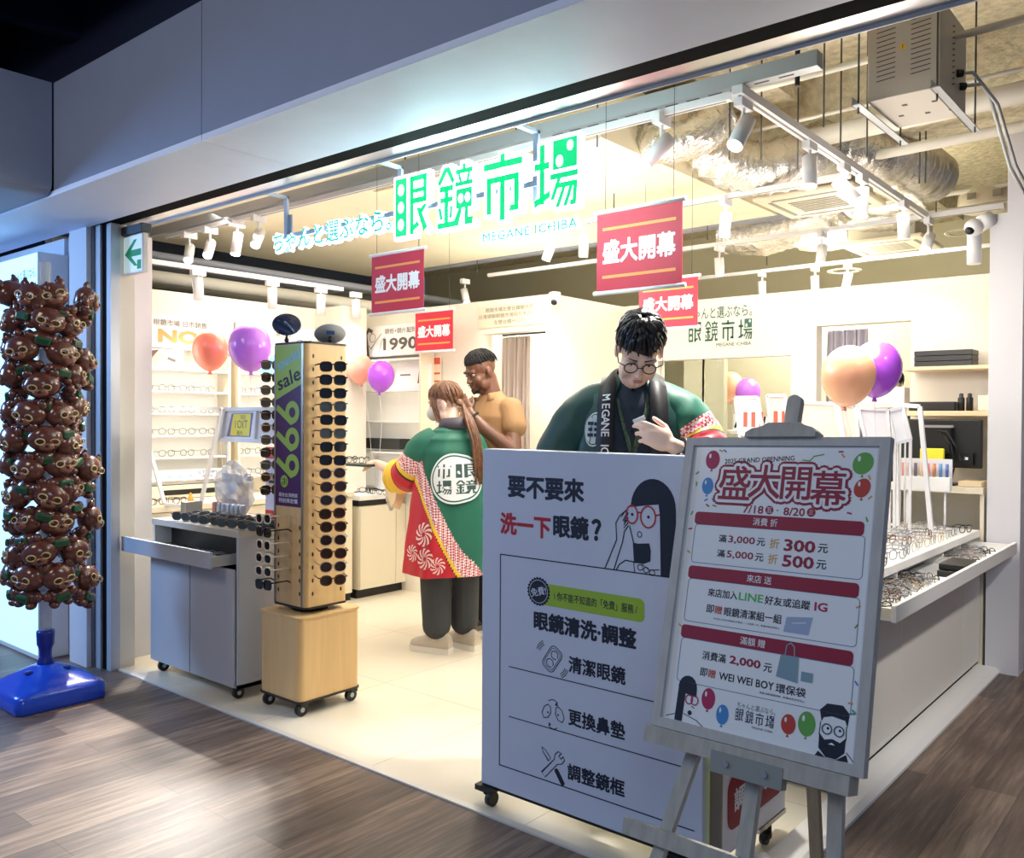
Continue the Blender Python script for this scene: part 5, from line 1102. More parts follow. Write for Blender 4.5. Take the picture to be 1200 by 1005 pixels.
m.text(LF, '2025 GRAND OPENNING', -.058, .327, .013, _mats['print_dark'], D, bold=.012, w=.195, rot=.06)
# outlined headline
for b_, c_, d_, hgt in ((.15, M_wine, D, .116), (.085, _mats['poster_paper'], D+.0012, .103), (.016, M_wine, D+.0020, .088)):
    for k, chh in enumerate('盛大開幕'):
        cx_ = -.118+.084*k; cy_ = .258+(.006, .012, .010, .0)[k]
        s_ = hgt*(1.04, 1.0, .96, 1.0)[k]; m.text(LF, chh, cx_, cy_, s_, c_, d_, bold=b_)
T('7/18', -.087, -.030, .196, .021, M_wine); m.disc(LF, -.014, .197, .011, M_wine, D); m.text(LF, '五', -.014, .197, .013, _mats['poster_paper'], D+.0005); m.disc(LF, .008, .197, .002, M_wine, D)
T('8/20', .024, .080, .196, .021, M_wine); m.disc(LF, .096, .197, .011, M_wine, D); m.text(LF, '三', .096, .197, .010, _mats['poster_paper'], D+.0005)
for (y, s) in ((.165, '消費 折'), (.020, '來店 送'), (-.135, '滿額 贈')):
    m.rrect(LF, -.225, y-.017, .228, y+.017, .010, M_wine, D); T(s, -.055, .012, y, .020, _mats['poster_paper'], .01, D+.0005)
M_ol = mat('ink_outline', (110, 122, 150), .5)
for (y0, y1) in ((.046, .148), (-.108, .003), (-.262, -.152)): m.line(LF, rr_pts(-.221, y0, .232, y1, .010), .0016, M_ol, D, True)
for y, a, b_ in ((.112, '3,000', '300'), (.073, '5,000', '500')):
    T('滿', -.147, -.124, y+.003, .020); T(a, -.119, -.044, y+.002, .021, M_wine, .02); T('元', -.039, -.016, y+.002, .020); T('折', -.004, .022, y+.001, .025, M_orange, .02); T(b_, .034, .115, y, .030, M_wine, .03); T('元', .121, .146, y-.001, .022)
T('來店加入', -.160, -.076, -.027, .022); T('LINE', -.072, -.005, -.027, .020, mat('ink_line_green', (76, 190, 96), .5), .02); T('好友或追蹤', -.001, .116, -.028, .022); T('IG', .126, .158, -.028, .021, M_pk, .03)
T('即', -.159, -.137, -.069, .021); T('贈', -.135, -.114, -.069, .021, M_rd); T('眼鏡清潔組一組', -.108, .048, -.070, .023); T('完成加入好友任務後出示畫面，一人限領一次，數量有限送完為止', -.135, .045, -.092, .005, M_ink, 0)
T('消費滿', -.155, -.088, -.187, .022); T('2,000', -.078, .006, -.187, .023, M_wine, .03); T('元', .014, .036, -.189, .021)
T('即', -.156, -.135, -.229, .021); T('贈', -.133, -.112, -.229, .021, M_rd); T('WEI WEI BOY', -.102, .045, -.230, .019, M_ink, .02); T('環保袋', .050, .125, -.231, .022); T('單筆消費滿額即贈，數量有限送完為止', .010, .125, -.250, .005, M_ink, 0)
M_pouch = mat('print_pouch_blue', (160, 178, 210), .5); M_bagp = mat('print_bag_teal', (128, 160, 176), .5)
m.poly(LF, [(.060, -.062), (.125, -.055), (.118, -.098), (.055, -.098)], M_pouch, D); m.line(LF, [(.075, -.075), (.11, -.07)], .002, M_paper, D+.0005)
m.poly(LF, [(.055, -.152), (.100, -.152), (.103, -.212), (.048, -.205)], M_bagp, D+.0006); m.line(LF, [(.066, -.152), (.068, -.128), (.078, -.122), (.087, -.13), (.09, -.152)], .003, M_bagp, D+.0008); m.rect(LF, .11, -.205, .138, -.183, M_bagp, D+.0006)
T('ちゃんと選ぶなら。', -.044, .056, -.289, .013, M_teal, .0); logo(m, LF, -.046, -.326, .100, .028, mat('ink_slate', (62, 78, 104), .5), _mats['poster_paper'], D); T('MEGANE ICHIBA', .0, .054, -.334, .005, M_ink, 0)
for (x, y, rx, ry, c, r_) in ((-.192, .325, .021, .026, M_pk, .1), (-.198, .253, .017, .023, M_bl, .1), (.212, .322, .024, .028, M_lg, -.5), (.215, .262, .019, .024, M_rd, -.4), (-.124, -.291, .019, .026, M_pk, 0), (-.081, -.321, .017, .024, M_bl, 0), (.090, -.308, .018, .023, M_rd, 0), (.134, -.298, .021, .028, M_lg, 0)):
    m.disc(LF, x, y, rx, c, D, ry, rot=r_); m.poly(LF, [(x-.004, y-ry-.006), (x+.004, y-ry-.006), (x, y-ry+.002)], c, D); m.disc(LF, x-rx*.4, y+ry*.4, rx*.16, _mats['poster_paper'], D+.0004, ry*.25)
rg = random.Random(5)
for k in range(26):
    x = rg.choice((-1, 1))*rg.uniform(.228, .242) if k > 10 else rg.uniform(-.22, .22); y = rg.uniform(-.26, .30) if k > 10 else rg.choice((.345, .215, .2, .35, .34)); 
    if k <= 10 and abs(x) < .13: x = math.copysign(.15+.05*rg.random(), x)
    a = rg.uniform(0, PI); l = .006; m.line(LF, [(x-l*math.cos(a), y-l*math.sin(a)), (x+l*math.cos(a), y+l*math.sin(a))], .004, rg.choice((M_pk, M_bl, M_lg, M_orange)), D)
m.line(LF, [(.06, .328), (.08, .326), (.09, .338), (.115, .343)], .003, M_lg, D)
# drawn woman (left) and bearded man (right)
m.poly(LF, [(-.214, -.36), (-.212, -.275)] + [(-.186+.027*math.cos(a), -.275+.03*math.sin(a)) for a in [PI-PI*k/8 for k in range(9)]] + [(-.158, -.295), (-.19, -.29), (-.192, -.36)], M_ink, D)
for x in (-.178, -.162): m.ring(LF, x, -.303, .010, .003, M_pk, D+.0005, .011)
m.line(LF, [(-.17, -.318), (-.16, -.322)], .002, M_ink, D); m.disc(LF, -.172, -.335, .006, M_ink, D); m.line(LF, [(-.19, -.34), (-.17, -.345), (-.15, -.35), (-.13, -.362)], .002, M_ink, D); m.line(LF, [(-.214, -.345), (-.24, -.355)], .002, M_ink, D)
mx, my = .196, -.305
m.poly(LF, [(mx-.028, my+.02), (mx-.034, my+.045), (mx-.018, my+.062), (mx+.018, my+.064), (mx+.035, my+.048), (mx+.032, my+.018), (mx+.026, my+.032), (mx-.005, my+.036), (mx-.024, my+.03)], M_ink, D)
m.line(LF, [(mx-.03, my+.02), (mx-.031, my-.01)], .002, M_ink, D); m.line(LF, [(mx+.03, my+.02), (mx+.031, my-.01)], .002, M_ink, D)
for s in (-1, 1): m.ring(LF, mx+s*.014, my+.006, .011, .0028, mat('ink_slate', (62, 78, 104), .5), D+.0005); m.disc(LF, mx+s*.014+.002, my+.008, .003, M_ink, D)
m.poly(LF, [(mx-.031, my-.005), (mx-.018, my-.018), (mx, my-.013), (mx+.018, my-.018), (mx+.031, my-.005), (mx+.03, my-.038), (mx+.012, my-.055), (mx-.012, my-.055), (mx-.03, my-.038)], M_ink, D); m.poly(LF, [(mx-.008, my-.026), (mx+.008, my-.026), (mx, my-.021)], _mats['poster_paper'], D+.0006)
m.poly(LF, [(mx-.03, my-.045), (mx-.038, my-.058), (mx+.04, my-.055), (mx+.034, my-.04), (mx+.012, my-.056), (mx-.012, my-.056)], M_ink, D-.0001); m.line(LF, [(mx+.034, my-.035), (mx+.055, my-.055)], .002, M_ink, D)
m.build('printed_artwork', po, fix=False)
# ================================================================== PEOPLE
def fuse(mb, name, parent, m_, voxel=.006, smooth=3, sub=0, **props):
    """one continuous skin over the overlapping volumes collected in mb"""
    me = bpy.data.meshes.new(name); me.from_pydata(mb.v, [], mb.f); o = bpy.data.objects.new(name, me); COL.objects.link(o)
    r = o.modifiers.new('r', 'REMESH'); r.mode = 'VOXEL'; r.voxel_size = voxel
    if smooth: s = o.modifiers.new('s', 'SMOOTH'); s.factor = .5; s.iterations = smooth
    ev = bpy.data.meshes.new_from_object(o.evaluated_get(bpy.context.evaluated_depsgraph_get()))
    bpy.data.objects.remove(o); ev.name = name; ev.materials.clear(); ev.materials.append(m_)
    ev.polygons.foreach_set('use_smooth', [True]*len(ev.polygons))
    o = bpy.data.objects.new(name, ev); COL.objects.link(o); o.parent = parent
    for k, v in props.items(): o[k] = v
    return o
V = Vector
def limb(mb, pts, n=14, cap=True):
    """pts: (point, radius) chain with round joints"""
    for i in range(len(pts)-1):
        (a, ra), (b, rb) = pts[i], pts[i+1]; mb.cyl(a, b, ra, None, r1=rb, n=n)
    for p, r in pts: mb.ell(p, (r, r, r), None, n, 8)
def hand(mb, wrist, d, n, thumb=1, curl=.35, sc_=1., spread=0., curls=None):
    d = V(d).normalized(); n = V(n); n = (n-d*n.dot(d)).normalized(); s = d.cross(n); w_ = V(wrist)
    Mx = Matrix((s, d, n)).transposed()
    mb.ell(w_+d*.048*sc_, (.040*sc_, .056*sc_, .017*sc_), None, 14, 10, Mx); mb.ell(w_+d*.01*sc_, (.028*sc_, .03*sc_, .019*sc_), None, 12, 8, Mx)
    for k, (off, L, r) in enumerate(((-.030, .060, .0078), (-.010, .078, .0086), (.011, .084, .0088), (.031, .076, .0085))):
        off *= -thumb*-1; p = w_+d*(.090-.006*abs(k-2))*sc_+s*off*sc_; a = 0; c_ = curls[k] if curls else curl
        dirv = (d+s*(off*spread*8)).normalized()
        pts = [(p-d*.02*sc_, r*1.1*sc_), (p, r*sc_)]
        for seg, f_ in ((.45, .8), (.32, 1.1), (.23, .9)):
            a += c_*f_; q = (dirv*math.cos(a)-n*math.sin(a)); p = p+q*L*seg*sc_; r *= .93; pts.append((p, r*sc_))
        limb(mb, pts, 10)
    t0 = w_+d*.022*sc_+s*.026*thumb*sc_-n*.004; q1 = (d*.65+s*.7*thumb-n*.35).normalized(); q2 = (d*.9+s*.25*thumb-n*.35).normalized()
    limb(mb, [(t0, .013*sc_), (t0+q1*.036*sc_, .0105*sc_), (t0+q1*.036*sc_+q2*.03*sc_, .0095*sc_), (t0+q1*.036*sc_+q2*.05*sc_, .008*sc_)], 10)
def head_parts(mb, T, wide=1., jaw=1.):
    """face towards -Y, centre of the head at the origin of T, 0.235 m tall"""
    R3 = T.to_3x3(); P = lambda x, y, z: T @ V((x, y, z))
    E = lambda c, r: mb.ell(P(*c), r, None, 18, 12, R3)
    E((0, .014, .033), (.076*wide, .095, .084)); E((0, -.020, -.028), (.063*wide, .066, .088)); E((0, -.048, -.088*jaw), (.034*wide, .034, .030))
    for s in (-1, 1):
        E((s*.036, -.055, -.035), (.027, .026, .032)); E((s*.030, -.077, .022), (.030, .013, .010)); E((s*.079*wide, .012, -.012), (.010, .020, .031)); E((s*.047, -.022, -.068), (.020, .04, .034))
        E((s*.011, -.094, -.034), (.008, .009, .007))
    limb(mb, [(P(0, -.084, .012), .008), (P(0, -.100, -.026), .011)], 10); E((0, -.103, -.031), (.011, .011, .010))
    E((0, -.086, -.061), (.021, .009, .007)); E((0, -.084, -.071), (.018, .009, .008))
def face_details(T, parent, skin_rgb, lip_rgb, brow, lid=.6, eyes=True, lips=True):
    R3 = T.to_3x3(); P = lambda x, y, z: T @ V((x, y, z))
    if eyes:
        m = MB(); 
        for s in (-1, 1):
            m.ell(P(s*.031, -.074, .004), (.013, .010, .006), mat('eye_white', (236, 232, 228), .3), 12, 8, R3); m.ell(P(s*.031, -.0815, .002), (.005, .004, .0055), mat('iris_dark', (30, 20, 16), .2), 10, 8, R3)
            m.tube([P(s*.031-.014, -.076, .004), P(s*.031-.006, -.084, .0085), P(s*.031+.006, -.084, .0085), P(s*.031+.014, -.076, .004)], .0018, M_black, n=5)
        m.build('eyes', parent)
    m = MB()
    for s in (-1, 1): m.tube([P(s*.013, -.089, .024), P(s*.03, -.090, .030), P(s*.05, -.076, .027)], lambda t: .0042-.002*t, brow, n=6, flat=.6)
    m.build('eyebrows', parent)
    if lips:
        m = MB(); lm = mat('lips_%d' % lip_rgb[0], lip_rgb, .4); m.ell(P(0, -.0925, -.0615), (.019, .0045, .0038), lm, 14, 8, R3); m.ell(P(0, -.0905, -.0695), (.016, .0050, .0045), lm, 14, 8, R3); m.build('lips', parent)
def hair_locks(mb, T, m_, hairline, n_az=30, seed=1, r0=.013, crown=(0, .03, .118), off=.008, rows=3, wob=.10):
    """locks laid from the crown over the skull; hairline(az) -> how far down (polar angle, radians) the lock at azimuth az runs (az 0 = face)"""
    rg = random.Random(seed)
    def skull(az, pol, o=0.):
        x = math.sin(pol)*math.sin(az); y = -math.sin(pol)*math.cos(az); z = math.cos(pol)
        return T @ V((x*(.078+o), .014+y*(.098+o), .033+z*(.086+o)))
    for row in range(rows):
        for k in range(n_az):
            az = 2*PI*(k+.5*(row % 2))/n_az+rg.uniform(-wob, wob); end = hairline(az)*(1-.22*row)*rg.uniform(.93, 1.05); L = 7; o_ = off+.006*row
            pts = [skull(az+rg.uniform(-.03, .03)+.12*(i/L), .10+(end-.10)*i/L, o_+.003*math.sin(i*1.3+k)) for i in range(L+1)]
            mb.tube(pts, lambda t: r0*(.75+.5*math.sin(PI*min(1, t*1.15)))*(1-.75*t**4), m_, n=6, flat=.75)
    vs = []; seg, rings = 30, 10
    for i in range(rings+1):
        for k in range(seg): az = 2*PI*k/seg; vs.append(skull(az, hairline(az)*.93*i/rings, .004))
    mb.add(vs, [(i*seg+k, i*seg+(k+1) % seg, (i+1)*seg+(k+1) % seg, (i+1)*seg+k) for i in range(rings) for k in range(seg)], m_, True)
def se(a, k=2.4):
    c, s = math.cos(a), math.sin(a); return math.copysign(abs(c)**(2/k), c), math.copysign(abs(s)**(2/k), s)
class Shell:
    """a coat body: rings (z, cx, cy, rx, ry), angle 0 = back (+Y), +-pi = front; splined over z"""
    def __init__(s, rings): s.r = sorted(rings)
    def at(s, a, z, o=0.):
        r = s.r; z = max(r[0][0], min(r[-1][0], z)); i = max(k for k in range(len(r)-1) if r[k][0] <= z); t = (z-r[i][0])/(r[i+1][0]-r[i][0]); t = t*t*(3-2*t)
        c = [r[i][j]*(1-t)+r[i+1][j]*t for j in range(1, 5)]; x, y = math.sin(a), math.cos(a); k = 2.5
        x = math.copysign(abs(x)**(2/k), x); y = math.copysign(abs(y)**(2/k), y)
        return V((c[0]+x*(c[2]+o), c[1]+y*(c[3]+o), z))
    def mesh(s, mb, m_, a0, a1, z0, z1, na=48, nz=26, o=0., fold=0., ph=0.):
        rows = []
        for i in range(nz+1):
            z = z0+(z1-z0)*i/nz; w_ = fold*(1-(z-z0)/(z1-z0))
            rows.append([s.at(a0+(a1-a0)*k/na, z, o+w_*math.sin((a0+(a1-a0)*k/na)*7+ph+z*3)+.4*w_*math.sin((a0+(a1-a0)*k/na)*13+z*9)) for k in range(na+1)])
        mb.loft(rows, m_, caps=False, closed=False); return mb
    def patch(s, mb, pts, m_, o=.006):
        """polygon given as (angle, z) points, drawn on the shell"""
        tri = tessellate_polygon([[V((p[0], p[1], 0)) for p in pts]]); mb.add([s.at(a, z, o) for a, z in pts], [tuple(t) for t in tri], m_)

M_happi = mat('happi_green', (24, 104, 84), .55, var=.08, vscale=4); M_happid = mat('happi_dark_green', (14, 66, 62), .5, var=.12, vscale=4)
M_hred = mat('happi_red', (196, 24, 48), .5, var=.06, vscale=4); M_hyel = mat('happi_yellow', (240, 196, 52), .5); M_hcream = mat('happi_lining_cream', (240, 220, 180), .6)
def mat_checks():
    m = bpy.data.materials.new('happi_check_pattern'); m.use_nodes = True; nt = m.node_tree; b = nt.nodes['Principled BSDF']
    tc = nt.nodes.new('ShaderNodeTexCoord'); mp = nt.nodes.new('ShaderNodeMapping'); mp.inputs['Rotation'].default_value = (.5, .6, .78); nt.links.new(tc.outputs['Object'], mp.inputs[0])
    ck = nt.nodes.new('ShaderNodeTexChecker'); ck.inputs['Scale'].default_value = 88; ck.inputs['Color1'].default_value = (*lin((250, 240, 238)), 1); ck.inputs['Color2'].default_value = (*lin((206, 66, 92)), 1); nt.links.new(mp.outputs[0], ck.inputs['Vector'])
    ck2 = nt.nodes.new('ShaderNodeTexChecker'); ck2.inputs['Scale'].default_value = 44; ck2.inputs['Color1'].default_value = (1, 1, 1, 1); ck2.inputs['Color2'].default_value = (.55, .5, .5, 1); nt.links.new(mp.outputs[0], ck2.inputs['Vector'])
    mx = nt.nodes.new('ShaderNodeMix'); mx.data_type = 'RGBA'; mx.blend_type = 'MULTIPLY'; mx.inputs[0].default_value = .35
    nt.links.new(ck.outputs[0], mx.inputs[6]); nt.links.new(ck2.outputs[0], mx.inputs[7]); nt.links.new(mx.outputs[2], b.inputs['Base Color']); b.inputs['Roughness'].default_value = .6; return m
M_check = mat_checks(); M_hblack = mat('happi_collar_black', (16, 18, 26), .55); M_line = mat('happi_outline', (52, 50, 36), .6)
M_pinkl = mat('happi_pink_light', (244, 214, 210), .6)

def sleeve(parent, pts, bands, flat=1., name='sleeve'):
    """pts: (point, radius) centre line; bands: (t_end, material) along it"""
    P_ = [V(p) for p, r in pts]; path = []; rad = []
    n = 10
    for i in range(len(P_)-1):
        p0 = P_[max(0, i-1)]; p1 = P_[i]; p2 = P_[i+1]; p3 = P_[min(len(P_)-1, i+2)]
        for k in range(n):
            t = k/n; path.append(.5*((2*p1)+(p2-p0)*t+(2*p0-5*p1+4*p2-p3)*t*t+(3*p1-p0-3*p2+p3)*t**3)); rad.append(pts[i][1]*(1-t)+pts[i+1][1]*t)
    path.append(P_[-1]); rad.append(pts[-1][1]); L = len(path); m = MB(); N = 22; rings = []; prev = None
    for i, p in enumerate(path):
        t = (path[min(L-1, i+1)]-path[max(0, i-1)]).normalized()
        up = V((0, 0, 1)); up = (up-t*up.dot(t)); up = up.normalized() if up.length > .15 else (prev or V((0, 1, 0))); up = (up-t*up.dot(t)).normalized(); prev = up; sd = t.cross(up)
        w_ = .05*math.sin(i*.9)
        rings.append([p+up*rad[i]*flat*math.cos(2*PI*k/N)*(1+w_*math.sin(3*2*PI*k/N))+sd*rad[i]*math.sin(2*PI*k/N)*(1+w_*math.cos(2*2*PI*k/N+1)) for k in range(N)])
    a = 0
    for te, mm in bands:
        b = max(a+1, int(round(te*(L-1)))); m.loft(rings[a:b+1], mm, caps=False); a = b
    o = m.build(name, parent); s_ = o.modifiers.new('thick', 'SOLIDIFY'); s_.thickness = .005; return o
def shoe(mb, c, ang, m_up, m_sole, L=.27):
    T = Matrix.Translation(V(c)) @ Matrix.Rotation(ang, 4, 'Z')
    def ring(y, w_, h, z0): return [T @ V((w_*math.cos(a)*(1 if math.sin(a) > 0 else 1.05), y, z0+max(0, h*math.sin(a)) if math.sin(a) > 0 else z0)) for a in [2*PI*k/16 for k in range(16)]]
    ys = [(.105, .030, .075), (.085, .038, .095), (.03, .042, .105), (-.03, .044, .085), (-.08, .047, .062), (-.13, .044, .048), (-.16, .030, .034), (-.168, .012, .02)]
    mb.loft([ring(y, w_, h, .03) for y, w_, h in ys], m_up)
    mb.loft([[T @ V((w_*1.1*math.cos(a), y*1.03+.0*a, z)) for a, z in zip([0, PI, PI, 0], [.0, .0, .034, .034])] for y, w_, h in ys], m_sole, smooth=False)

# ------------------------------------------------------------------ staff man behind the board
SK1 = mat('skin_light', (244, 208, 186), .5); HB = mat('hair_black', (18, 16, 20), .32, var=.3, vscale=30); SK2 = mat('skin_woman', (236, 200, 180), .5); SK3 = mat('skin_dark', (104, 66, 48), .42); HBR = mat('hair_brown', (112, 74, 50), .35, var=.35, vscale=40); HB3 = mat('hair_cropped_black', (14, 12, 14), .8, bump=.6, bscale=200)
pm = thing('person', 'man in a dark green festival coat and round glasses looking down at his hands', 'person', (-1.825, 2.91, 0), math.radians(32)); pm.scale = (1.04,)*3
HT = Matrix.Translation((.022, -.155, 1.606)) @ Matrix.Rotation(.06, 4, 'Y') @ Matrix.Rotation(.10, 4, 'Z') @ Matrix.Rotation(.76, 4, 'X')
b = MB()
head_parts(b, HT, .98)
limb(b, [(HT @ V((0, .03, -.06)), .055), (V((0, -.02, 1.50)), .058), (V((0, .0, 1.42)), .075)])
b.loft([[V((rx*math.cos(2*PI*k/20), cy+ry*math.sin(2*PI*k/20), z)) for k in range(20)] for z, rx, ry, cy in ((.86, .15, .105, .01), (1.0, .145, .10, .01), (1.2, .155, .11, .0), (1.36, .165, .10, .0), (1.44, .10, .07, .0))], None)
for s in (-1, 1):
    limb(b, [((s*.09, .01, .88), .085), ((s*.10, .0, .50), .058), ((s*.10, .02, .09), .042)]); limb(b, [((s*.10, .02, .06), .042), ((s*.11, -.13, .04), .034)])
limb(b, [((-.155, .0, 1.40), .045), ((-.275, .02, 1.17), .042), ((-.14, -.22, 1.08), .034), ((-.07, -.27, 1.10), .027)])
limb(b, [((.155, .0, 1.40), .045), ((.285, -.05, 1.19), .042), ((.17, -.25, 1.255), .032), ((.135, -.28, 1.275), .026)])
hand(b, (.135, -.28, 1.275), (-.88, -.15, .42), (-.15, -.92, .25), 1, curls=(.75, .65, .55, .45), spread=.02)
hand(b, (-.07, -.27, 1.10), (.8, -.3, .3), (-.3, -.8, .3), -1, curl=.6)
fuse(b, 'body', pm, SK1, .0052, 3)
face_details(HT, pm, 0, (210, 146, 132), HB)
hl = lambda az: (1.12 if abs(((az+PI) % (2*PI))-PI) < .9 else (1.75 if abs(((az+PI) % (2*PI))-PI) < 1.7 else 2.0))
m = MB(); hair_locks(m, HT, HB, lambda az: 1.46+.08*math.sin(az*5)+(.26 if abs(((az+PI) % (2*PI))-PI) > 1.15 else 0)+(.2 if abs(((az+PI) % (2*PI))-PI) > 1.9 else 0), 34, 4, .0125, rows=3, off=.006); m.build('hair', pm)
def spectacles(T, parent, m_, r=.023, hf=.021):
    P = lambda x, y, z: T @ V((x, y, z)); m = MB()
    for s in (-1, 1):
        m.tube([P(s*.032+r*math.cos(a), -.099+.25*abs(r*math.cos(a)+0)*.3, .0+hf*math.sin(a)) for a in [2*PI*k/20 for k in range(20)]], .0022, m_, n=6, closed=True)
        m.tube([P(s*(.032+r), -.096, .008), P(s*.076, -.085, .012), P(s*.084, .01, .012), P(s*.082, .03, -.01)], .0022, m_, n=5)
    m.tube([P(-.009, -.100, .003), P(0, -.103, .006), P(.009, -.100, .003)], .002, m_, n=5); m.build('glasses_frame', parent)
    m = MB()
    for s in (-1, 1): m.add([P(s*.032+r*.95*math.cos(a), -.0985, hf*.95*math.sin(a)) for a in [2*PI*k/20 for k in range(20)]], [tuple(range(20))], M_lens_c)
    m.build('glasses_lenses', parent)
spectacles(HT, pm, mat('spectacle_brown', (52, 30, 30), .25))
SH = Shell([(.55, 0, .0, .25, .17), (.9, 0, .0, .23, .155), (1.15, 0, .0, .22, .15), (1.34, 0, .005, .205, .135), (1.43, 0, .01, .175, .115), (1.49, 0, .015, .115, .085), (1.525, 0, .02, .078, .072)])
m = MB(); SH.mesh(m, M_happid, -PI+.32, PI-.32, .55, 1.52, fold=.008); o = m.build('coat', pm, fix=False); s_ = o.modifiers.new('t', 'SOLIDIFY'); s_.thickness = .006
m = MB(); SHI = Shell([(.8, 0, 0, .17, .125), (1.2, 0, 0, .175, .125), (1.40, 0, .0, .165, .105), (1.48, 0, .0, .09, .075), (1.515, 0, -.005, .062, .062)]); SHI.mesh(m, mat('shirt_navy', (36, 52, 68), .7), 0, 2*PI, .8, 1.515, 40, 16); 
for z in (1.47, 1.40, 1.32): m.ell(SHI.at(PI, z, .003), (.006, .004, .006), M_black, 8, 6)
m.build('shirt', pm, fix=False)
# collar band with white lettering
def ribbon(mb, pts, w_, m_, nrm):
    vs = []
    for i, p in enumerate(pts):
        a = V(pts[max(0, i-1)]); c = V(pts[min(len(pts)-1, i+1)]); t = (c-a).normalized(); n = V(nrm(i) if callable(nrm) else nrm); s = t.cross(n).normalized(); vs += [V(p)-s*w_/2, V(p)+s*w_/2]
    mb.add(vs, [(2*i, 2*i+1, 2*i+3, 2*i+2) for i in range(len(pts)-1)], m_, True)
for s, nm in ((-1, 'l'), (1, 'r')):
    m = MB(); pts = [V((s*.01, .105, 1.525)), V((s*.062, .075, 1.535)), V((s*.088, .01, 1.53)), V((s*.090, -.06, 1.49)), V((s*.094, -.115, 1.42)), V((s*.096, -.142, 1.33)), V((s*.098, -.160, 1.2)), V((s*.10, -.168, 1.0)), V((s*.10, -.172, .6))]
    nr = [V((0, .8, .6)), V((s*.6, .4, .7)), V((s*.6, -.2, .8)), V((s*.35, -.7, .6)), V((s*.2, -.9, .4)), V((s*.15, -1, .15)), V((s*.1, -1, .05)), V((s*.1, -1, 0)), V((s*.1, -1, 0))]
    ribbon(m, pts, .064, M_hblack, lambda i: nr[i]); o = m.build('collar', pm, fix=False); s_ = o.modifiers.new('t', 'SOLIDIFY'); s_.thickness = .008; s_.offset = 0
    if s < 0:
        m = MB(); word = 'MEGANE ICHIBA'; zz = 1.438
        for chh in word:
            if chh != ' ':
                i = max(k for k in range(len(pts)) if pts[k].z >= zz); p0, p1 = pts[i], pts[i+1]; t = (p0.z-zz)/(p0.z-p1.z); p = p0.lerp(p1, t); tg = (p1-p0).normalized(); nn = nr[i].lerp(nr[i+1], t)
                nn = (nn-tg*nn.dot(tg)).normalized(); fr = Fr(p, tg, nn.cross(tg)); m.text(fr, chh, 0, 0, .030, M_paper, .0065, bold=.02)
            zz -= {' ': .016, 'I': .018, 'M': .030}.get(chh, .025)
        m.build('collar_lettering', pm, fix=False)
# chest badge
m = MB(); R0, Z0 = -PI+.62, 1.325
circ = lambda rr, n=28: [(R0+rr*math.cos(2*PI*k/n)*4.6, Z0+rr*1.2*math.sin(2*PI*k/n)) for k in range(n)]
SH.patch(m, circ(.052), M_paper, .010); SH.patch(m, circ(.048), M_happi, .0115); SH.patch(m, circ(.044), mat('badge_pale', (196, 214, 214), .6), .013)
for (a, z, w_, h_) in ((-.08, .02, .05, .006), (-.08, -.0, .05, .006), (-.08, -.02, .05, .006), (.06, .022, .07, .006), (.06, 0, .05, .006), (.06, -.02, .07, .006), (-.08, 0, .008, .05), (.06, 0, .008, .05)): SH.patch(m, [(R0+a-w_, Z0+z-h_), (R0+a+w_, Z0+z-h_), (R0+a+w_, Z0+z+h_), (R0+a-w_, Z0+z+h_)], M_ink, .0145)
m.build('chest_badge', pm, fix=False)
sleeve(pm, [((-.07, .01, 1.445), .074), ((-.18, .01, 1.365), .100), ((-.275, .01, 1.19), .105), ((-.25, -.08, 1.08), .11), ((-.17, -.18, 1.06), .11)], [(.62, M_happid), (.70, M_check), (.74, M_hyel), (1, M_hred)])
sleeve(pm, [((.07, .01, 1.445), .074), ((.175, .0, 1.37), .100), ((.235, -.02, 1.285), .10), ((.262, -.075, 1.215), .105), ((.25, -.14, 1.19), .105)], [(.36, M_happi), (.50, M_check), (.55, M_hyel), (.57, M_line), (.84, M_hred), (1, M_hyel)])
m = MB(); m.tube([V((.06, .03, 1.53)), V((.062, -.07, 1.47)), V((.05, -.125, 1.39)), V((.02, -.15, 1.30)), V((.0, -.155, 1.22))], .009, mat('lanyard_green', (58, 82, 66), .6, var=.6, vscale=90), n=8, flat=.25); m.tube([V((-.06, .03, 1.53)), V((-.06, -.06, 1.47)), V((-.045, -.125, 1.39)), V((-.02, -.15, 1.30)), V((.0, -.155, 1.22))], .007, _mats['lanyard_green'], n=8, flat=.25); m.box(-.03, .03, -.162, -.156, 1.12, 1.22, M_clear); m.build('lanyard', pm)
m = MB(); w0 = V((.162, -.255, 1.26)); wd = V((-.75, -.55, .4)).normalized(); q = wd.to_track_quat('Z', 'Y'); m.tube([w0+q @ V((.034*math.cos(a), .036*math.sin(a), 0)) for a in [2*PI*k/20 for k in range(20)]], .010, M_black, n=8, closed=True); c_ = w0+V((.0, -.6, -.55)).normalized()*.037; m.cyl(c_, c_+V((0, -.6, -.55)).normalized()*.010, .02, M_black, n=18); m.build('wristwatch', pm)
m = MB(); TR = mat('trousers_black', (26, 28, 34), .8)
for s in (-1, 1): limb(m, [((s*.09, .01, .88), .10), ((s*.10, .0, .50), .078), ((s*.10, .02, .08), .068)])
m.loft([[V((.165*math.cos(2*PI*k/20), .01+.12*math.sin(2*PI*k/20), z)) for k in range(20)] for z in (.82, 1.02)], None); fuse(m, 'trousers', pm, TR, .01, 3)
m = MB(); shoe(m, (-.105, .0, 0), 0, M_black, M_black); shoe(m, (.105, .0, 0), 0, M_black, M_black); m.build('shoes', pm, fix=False)
cl = tag(MB().rbox(-.022, .022, -.002, .002, -.008, .008, M_paper, .001).build('lens_cloth'), 'small white slip held between the fingers of the man in round glasses', 'cloth'); 
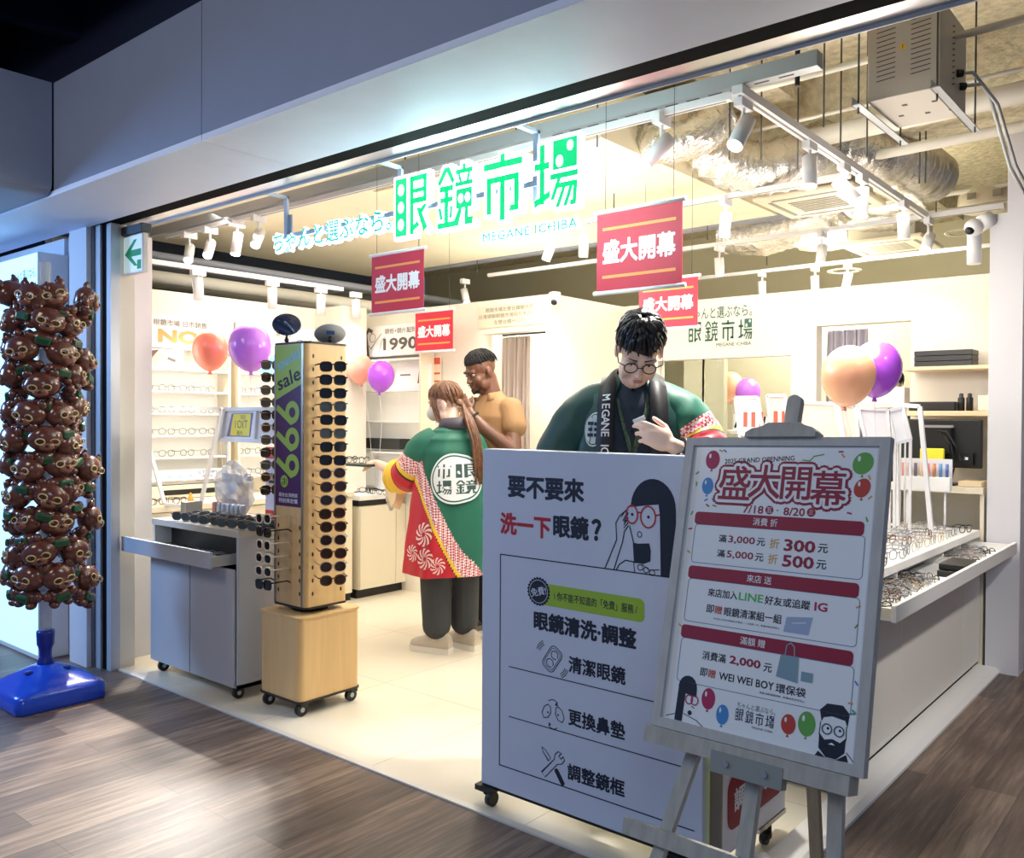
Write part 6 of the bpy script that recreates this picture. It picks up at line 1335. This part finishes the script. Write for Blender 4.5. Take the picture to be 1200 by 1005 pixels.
cl.location = Matrix.Rotation(math.radians(32), 3, 'Z') @ V((.022, -.318, 1.362))*1.04 + V(pm.location); cl.scale = (1, 1, 1); cl.rotation_euler = (.5, -.4, math.radians(32))

# ------------------------------------------------------------------ masked woman at the counter (faces -X)
pw = thing('person', 'woman with brown ponytail and grey mask in a green festival coat with round back emblem', 'person', (-3.72, 3.86, 0), math.radians(-106))
HT = Matrix.Translation((.01, -.06, 1.505)) @ Matrix.Rotation(.80, 4, 'Z') @ Matrix.Rotation(.22, 4, 'X')
b = MB(); head_parts(b, HT, .97, .95)
limb(b, [(HT @ V((0, .03, -.06)), .050), (V((0, .0, 1.36)), .052), (V((0, .01, 1.28)), .07)])
b.loft([[V((rx*math.cos(2*PI*k/20), cy+ry*math.sin(2*PI*k/20), z)) for k in range(20)] for z, rx, ry, cy in ((.76, .155, .11, .01), (.95, .14, .10, .01), (1.1, .14, .10, .0), (1.22, .15, .095, .0), (1.31, .10, .07, .01))], None)
for s in (-1, 1): limb(b, [((s*.085, .01, .78), .085), ((s*.095, -.01, .44), .056), ((s*.095, .01, .10), .038)]); limb(b, [((s*.095, .01, .07), .038), ((s*.10, -.12, .05), .032)])
limb(b, [((.155, .0, 1.28), .05), ((.22, -.10, 1.05), .04), ((.27, -.38, 1.11), .031), ((.27, -.47, 1.125), .025)])      # her left arm: towards the camera
limb(b, [((-.155, .0, 1.28), .05), ((-.20, -.10, 1.04), .04), ((-.10, -.36, 1.08), .03), ((-.07, -.43, 1.10), .025)])
hand(b, (.27, -.47, 1.125), (.05, -1, .02), (.3, .1, .9), -1, curl=.45); hand(b, (-.07, -.43, 1.10), (.1, -1, .1), (-.3, .1, .9), 1, curl=.5)
fuse(b, 'body', pw, SK2, .0055, 3); face_details(HT, pw, 0, (200, 120, 110), HBR)
m = MB(); R3 = HT.to_3x3(); m.ell(HT @ V((0, -.07, -.048)), (.056, .052, .046), mat('mask_grey', (206, 204, 200), .7), 20, 14, R3)
for s in (-1, 1):
    for z0, z1 in ((-.03, .01), (-.07, -.035)): m.tube([HT @ V((s*.05, -.06, z0)), HT @ V((s*.074, -.02, (z0+z1)/2)), HT @ V((s*.082, .018, z1))], .0018, M_paper, n=5)
m.build('face_mask', pw)
azn = lambda az: abs(((az+PI) % (2*PI))-PI)
m = MB(); hair_locks(m, HT, HBR, lambda az: 1.47+.05*math.sin(az*5)+(.22 if azn(az) > .65 else 0)+(.2 if azn(az) > 1.5 else 0)+(.42 if azn(az) > 1.95 else 0), 36, 9, .0115, rows=2, off=.006)
for s in (-1, 1):
    for k in range(3): m.tube([HT @ V((s*.062, -.062+.012*k, .05)), HT @ V((s*.074, -.06+.014*k, .0)), HT @ V((s*.072, -.055+.012*k, -.06)), HT @ V((s*.066, -.05+.01*k, -.10-.01*k))], lambda t: .008*(1-.7*t), HBR, n=6)
for k in range(20):   # the low ponytail over the back of the coat
    a = 2*PI*k/20; rr = .016+.014*((k*7) % 3)/2; cx_, cz_ = rr*math.cos(a), rr*math.sin(a)
    st = HT @ V((.010*math.cos(a), .112, -.03+.010*math.sin(a)))
    m.tube([HT @ V((.05*math.cos(a), .085, .02+.045*math.sin(a))), st, V((-.05+cx_, .135+.5*cz_, 1.40)), V((-.065+1.1*cx_, .185+.5*cz_, 1.29)), V((-.075+1.2*cx_, .195+.4*cz_, 1.17)), V((-.085+.8*cx_, .190+.3*cz_, 1.06-.02*(k % 3)))], lambda t: .011*(1-.6*t), mat('hair_brown_light', (150, 104, 72), .35, var=.35, vscale=40) if k % 3 == 0 else HBR, n=6)
m.build('hair', pw)
SW = Shell([(.48, 0, .01, .275, .205), (.62, 0, .01, .265, .20), (.85, 0, .01, .245, .185), (1.05, 0, .01, .232, .165), (1.20, 0, .012, .215, .15), (1.285, 0, .018, .18, .125), (1.335, 0, .022, .125, .095), (1.375, 0, .022, .075, .075)])
# coat back: green with a slanting checked band, yellow stripe and red lower part; t = slanted coordinate over (angle, z)
def happi_face(a, z):
    t = z-(1.06-.34*(1.15-a)-.10*max(0, .75-a))      # the band runs down towards the wearer's right
    if t > .0: return M_happi
    if t > -.155: return M_check
    if t > -.195: return M_hyel
    if t > -.205: return M_line
    return M_hred
na, nz, a0, a1, z0, z1 = 150, 130, -PI+.25, PI-.25, .48, 1.375
vs = []; 
for i in range(nz+1):
    z = z0+(z1-z0)*i/nz; fo = .016*(1-(z-z0)/(z1-z0))**1.2
    for k in range(na+1): a = a0+(a1-a0)*k/na; vs.append(SW.at(a, z, fo*math.sin(a*6+z*4)+.4*fo*math.sin(a*11+z*7)))
m = MB(); base = {}
for i in range(nz):
    for k in range(na):
        a = a0+(a1-a0)*(k+.5)/na; z = z0+(z1-z0)*(i+.5)/nz; mm = happi_face(a, z); base.setdefault(mm, []).append((i*(na+1)+k, i*(na+1)+k+1, (i+1)*(na+1)+k+1, (i+1)*(na+1)+k))
m.v = [tuple(v) for v in vs]
for mm, fs in base.items():
    i_ = m.mi(mm)
    for f in fs: m.f.append(f); m.m.append(i_); m.sm.append(True)
o = m.build('coat', pw, fix=False); s_ = o.modifiers.new('t', 'SOLIDIFY'); s_.thickness = .006; s_.offset = 1
m = MB(); pts = [V((.085*math.sin(a), .03+.085*math.cos(a), 1.375+.012*math.cos(a))) for a in [-2.2+4.4*k/16 for k in range(17)]]
ribbon(m, pts, .07, mat('collar_grey', (70, 66, 76), .6), lambda i: V((math.sin(-2.2+4.4*i/16), math.cos(-2.2+4.4*i/16), .25))); o = m.build('collar', pw, fix=False); s_ = o.modifiers.new('t', 'SOLIDIFY'); s_.thickness = .008; s_.offset = 0
# round emblem on the back
EA, EZ, ER = .26, 1.06, .138
def em(mb, x, y): return (EA-x/.205, EZ+y)
def ering(mb, r, mm, o): SW.patch(mb, [em(mb, r*math.cos(2*PI*k/36), r*1.08*math.sin(2*PI*k/36)) for k in range(36)], mm, o)
m = MB()
def fan(mb, r, mm, o):
    for j in range(6):
        r0, r1 = r*j/6, r*(j+1)/6; ring = lambda q: [SW.at(*em(mb, q*math.cos(2*PI*k/40), q*1.08*math.sin(2*PI*k/40)), o) for k in range(40)]
        mb.loft([ring(r0 or .0005), ring(r1)], mm, caps=False, smooth=True)
fan(m, ER, M_paper, .016); fan(m, ER-.010, mat('happi_green', (0, 0, 0)), .0172); fan(m, ER-.018, M_paper, .0184)
cell = [('市', -.055, .045), ('眼', .05, .045), ('場', -.055, -.05), ('鏡', .05, -.05)]
for chh, ex_, ey in cell:
    for s in GLY[chh]:
        if s[0] == 'c': continue
        P_ = [(s[1], s[2]), (s[3], s[2]), (s[3], s[4]), (s[1], s[4])] if s[0] == 'r' else list(s[1:])
        SW.patch(m, [em(m, ex_+(p[0]-50)*.00082, ey+(p[1]-50)*.00080) for p in P_], mat('emblem_ink', (54, 84, 80), .6), .0195)
m.build('back_emblem', pw, fix=False)
# pinwheels on the red part
m = MB()
for (a, z, r) in ((1.10, .735, .070), (1.02, .595, .062), (.66, .555, .050), (1.45, .62, .050)):
    for k in range(10):
        t0 = 2*PI*k/10; pp = []
        for q in range(5): rr = r*(.2+.8*q/4); pp.append((rr, t0+.75*q/4))
        for q in range(4, -1, -1): rr = r*(.2+.8*q/4); pp.append((rr, t0+.75*q/4+.30))
        SW.patch(m, [(a+rr*math.cos(t)/.26, z+rr*math.sin(t)) for rr, t in pp], M_pinkl, .020)
m.build('pinwheel_print', pw, fix=False)
sleeve(pw, [((.10, .0, 1.30), .07), ((.175, -.03, 1.24), .088), ((.21, -.09, 1.12), .10), ((.22, -.17, 1.06), .105), ((.23, -.26, 1.055), .105)], [(.38, M_happi), (.50, M_check), (.54, M_hyel), (.56, M_line), (.76, M_hred), (1, M_hyel)])
sleeve(pw, [((-.10, .0, 1.30), .07), ((-.175, -.03, 1.24), .088), ((-.21, -.09, 1.12), .10), ((-.20, -.17, 1.05), .11), ((-.16, -.27, 1.03), .115)], [(.40, M_happi), (.52, M_check), (.56, M_hyel), (.58, M_line), (.80, M_hred), (1, M_hyel)])
# hanging cream sleeve bag with patterned edge
m = MB(); m.loft([[V((x0+.012*math.sin(k*1.1), y, z)) for k, (y, z) in enumerate(pr_)] for x0, pr_ in ((.20, [(-.20, 1.10), (-.30, 1.13), (-.38, 1.12), (-.385, 1.0), (-.37, .90), (-.30, .84), (-.22, .90), (-.17, 1.0)]), (.26, [(-.20, 1.10), (-.30, 1.12), (-.37, 1.10), (-.375, 1.0), (-.36, .91), (-.30, .86), (-.22, .91), (-.17, 1.0)]))], M_hcream, smooth=False); m.build('sleeve_lining', pw)
m = MB(); m.tube([V((.235, -.385, 1.11)), V((.235, -.395, 1.0)), V((.235, -.38, .90)), V((.235, -.33, .84))], .014, mat('sleeve_pattern', (236, 226, 210), .6, var=.7, vscale=120), n=8); m.build('sleeve_edge', pw)
m = MB(); TRW = mat('trousers_charcoal', (58, 62, 66), .8, var=.08)
for s in (-1, 1): limb(m, [((s*.085, .01, .78), .105), ((s*.098, .0, .45), .098), ((s*.098, .012, .20), .088), ((s*.098, .012, .165), .088)])
m.loft([[V((.17*math.cos(2*PI*k/20), .01+.125*math.sin(2*PI*k/20), z)) for k in range(20)] for z in (.70, .90)], None); fuse(m, 'trousers', pw, TRW, .010, 3)
m = MB(); SHU = mat('sneaker_cream', (204, 192, 174), .6, bump=.3, bscale=60); SHS = mat('sneaker_sole', (238, 232, 222), .6); shoe(m, (-.10, .02, 0), .25, SHU, SHS); shoe(m, (.10, .0, 0), .55, SHU, SHS); m.build('sneakers', pw, fix=False)
tr = thing('glasses_tray', 'slim dark tray of glasses held by the masked woman', 'tray', (-4.33, 3.70, 1.105)); m = MB(); m.rbox(-.16, .10, -.07, .07, 0, .016, mat('tray_dark_green', (54, 68, 62), .4), .004); m.build('tray', tr)
for k in range(2): place(gl['black'], USED, (-4.45+.12*k, 3.70, 1.1215), (0, 0, PI/2+.3), 'black eyeglasses on the dark tray held by the masked woman', 'eyeglasses on the held tray')

# ------------------------------------------------------------------ customer in the tan polo shirt
pc = thing('person', 'tall man in a tan polo shirt with a dark strap across his chest', 'person', (-3.83, 4.36, 0), math.radians(-3)); pc.scale = (.985,)*3
HT = Matrix.Translation((-.035, -.07, 1.748)) @ Matrix.Rotation(-.22, 4, 'Z') @ Matrix.Rotation(.38, 4, 'X') @ Matrix.Scale(1.13, 4)
b = MB(); head_parts(b, HT, 1.0, 1.02)
limb(b, [(HT @ V((0, .03, -.05)), .066), (V((-.01, .0, 1.61)), .072), (V((0, .01, 1.50)), .09)])
b.loft([[V((rx*math.cos(2*PI*k/20), cy+ry*math.sin(2*PI*k/20), z)) for k in range(20)] for z, rx, ry, cy in ((.92, .16, .115, .01), (1.1, .155, .11, .01), (1.3, .175, .12, .0), (1.45, .185, .115, .0), (1.55, .12, .08, .01))], None)
for s in (-1, 1): limb(b, [((s*.095, .01, .95), .095), ((s*.105, .0, .52), .062), ((s*.105, .02, .10), .045)]); limb(b, [((s*.105, .02, .06), .045), ((s*.115, -.14, .04), .036)])
limb(b, [((.175, .01, 1.49), .055), ((.275, -.07, 1.22), .054), ((.15, -.215, 1.37), .044), ((.06, -.26, 1.475), .031)])
limb(b, [((-.175, .01, 1.49), .055), ((-.27, -.05, 1.20), .050), ((-.12, -.26, 1.33), .038), ((-.06, -.28, 1.40), .030)])
hand(b, (.06, -.26, 1.475), (-.55, -.15, .8), (.4, -.85, .25), 1, curl=.45); hand(b, (-.06, -.28, 1.40), (.4, -.4, .7), (-.5, -.7, .3), 1, curl=.5)
fuse(b, 'body', pc, SK3, .0058, 3); face_details(HT, pc, 0, (110, 62, 54), HB3)
m = MB(); hair_locks(m, HT, HB3, lambda az: 1.05+(.33 if azn(az) > 1.0 else 0)+(.25 if azn(az) > 1.9 else 0), 30, 3, .010, rows=1, off=.010, wob=.03); m.ell(HT @ V((0, .012, .075)), (.074, .092, .052), HB3, 24, 14, HT.to_3x3()); m.build('hair', pc)
m = MB(); Pm = lambda x, y, z: HT @ V((x, y, z)); m.tube([Pm(-.05, -.05, -.07), Pm(-.03, -.075, -.095), Pm(0, -.088, -.104), Pm(.03, -.075, -.095), Pm(.05, -.05, -.07)], .009, HB3, n=8); m.tube([Pm(-.022, -.094, -.053), Pm(0, -.100, -.049), Pm(.022, -.094, -.053)], .004, HB3, n=6); m.build('beard', pc)
M_tan = mat('polo_tan', (148, 112, 74), .75, var=.05)
m = MB(); m.loft([[V((rx*math.cos(2*PI*k/24), cy+ry*math.sin(2*PI*k/24), z)) for k in range(24)] for z, rx, ry, cy in ((.88, .195, .145, .01), (1.1, .185, .135, .01), (1.3, .20, .14, .0), (1.45, .212, .135, .0), (1.54, .16, .10, .01), (1.60, .082, .08, .012))], None)
limb(m, [((.17, .01, 1.495), .084), ((.228, -.015, 1.385), .082)]); limb(m, [((-.17, .01, 1.50), .085), ((-.24, .0, 1.35), .080), ((-.255, -.02, 1.27), .078)])
fuse(m, 'polo_shirt', pc, M_tan, .009, 4)
m = MB(); pts = [V((.088*math.sin(a), .0+.085*math.cos(a), 1.605-.025*(1-math.cos(a))/2*1.0)) for a in [-2.7+5.4*k/18 for k in range(19)]]; ribbon(m, pts, .06, M_tan, lambda i: V((math.sin(-2.7+5.4*i/18)*.8, math.cos(-2.7+5.4*i/18)*.8, .6))); o = m.build('shirt_collar', pc, fix=False); s_ = o.modifiers.new('t', 'SOLIDIFY'); s_.thickness = .008
m = MB(); m.tube([V((-.10, .06, 1.585)), V((-.10, -.06, 1.57)), V((-.06, -.145, 1.45)), V((.04, -.152, 1.30)), V((.14, -.115, 1.12)), V((.19, -.04, 1.02)), V((.20, .06, 1.05)), V((.1, .152, 1.25)), V((-.05, .14, 1.47)), V((-.10, .06, 1.585))], .020, mat('strap_dark', (44, 42, 44), .6), n=8, flat=.25); m.build('shoulder_strap', pc)
m = MB(); m.rbox(.13, .20, .08, .20, .92, 1.14, _mats['strap_dark'], .02); m.build('shoulder_bag', pc)
m = MB(); w0 = V((.085, -.250, 1.445)); wd = V((-.65, -.4, .7)).normalized(); q = wd.to_track_quat('Z', 'Y'); m.tube([w0+q @ V((.036*math.cos(a), .038*math.sin(a), 0)) for a in [2*PI*k/20 for k in range(20)]], .009, M_black, n=8, closed=True); n_ = V((.4, -.8, -.2)).normalized(); m.cyl(w0+n_*.036, w0+n_*.048, .023, M_black, n=18); m.cyl(w0+n_*.048, w0+n_*.049, .018, M_galv, n=18); m.build('wristwatch', pc)
m = MB()
for s in (-1, 1): limb(m, [((s*.095, .01, .95), .115), ((s*.105, .0, .52), .088), ((s*.105, .02, .09), .070)])
m.loft([[V((.178*math.cos(2*PI*k/20), .01+.13*math.sin(2*PI*k/20), z)) for k in range(20)] for z in (.85, 1.04)], None); fuse(m, 'trousers', pc, TR, .010, 3)
m = MB(); shoe(m, (-.11, .0, 0), -.1, mat('sneaker_black', (44, 40, 40), .5), mat('sole_grey', (150, 144, 138), .6)); shoe(m, (.11, .02, 0), .1, _mats['sneaker_black'], _mats['sole_grey']); m.build('shoes', pc, fix=False)

# ------------------------------------------------------------------ dark haired person in the doorway behind the balloons
hp = at(1040, 452, Y=6.35)
ph = thing('person', 'dark haired person mostly hidden behind the purple and peach balloons', 'person', (hp.x, hp.y, 0), math.radians(160)); dz = hp.z-1.50
HT = Matrix.Translation((0, -.02, 1.50+dz))
b = MB(); head_parts(b, HT); limb(b, [(HT @ V((0, .03, -.06)), .05), (V((0, .01, 1.30+dz)), .06)]); hb = 1.30+dz
b.loft([[V((rx*math.cos(2*PI*k/20), ry*math.sin(2*PI*k/20), z*hb/1.30)) for k in range(20)] for z, rx, ry in ((.75, .15, .11), (1.0, .14, .10), (1.2, .16, .10), (1.30, .10, .07))], None)
for s in (-1, 1):
    limb(b, [((s*.085, .0, .78), .085), ((s*.09, 0, .44), .055), ((s*.09, .01, .06), .04)]); limb(b, [((s*.16, 0, hb-.05), .05), ((s*.21, .0, hb-.32), .04), ((s*.20, -.06, hb-.55), .03)]); hand(b, (s*.20, -.06, hb-.55), (0, -.1, -1), (s, 0, 0), s, .3)
fuse(b, 'body', ph, SK2, .008, 3); m = MB(); hair_locks(m, HT, HB, lambda az: 1.2+(.6 if azn(az) > 1.1 else 0), 30, 6, .014, rows=2, off=.014); m.build('hair', ph); face_details(HT, ph, 0, (190, 120, 110), HB)
m = MB(); m.loft([[V((rx*math.cos(2*PI*k/20), ry*math.sin(2*PI*k/20), z*hb/1.30)) for k in range(20)] for z, rx, ry in ((.70, .18, .14), (1.0, .165, .125), (1.2, .18, .12), (1.29, .12, .09), (1.34, .07, .07))], None)
for s in (-1, 1): limb(m, [((s*.15, 0, hb-.05), .065), ((s*.21, .0, hb-.32), .055), ((s*.20, -.05, hb-.5), .048)])
fuse(m, 'jacket', ph, TR, .010, 3); m = MB()
for s in (-1, 1): limb(m, [((s*.085, .0, .80), .10), ((s*.09, 0, .44), .08), ((s*.09, .01, .06), .07)])
fuse(m, 'trousers', ph, TR, .012, 2)

# ================================================================== INFLATABLE BEARS ON A POLE, BLUE BASE
ub = thing('umbrella_base', 'glossy blue plastic base holding the pole of brown balloon toys', 'base', (-4.60, 1.86, 0), math.radians(0))
M_blue = mat('base_blue_plastic', (26, 74, 206), .25, coat=.3)
m = MB(); lev = [(.212, .0, .02), (.216, .012, .02), (.216, .075, .03), (.205, .092, .05), (.18, .102, .07), (.16, .122, .09), (.115, .148, .09), (.065, .170, .055), (.04, .178, .03)]
def rsq(h, z, r): return [V((x, y, z)) for x, y in rr_pts(-h, -h, h, h, min(r+.02, h*.98), 4)]
m.loft([rsq(h, z, r) for h, z, r in lev], M_blue, smooth=True)
for a in (.8, 2.4, -1.2): m.ell((.10*math.cos(a), .10*math.sin(a), .155), (.022, .022, .010), mat('base_blue_dark', (14, 40, 140), .3), 14, 8)
o = m.build('base', ub)
m = MB(); m.lathe([(.0, .17), (.040, .17), (.038, .19), (.028, .21), (.030, .25), (.040, .275), (.042, .32), (.042, .34), (.036, .345), (0, .345)], mat('base_blue_dark', (14, 40, 140), .3), n=20); m.build('pole_collar', ub)
m = MB(); m.cyl((0, 0, .18), (0, 0, 2.18), .028, mat('pole_clear', (220, 228, 235), .15, alpha=.55), n=18); m.build('pole', ub)
M_bear = mat('toy_brown_vinyl', (98, 54, 44), .22, coat=.5); M_bear2 = mat('toy_brown_light', (134, 84, 66), .25, coat=.4); M_bgr = mat('toy_green_bib', (34, 88, 56), .35); M_bdk = mat('toy_dark_seam', (38, 22, 26), .4); M_bcr = mat('toy_cream_ring', (206, 186, 130), .4)
def make_bear():
    t = thing('balloon_toy', '', 'inflatable toy', (0, 0, 0), 0, None)
    h = MB(); blob(h, (0, 0, .075), (.082, .058, .066), M_bear, 2.2, .06, 20, 12)
    for i in range(len(h.sm)): h.sm[i] = True
    for s in (-1, 1): h.ell((s*.058, .005, .128), (.024, .016, .026), M_bear, 12, 8); h.ell((s*.060, .004, .152), (.010, .010, .012), M_bdk, 8, 6)
    h.build('head', t)
    f = MB(); f.ell((0, -.050, .052), (.036, .018, .022), M_bear2, 14, 8); f.ell((0, -.066, .060), (.011, .007, .008), M_bdk, 8, 6)
    for s in (-1, 1): f.tube([V((s*.032+.020*math.cos(a), -.056-.002*math.cos(a), .078+.015*math.sin(a))) for a in [2*PI*k/14 for k in range(14)]], .0034, M_bcr, n=5, closed=True); f.ell((s*.032, -.054, .078), (.006, .005, .006), M_bdk, 8, 6)
    f.build('face', t)
    b_ = MB(); blob(b_, (0, .004, -.022), (.062, .046, .046), M_bear, 5.1, .06, 16, 10)
    for i in range(len(b_.sm)): b_.sm[i] = True
    for s in (-1, 1): b_.ell((s*.062, -.012, -.012), (.026, .022, .024), M_bear, 12, 8); b_.ell((s*.034, -.022, -.056), (.024, .030, .020), M_bear, 12, 8)
    b_.build('torso', t)
    g = MB(); g.rbox(-.034, .034, -.052, -.034, -.040, -.004, M_bgr, .006); g.rbox(-.024, .024, -.0535, -.050, -.030, -.014, mat('toy_bib_dark', (26, 66, 44), .4), .001); g.build('bib', t)
    s_ = MB(); s_.tube([(0, .03, .0), (0, .10, -.03), (0, .17, -.06)], .006, M_clear, n=6); s_.build('stick', t)
    return t
bear = make_bear(); rg = random.Random(12); spots = []
nlev = 11
for lv in range(nlev):
    z = 1.94-.141*lv
    for k in range(4):
        a = -1.0+k*1.15+(.55 if lv % 2 else 0)+rg.uniform(-.12, .12)      # 0 = facing the camera side
        spots.append((lv, k, z+rg.uniform(-.03, .03), a))
fwd = math.atan2(-1.86, 4.60)      # direction from the pole to the camera
word = ['topmost', 'second', 'third', 'fourth', 'fifth', 'sixth', 'seventh', 'eighth', 'ninth', 'tenth', 'lowest']; side = ['left side', 'front left', 'front right', 'right side']
for lv, k, z, a in spots:
    d = fwd+(a-.75)*1.05; rr = .128 if k in (0, 3) else .120
    if lv in (0, 2, 6, 8, 10) and k == 3: rr = .172
    x = ub.location.x+rr*math.cos(d); y = ub.location.y+rr*math.sin(d); rz = d+PI/2
    if k == 3: rz += -.5
    place(bear, USED, (x, y, z), (rg.uniform(-.25, .25)+.1, rg.uniform(-.35, .35)+(.5 if rr > .15 else 0), rz+rg.uniform(-.3, .3)), 'brown inflatable animal toy with green bib on the pole, %s tier, %s' % (word[lv], side[k]), 'brown inflatable toys on the pole')
# ================================================================== LIGHT BOX OF THE CORRIDOR
M_lbox = mat('light_box_face', (226, 244, 250), .4, emit=(160, 220, 250), estr=1.0)
lb = thing('light_box', 'glowing pale blue light box with shop lettering behind the brown balloon toys', 'sign', (-5.62, 2.115, 0)); m = MB(); m.rbox(-.30, .285, .002, .175, 0.0, 2.362, M_whitep, .006); m.build('housing', lb)
m = MB(); fr = FX(0); m.rect(fr, -.296, .03, .281, 2.355, M_lbox, 0); m.build('lit_face', lb)
m = MB(); m.text(fr, 'ちゃんと選ぶなら。', .09, 2.245, .055, M_ink, .001, w=.36); logo(m, fr, -.085, 2.085, .35, .10, M_ink, M_lbox, .001); m.build('lettering', lb)
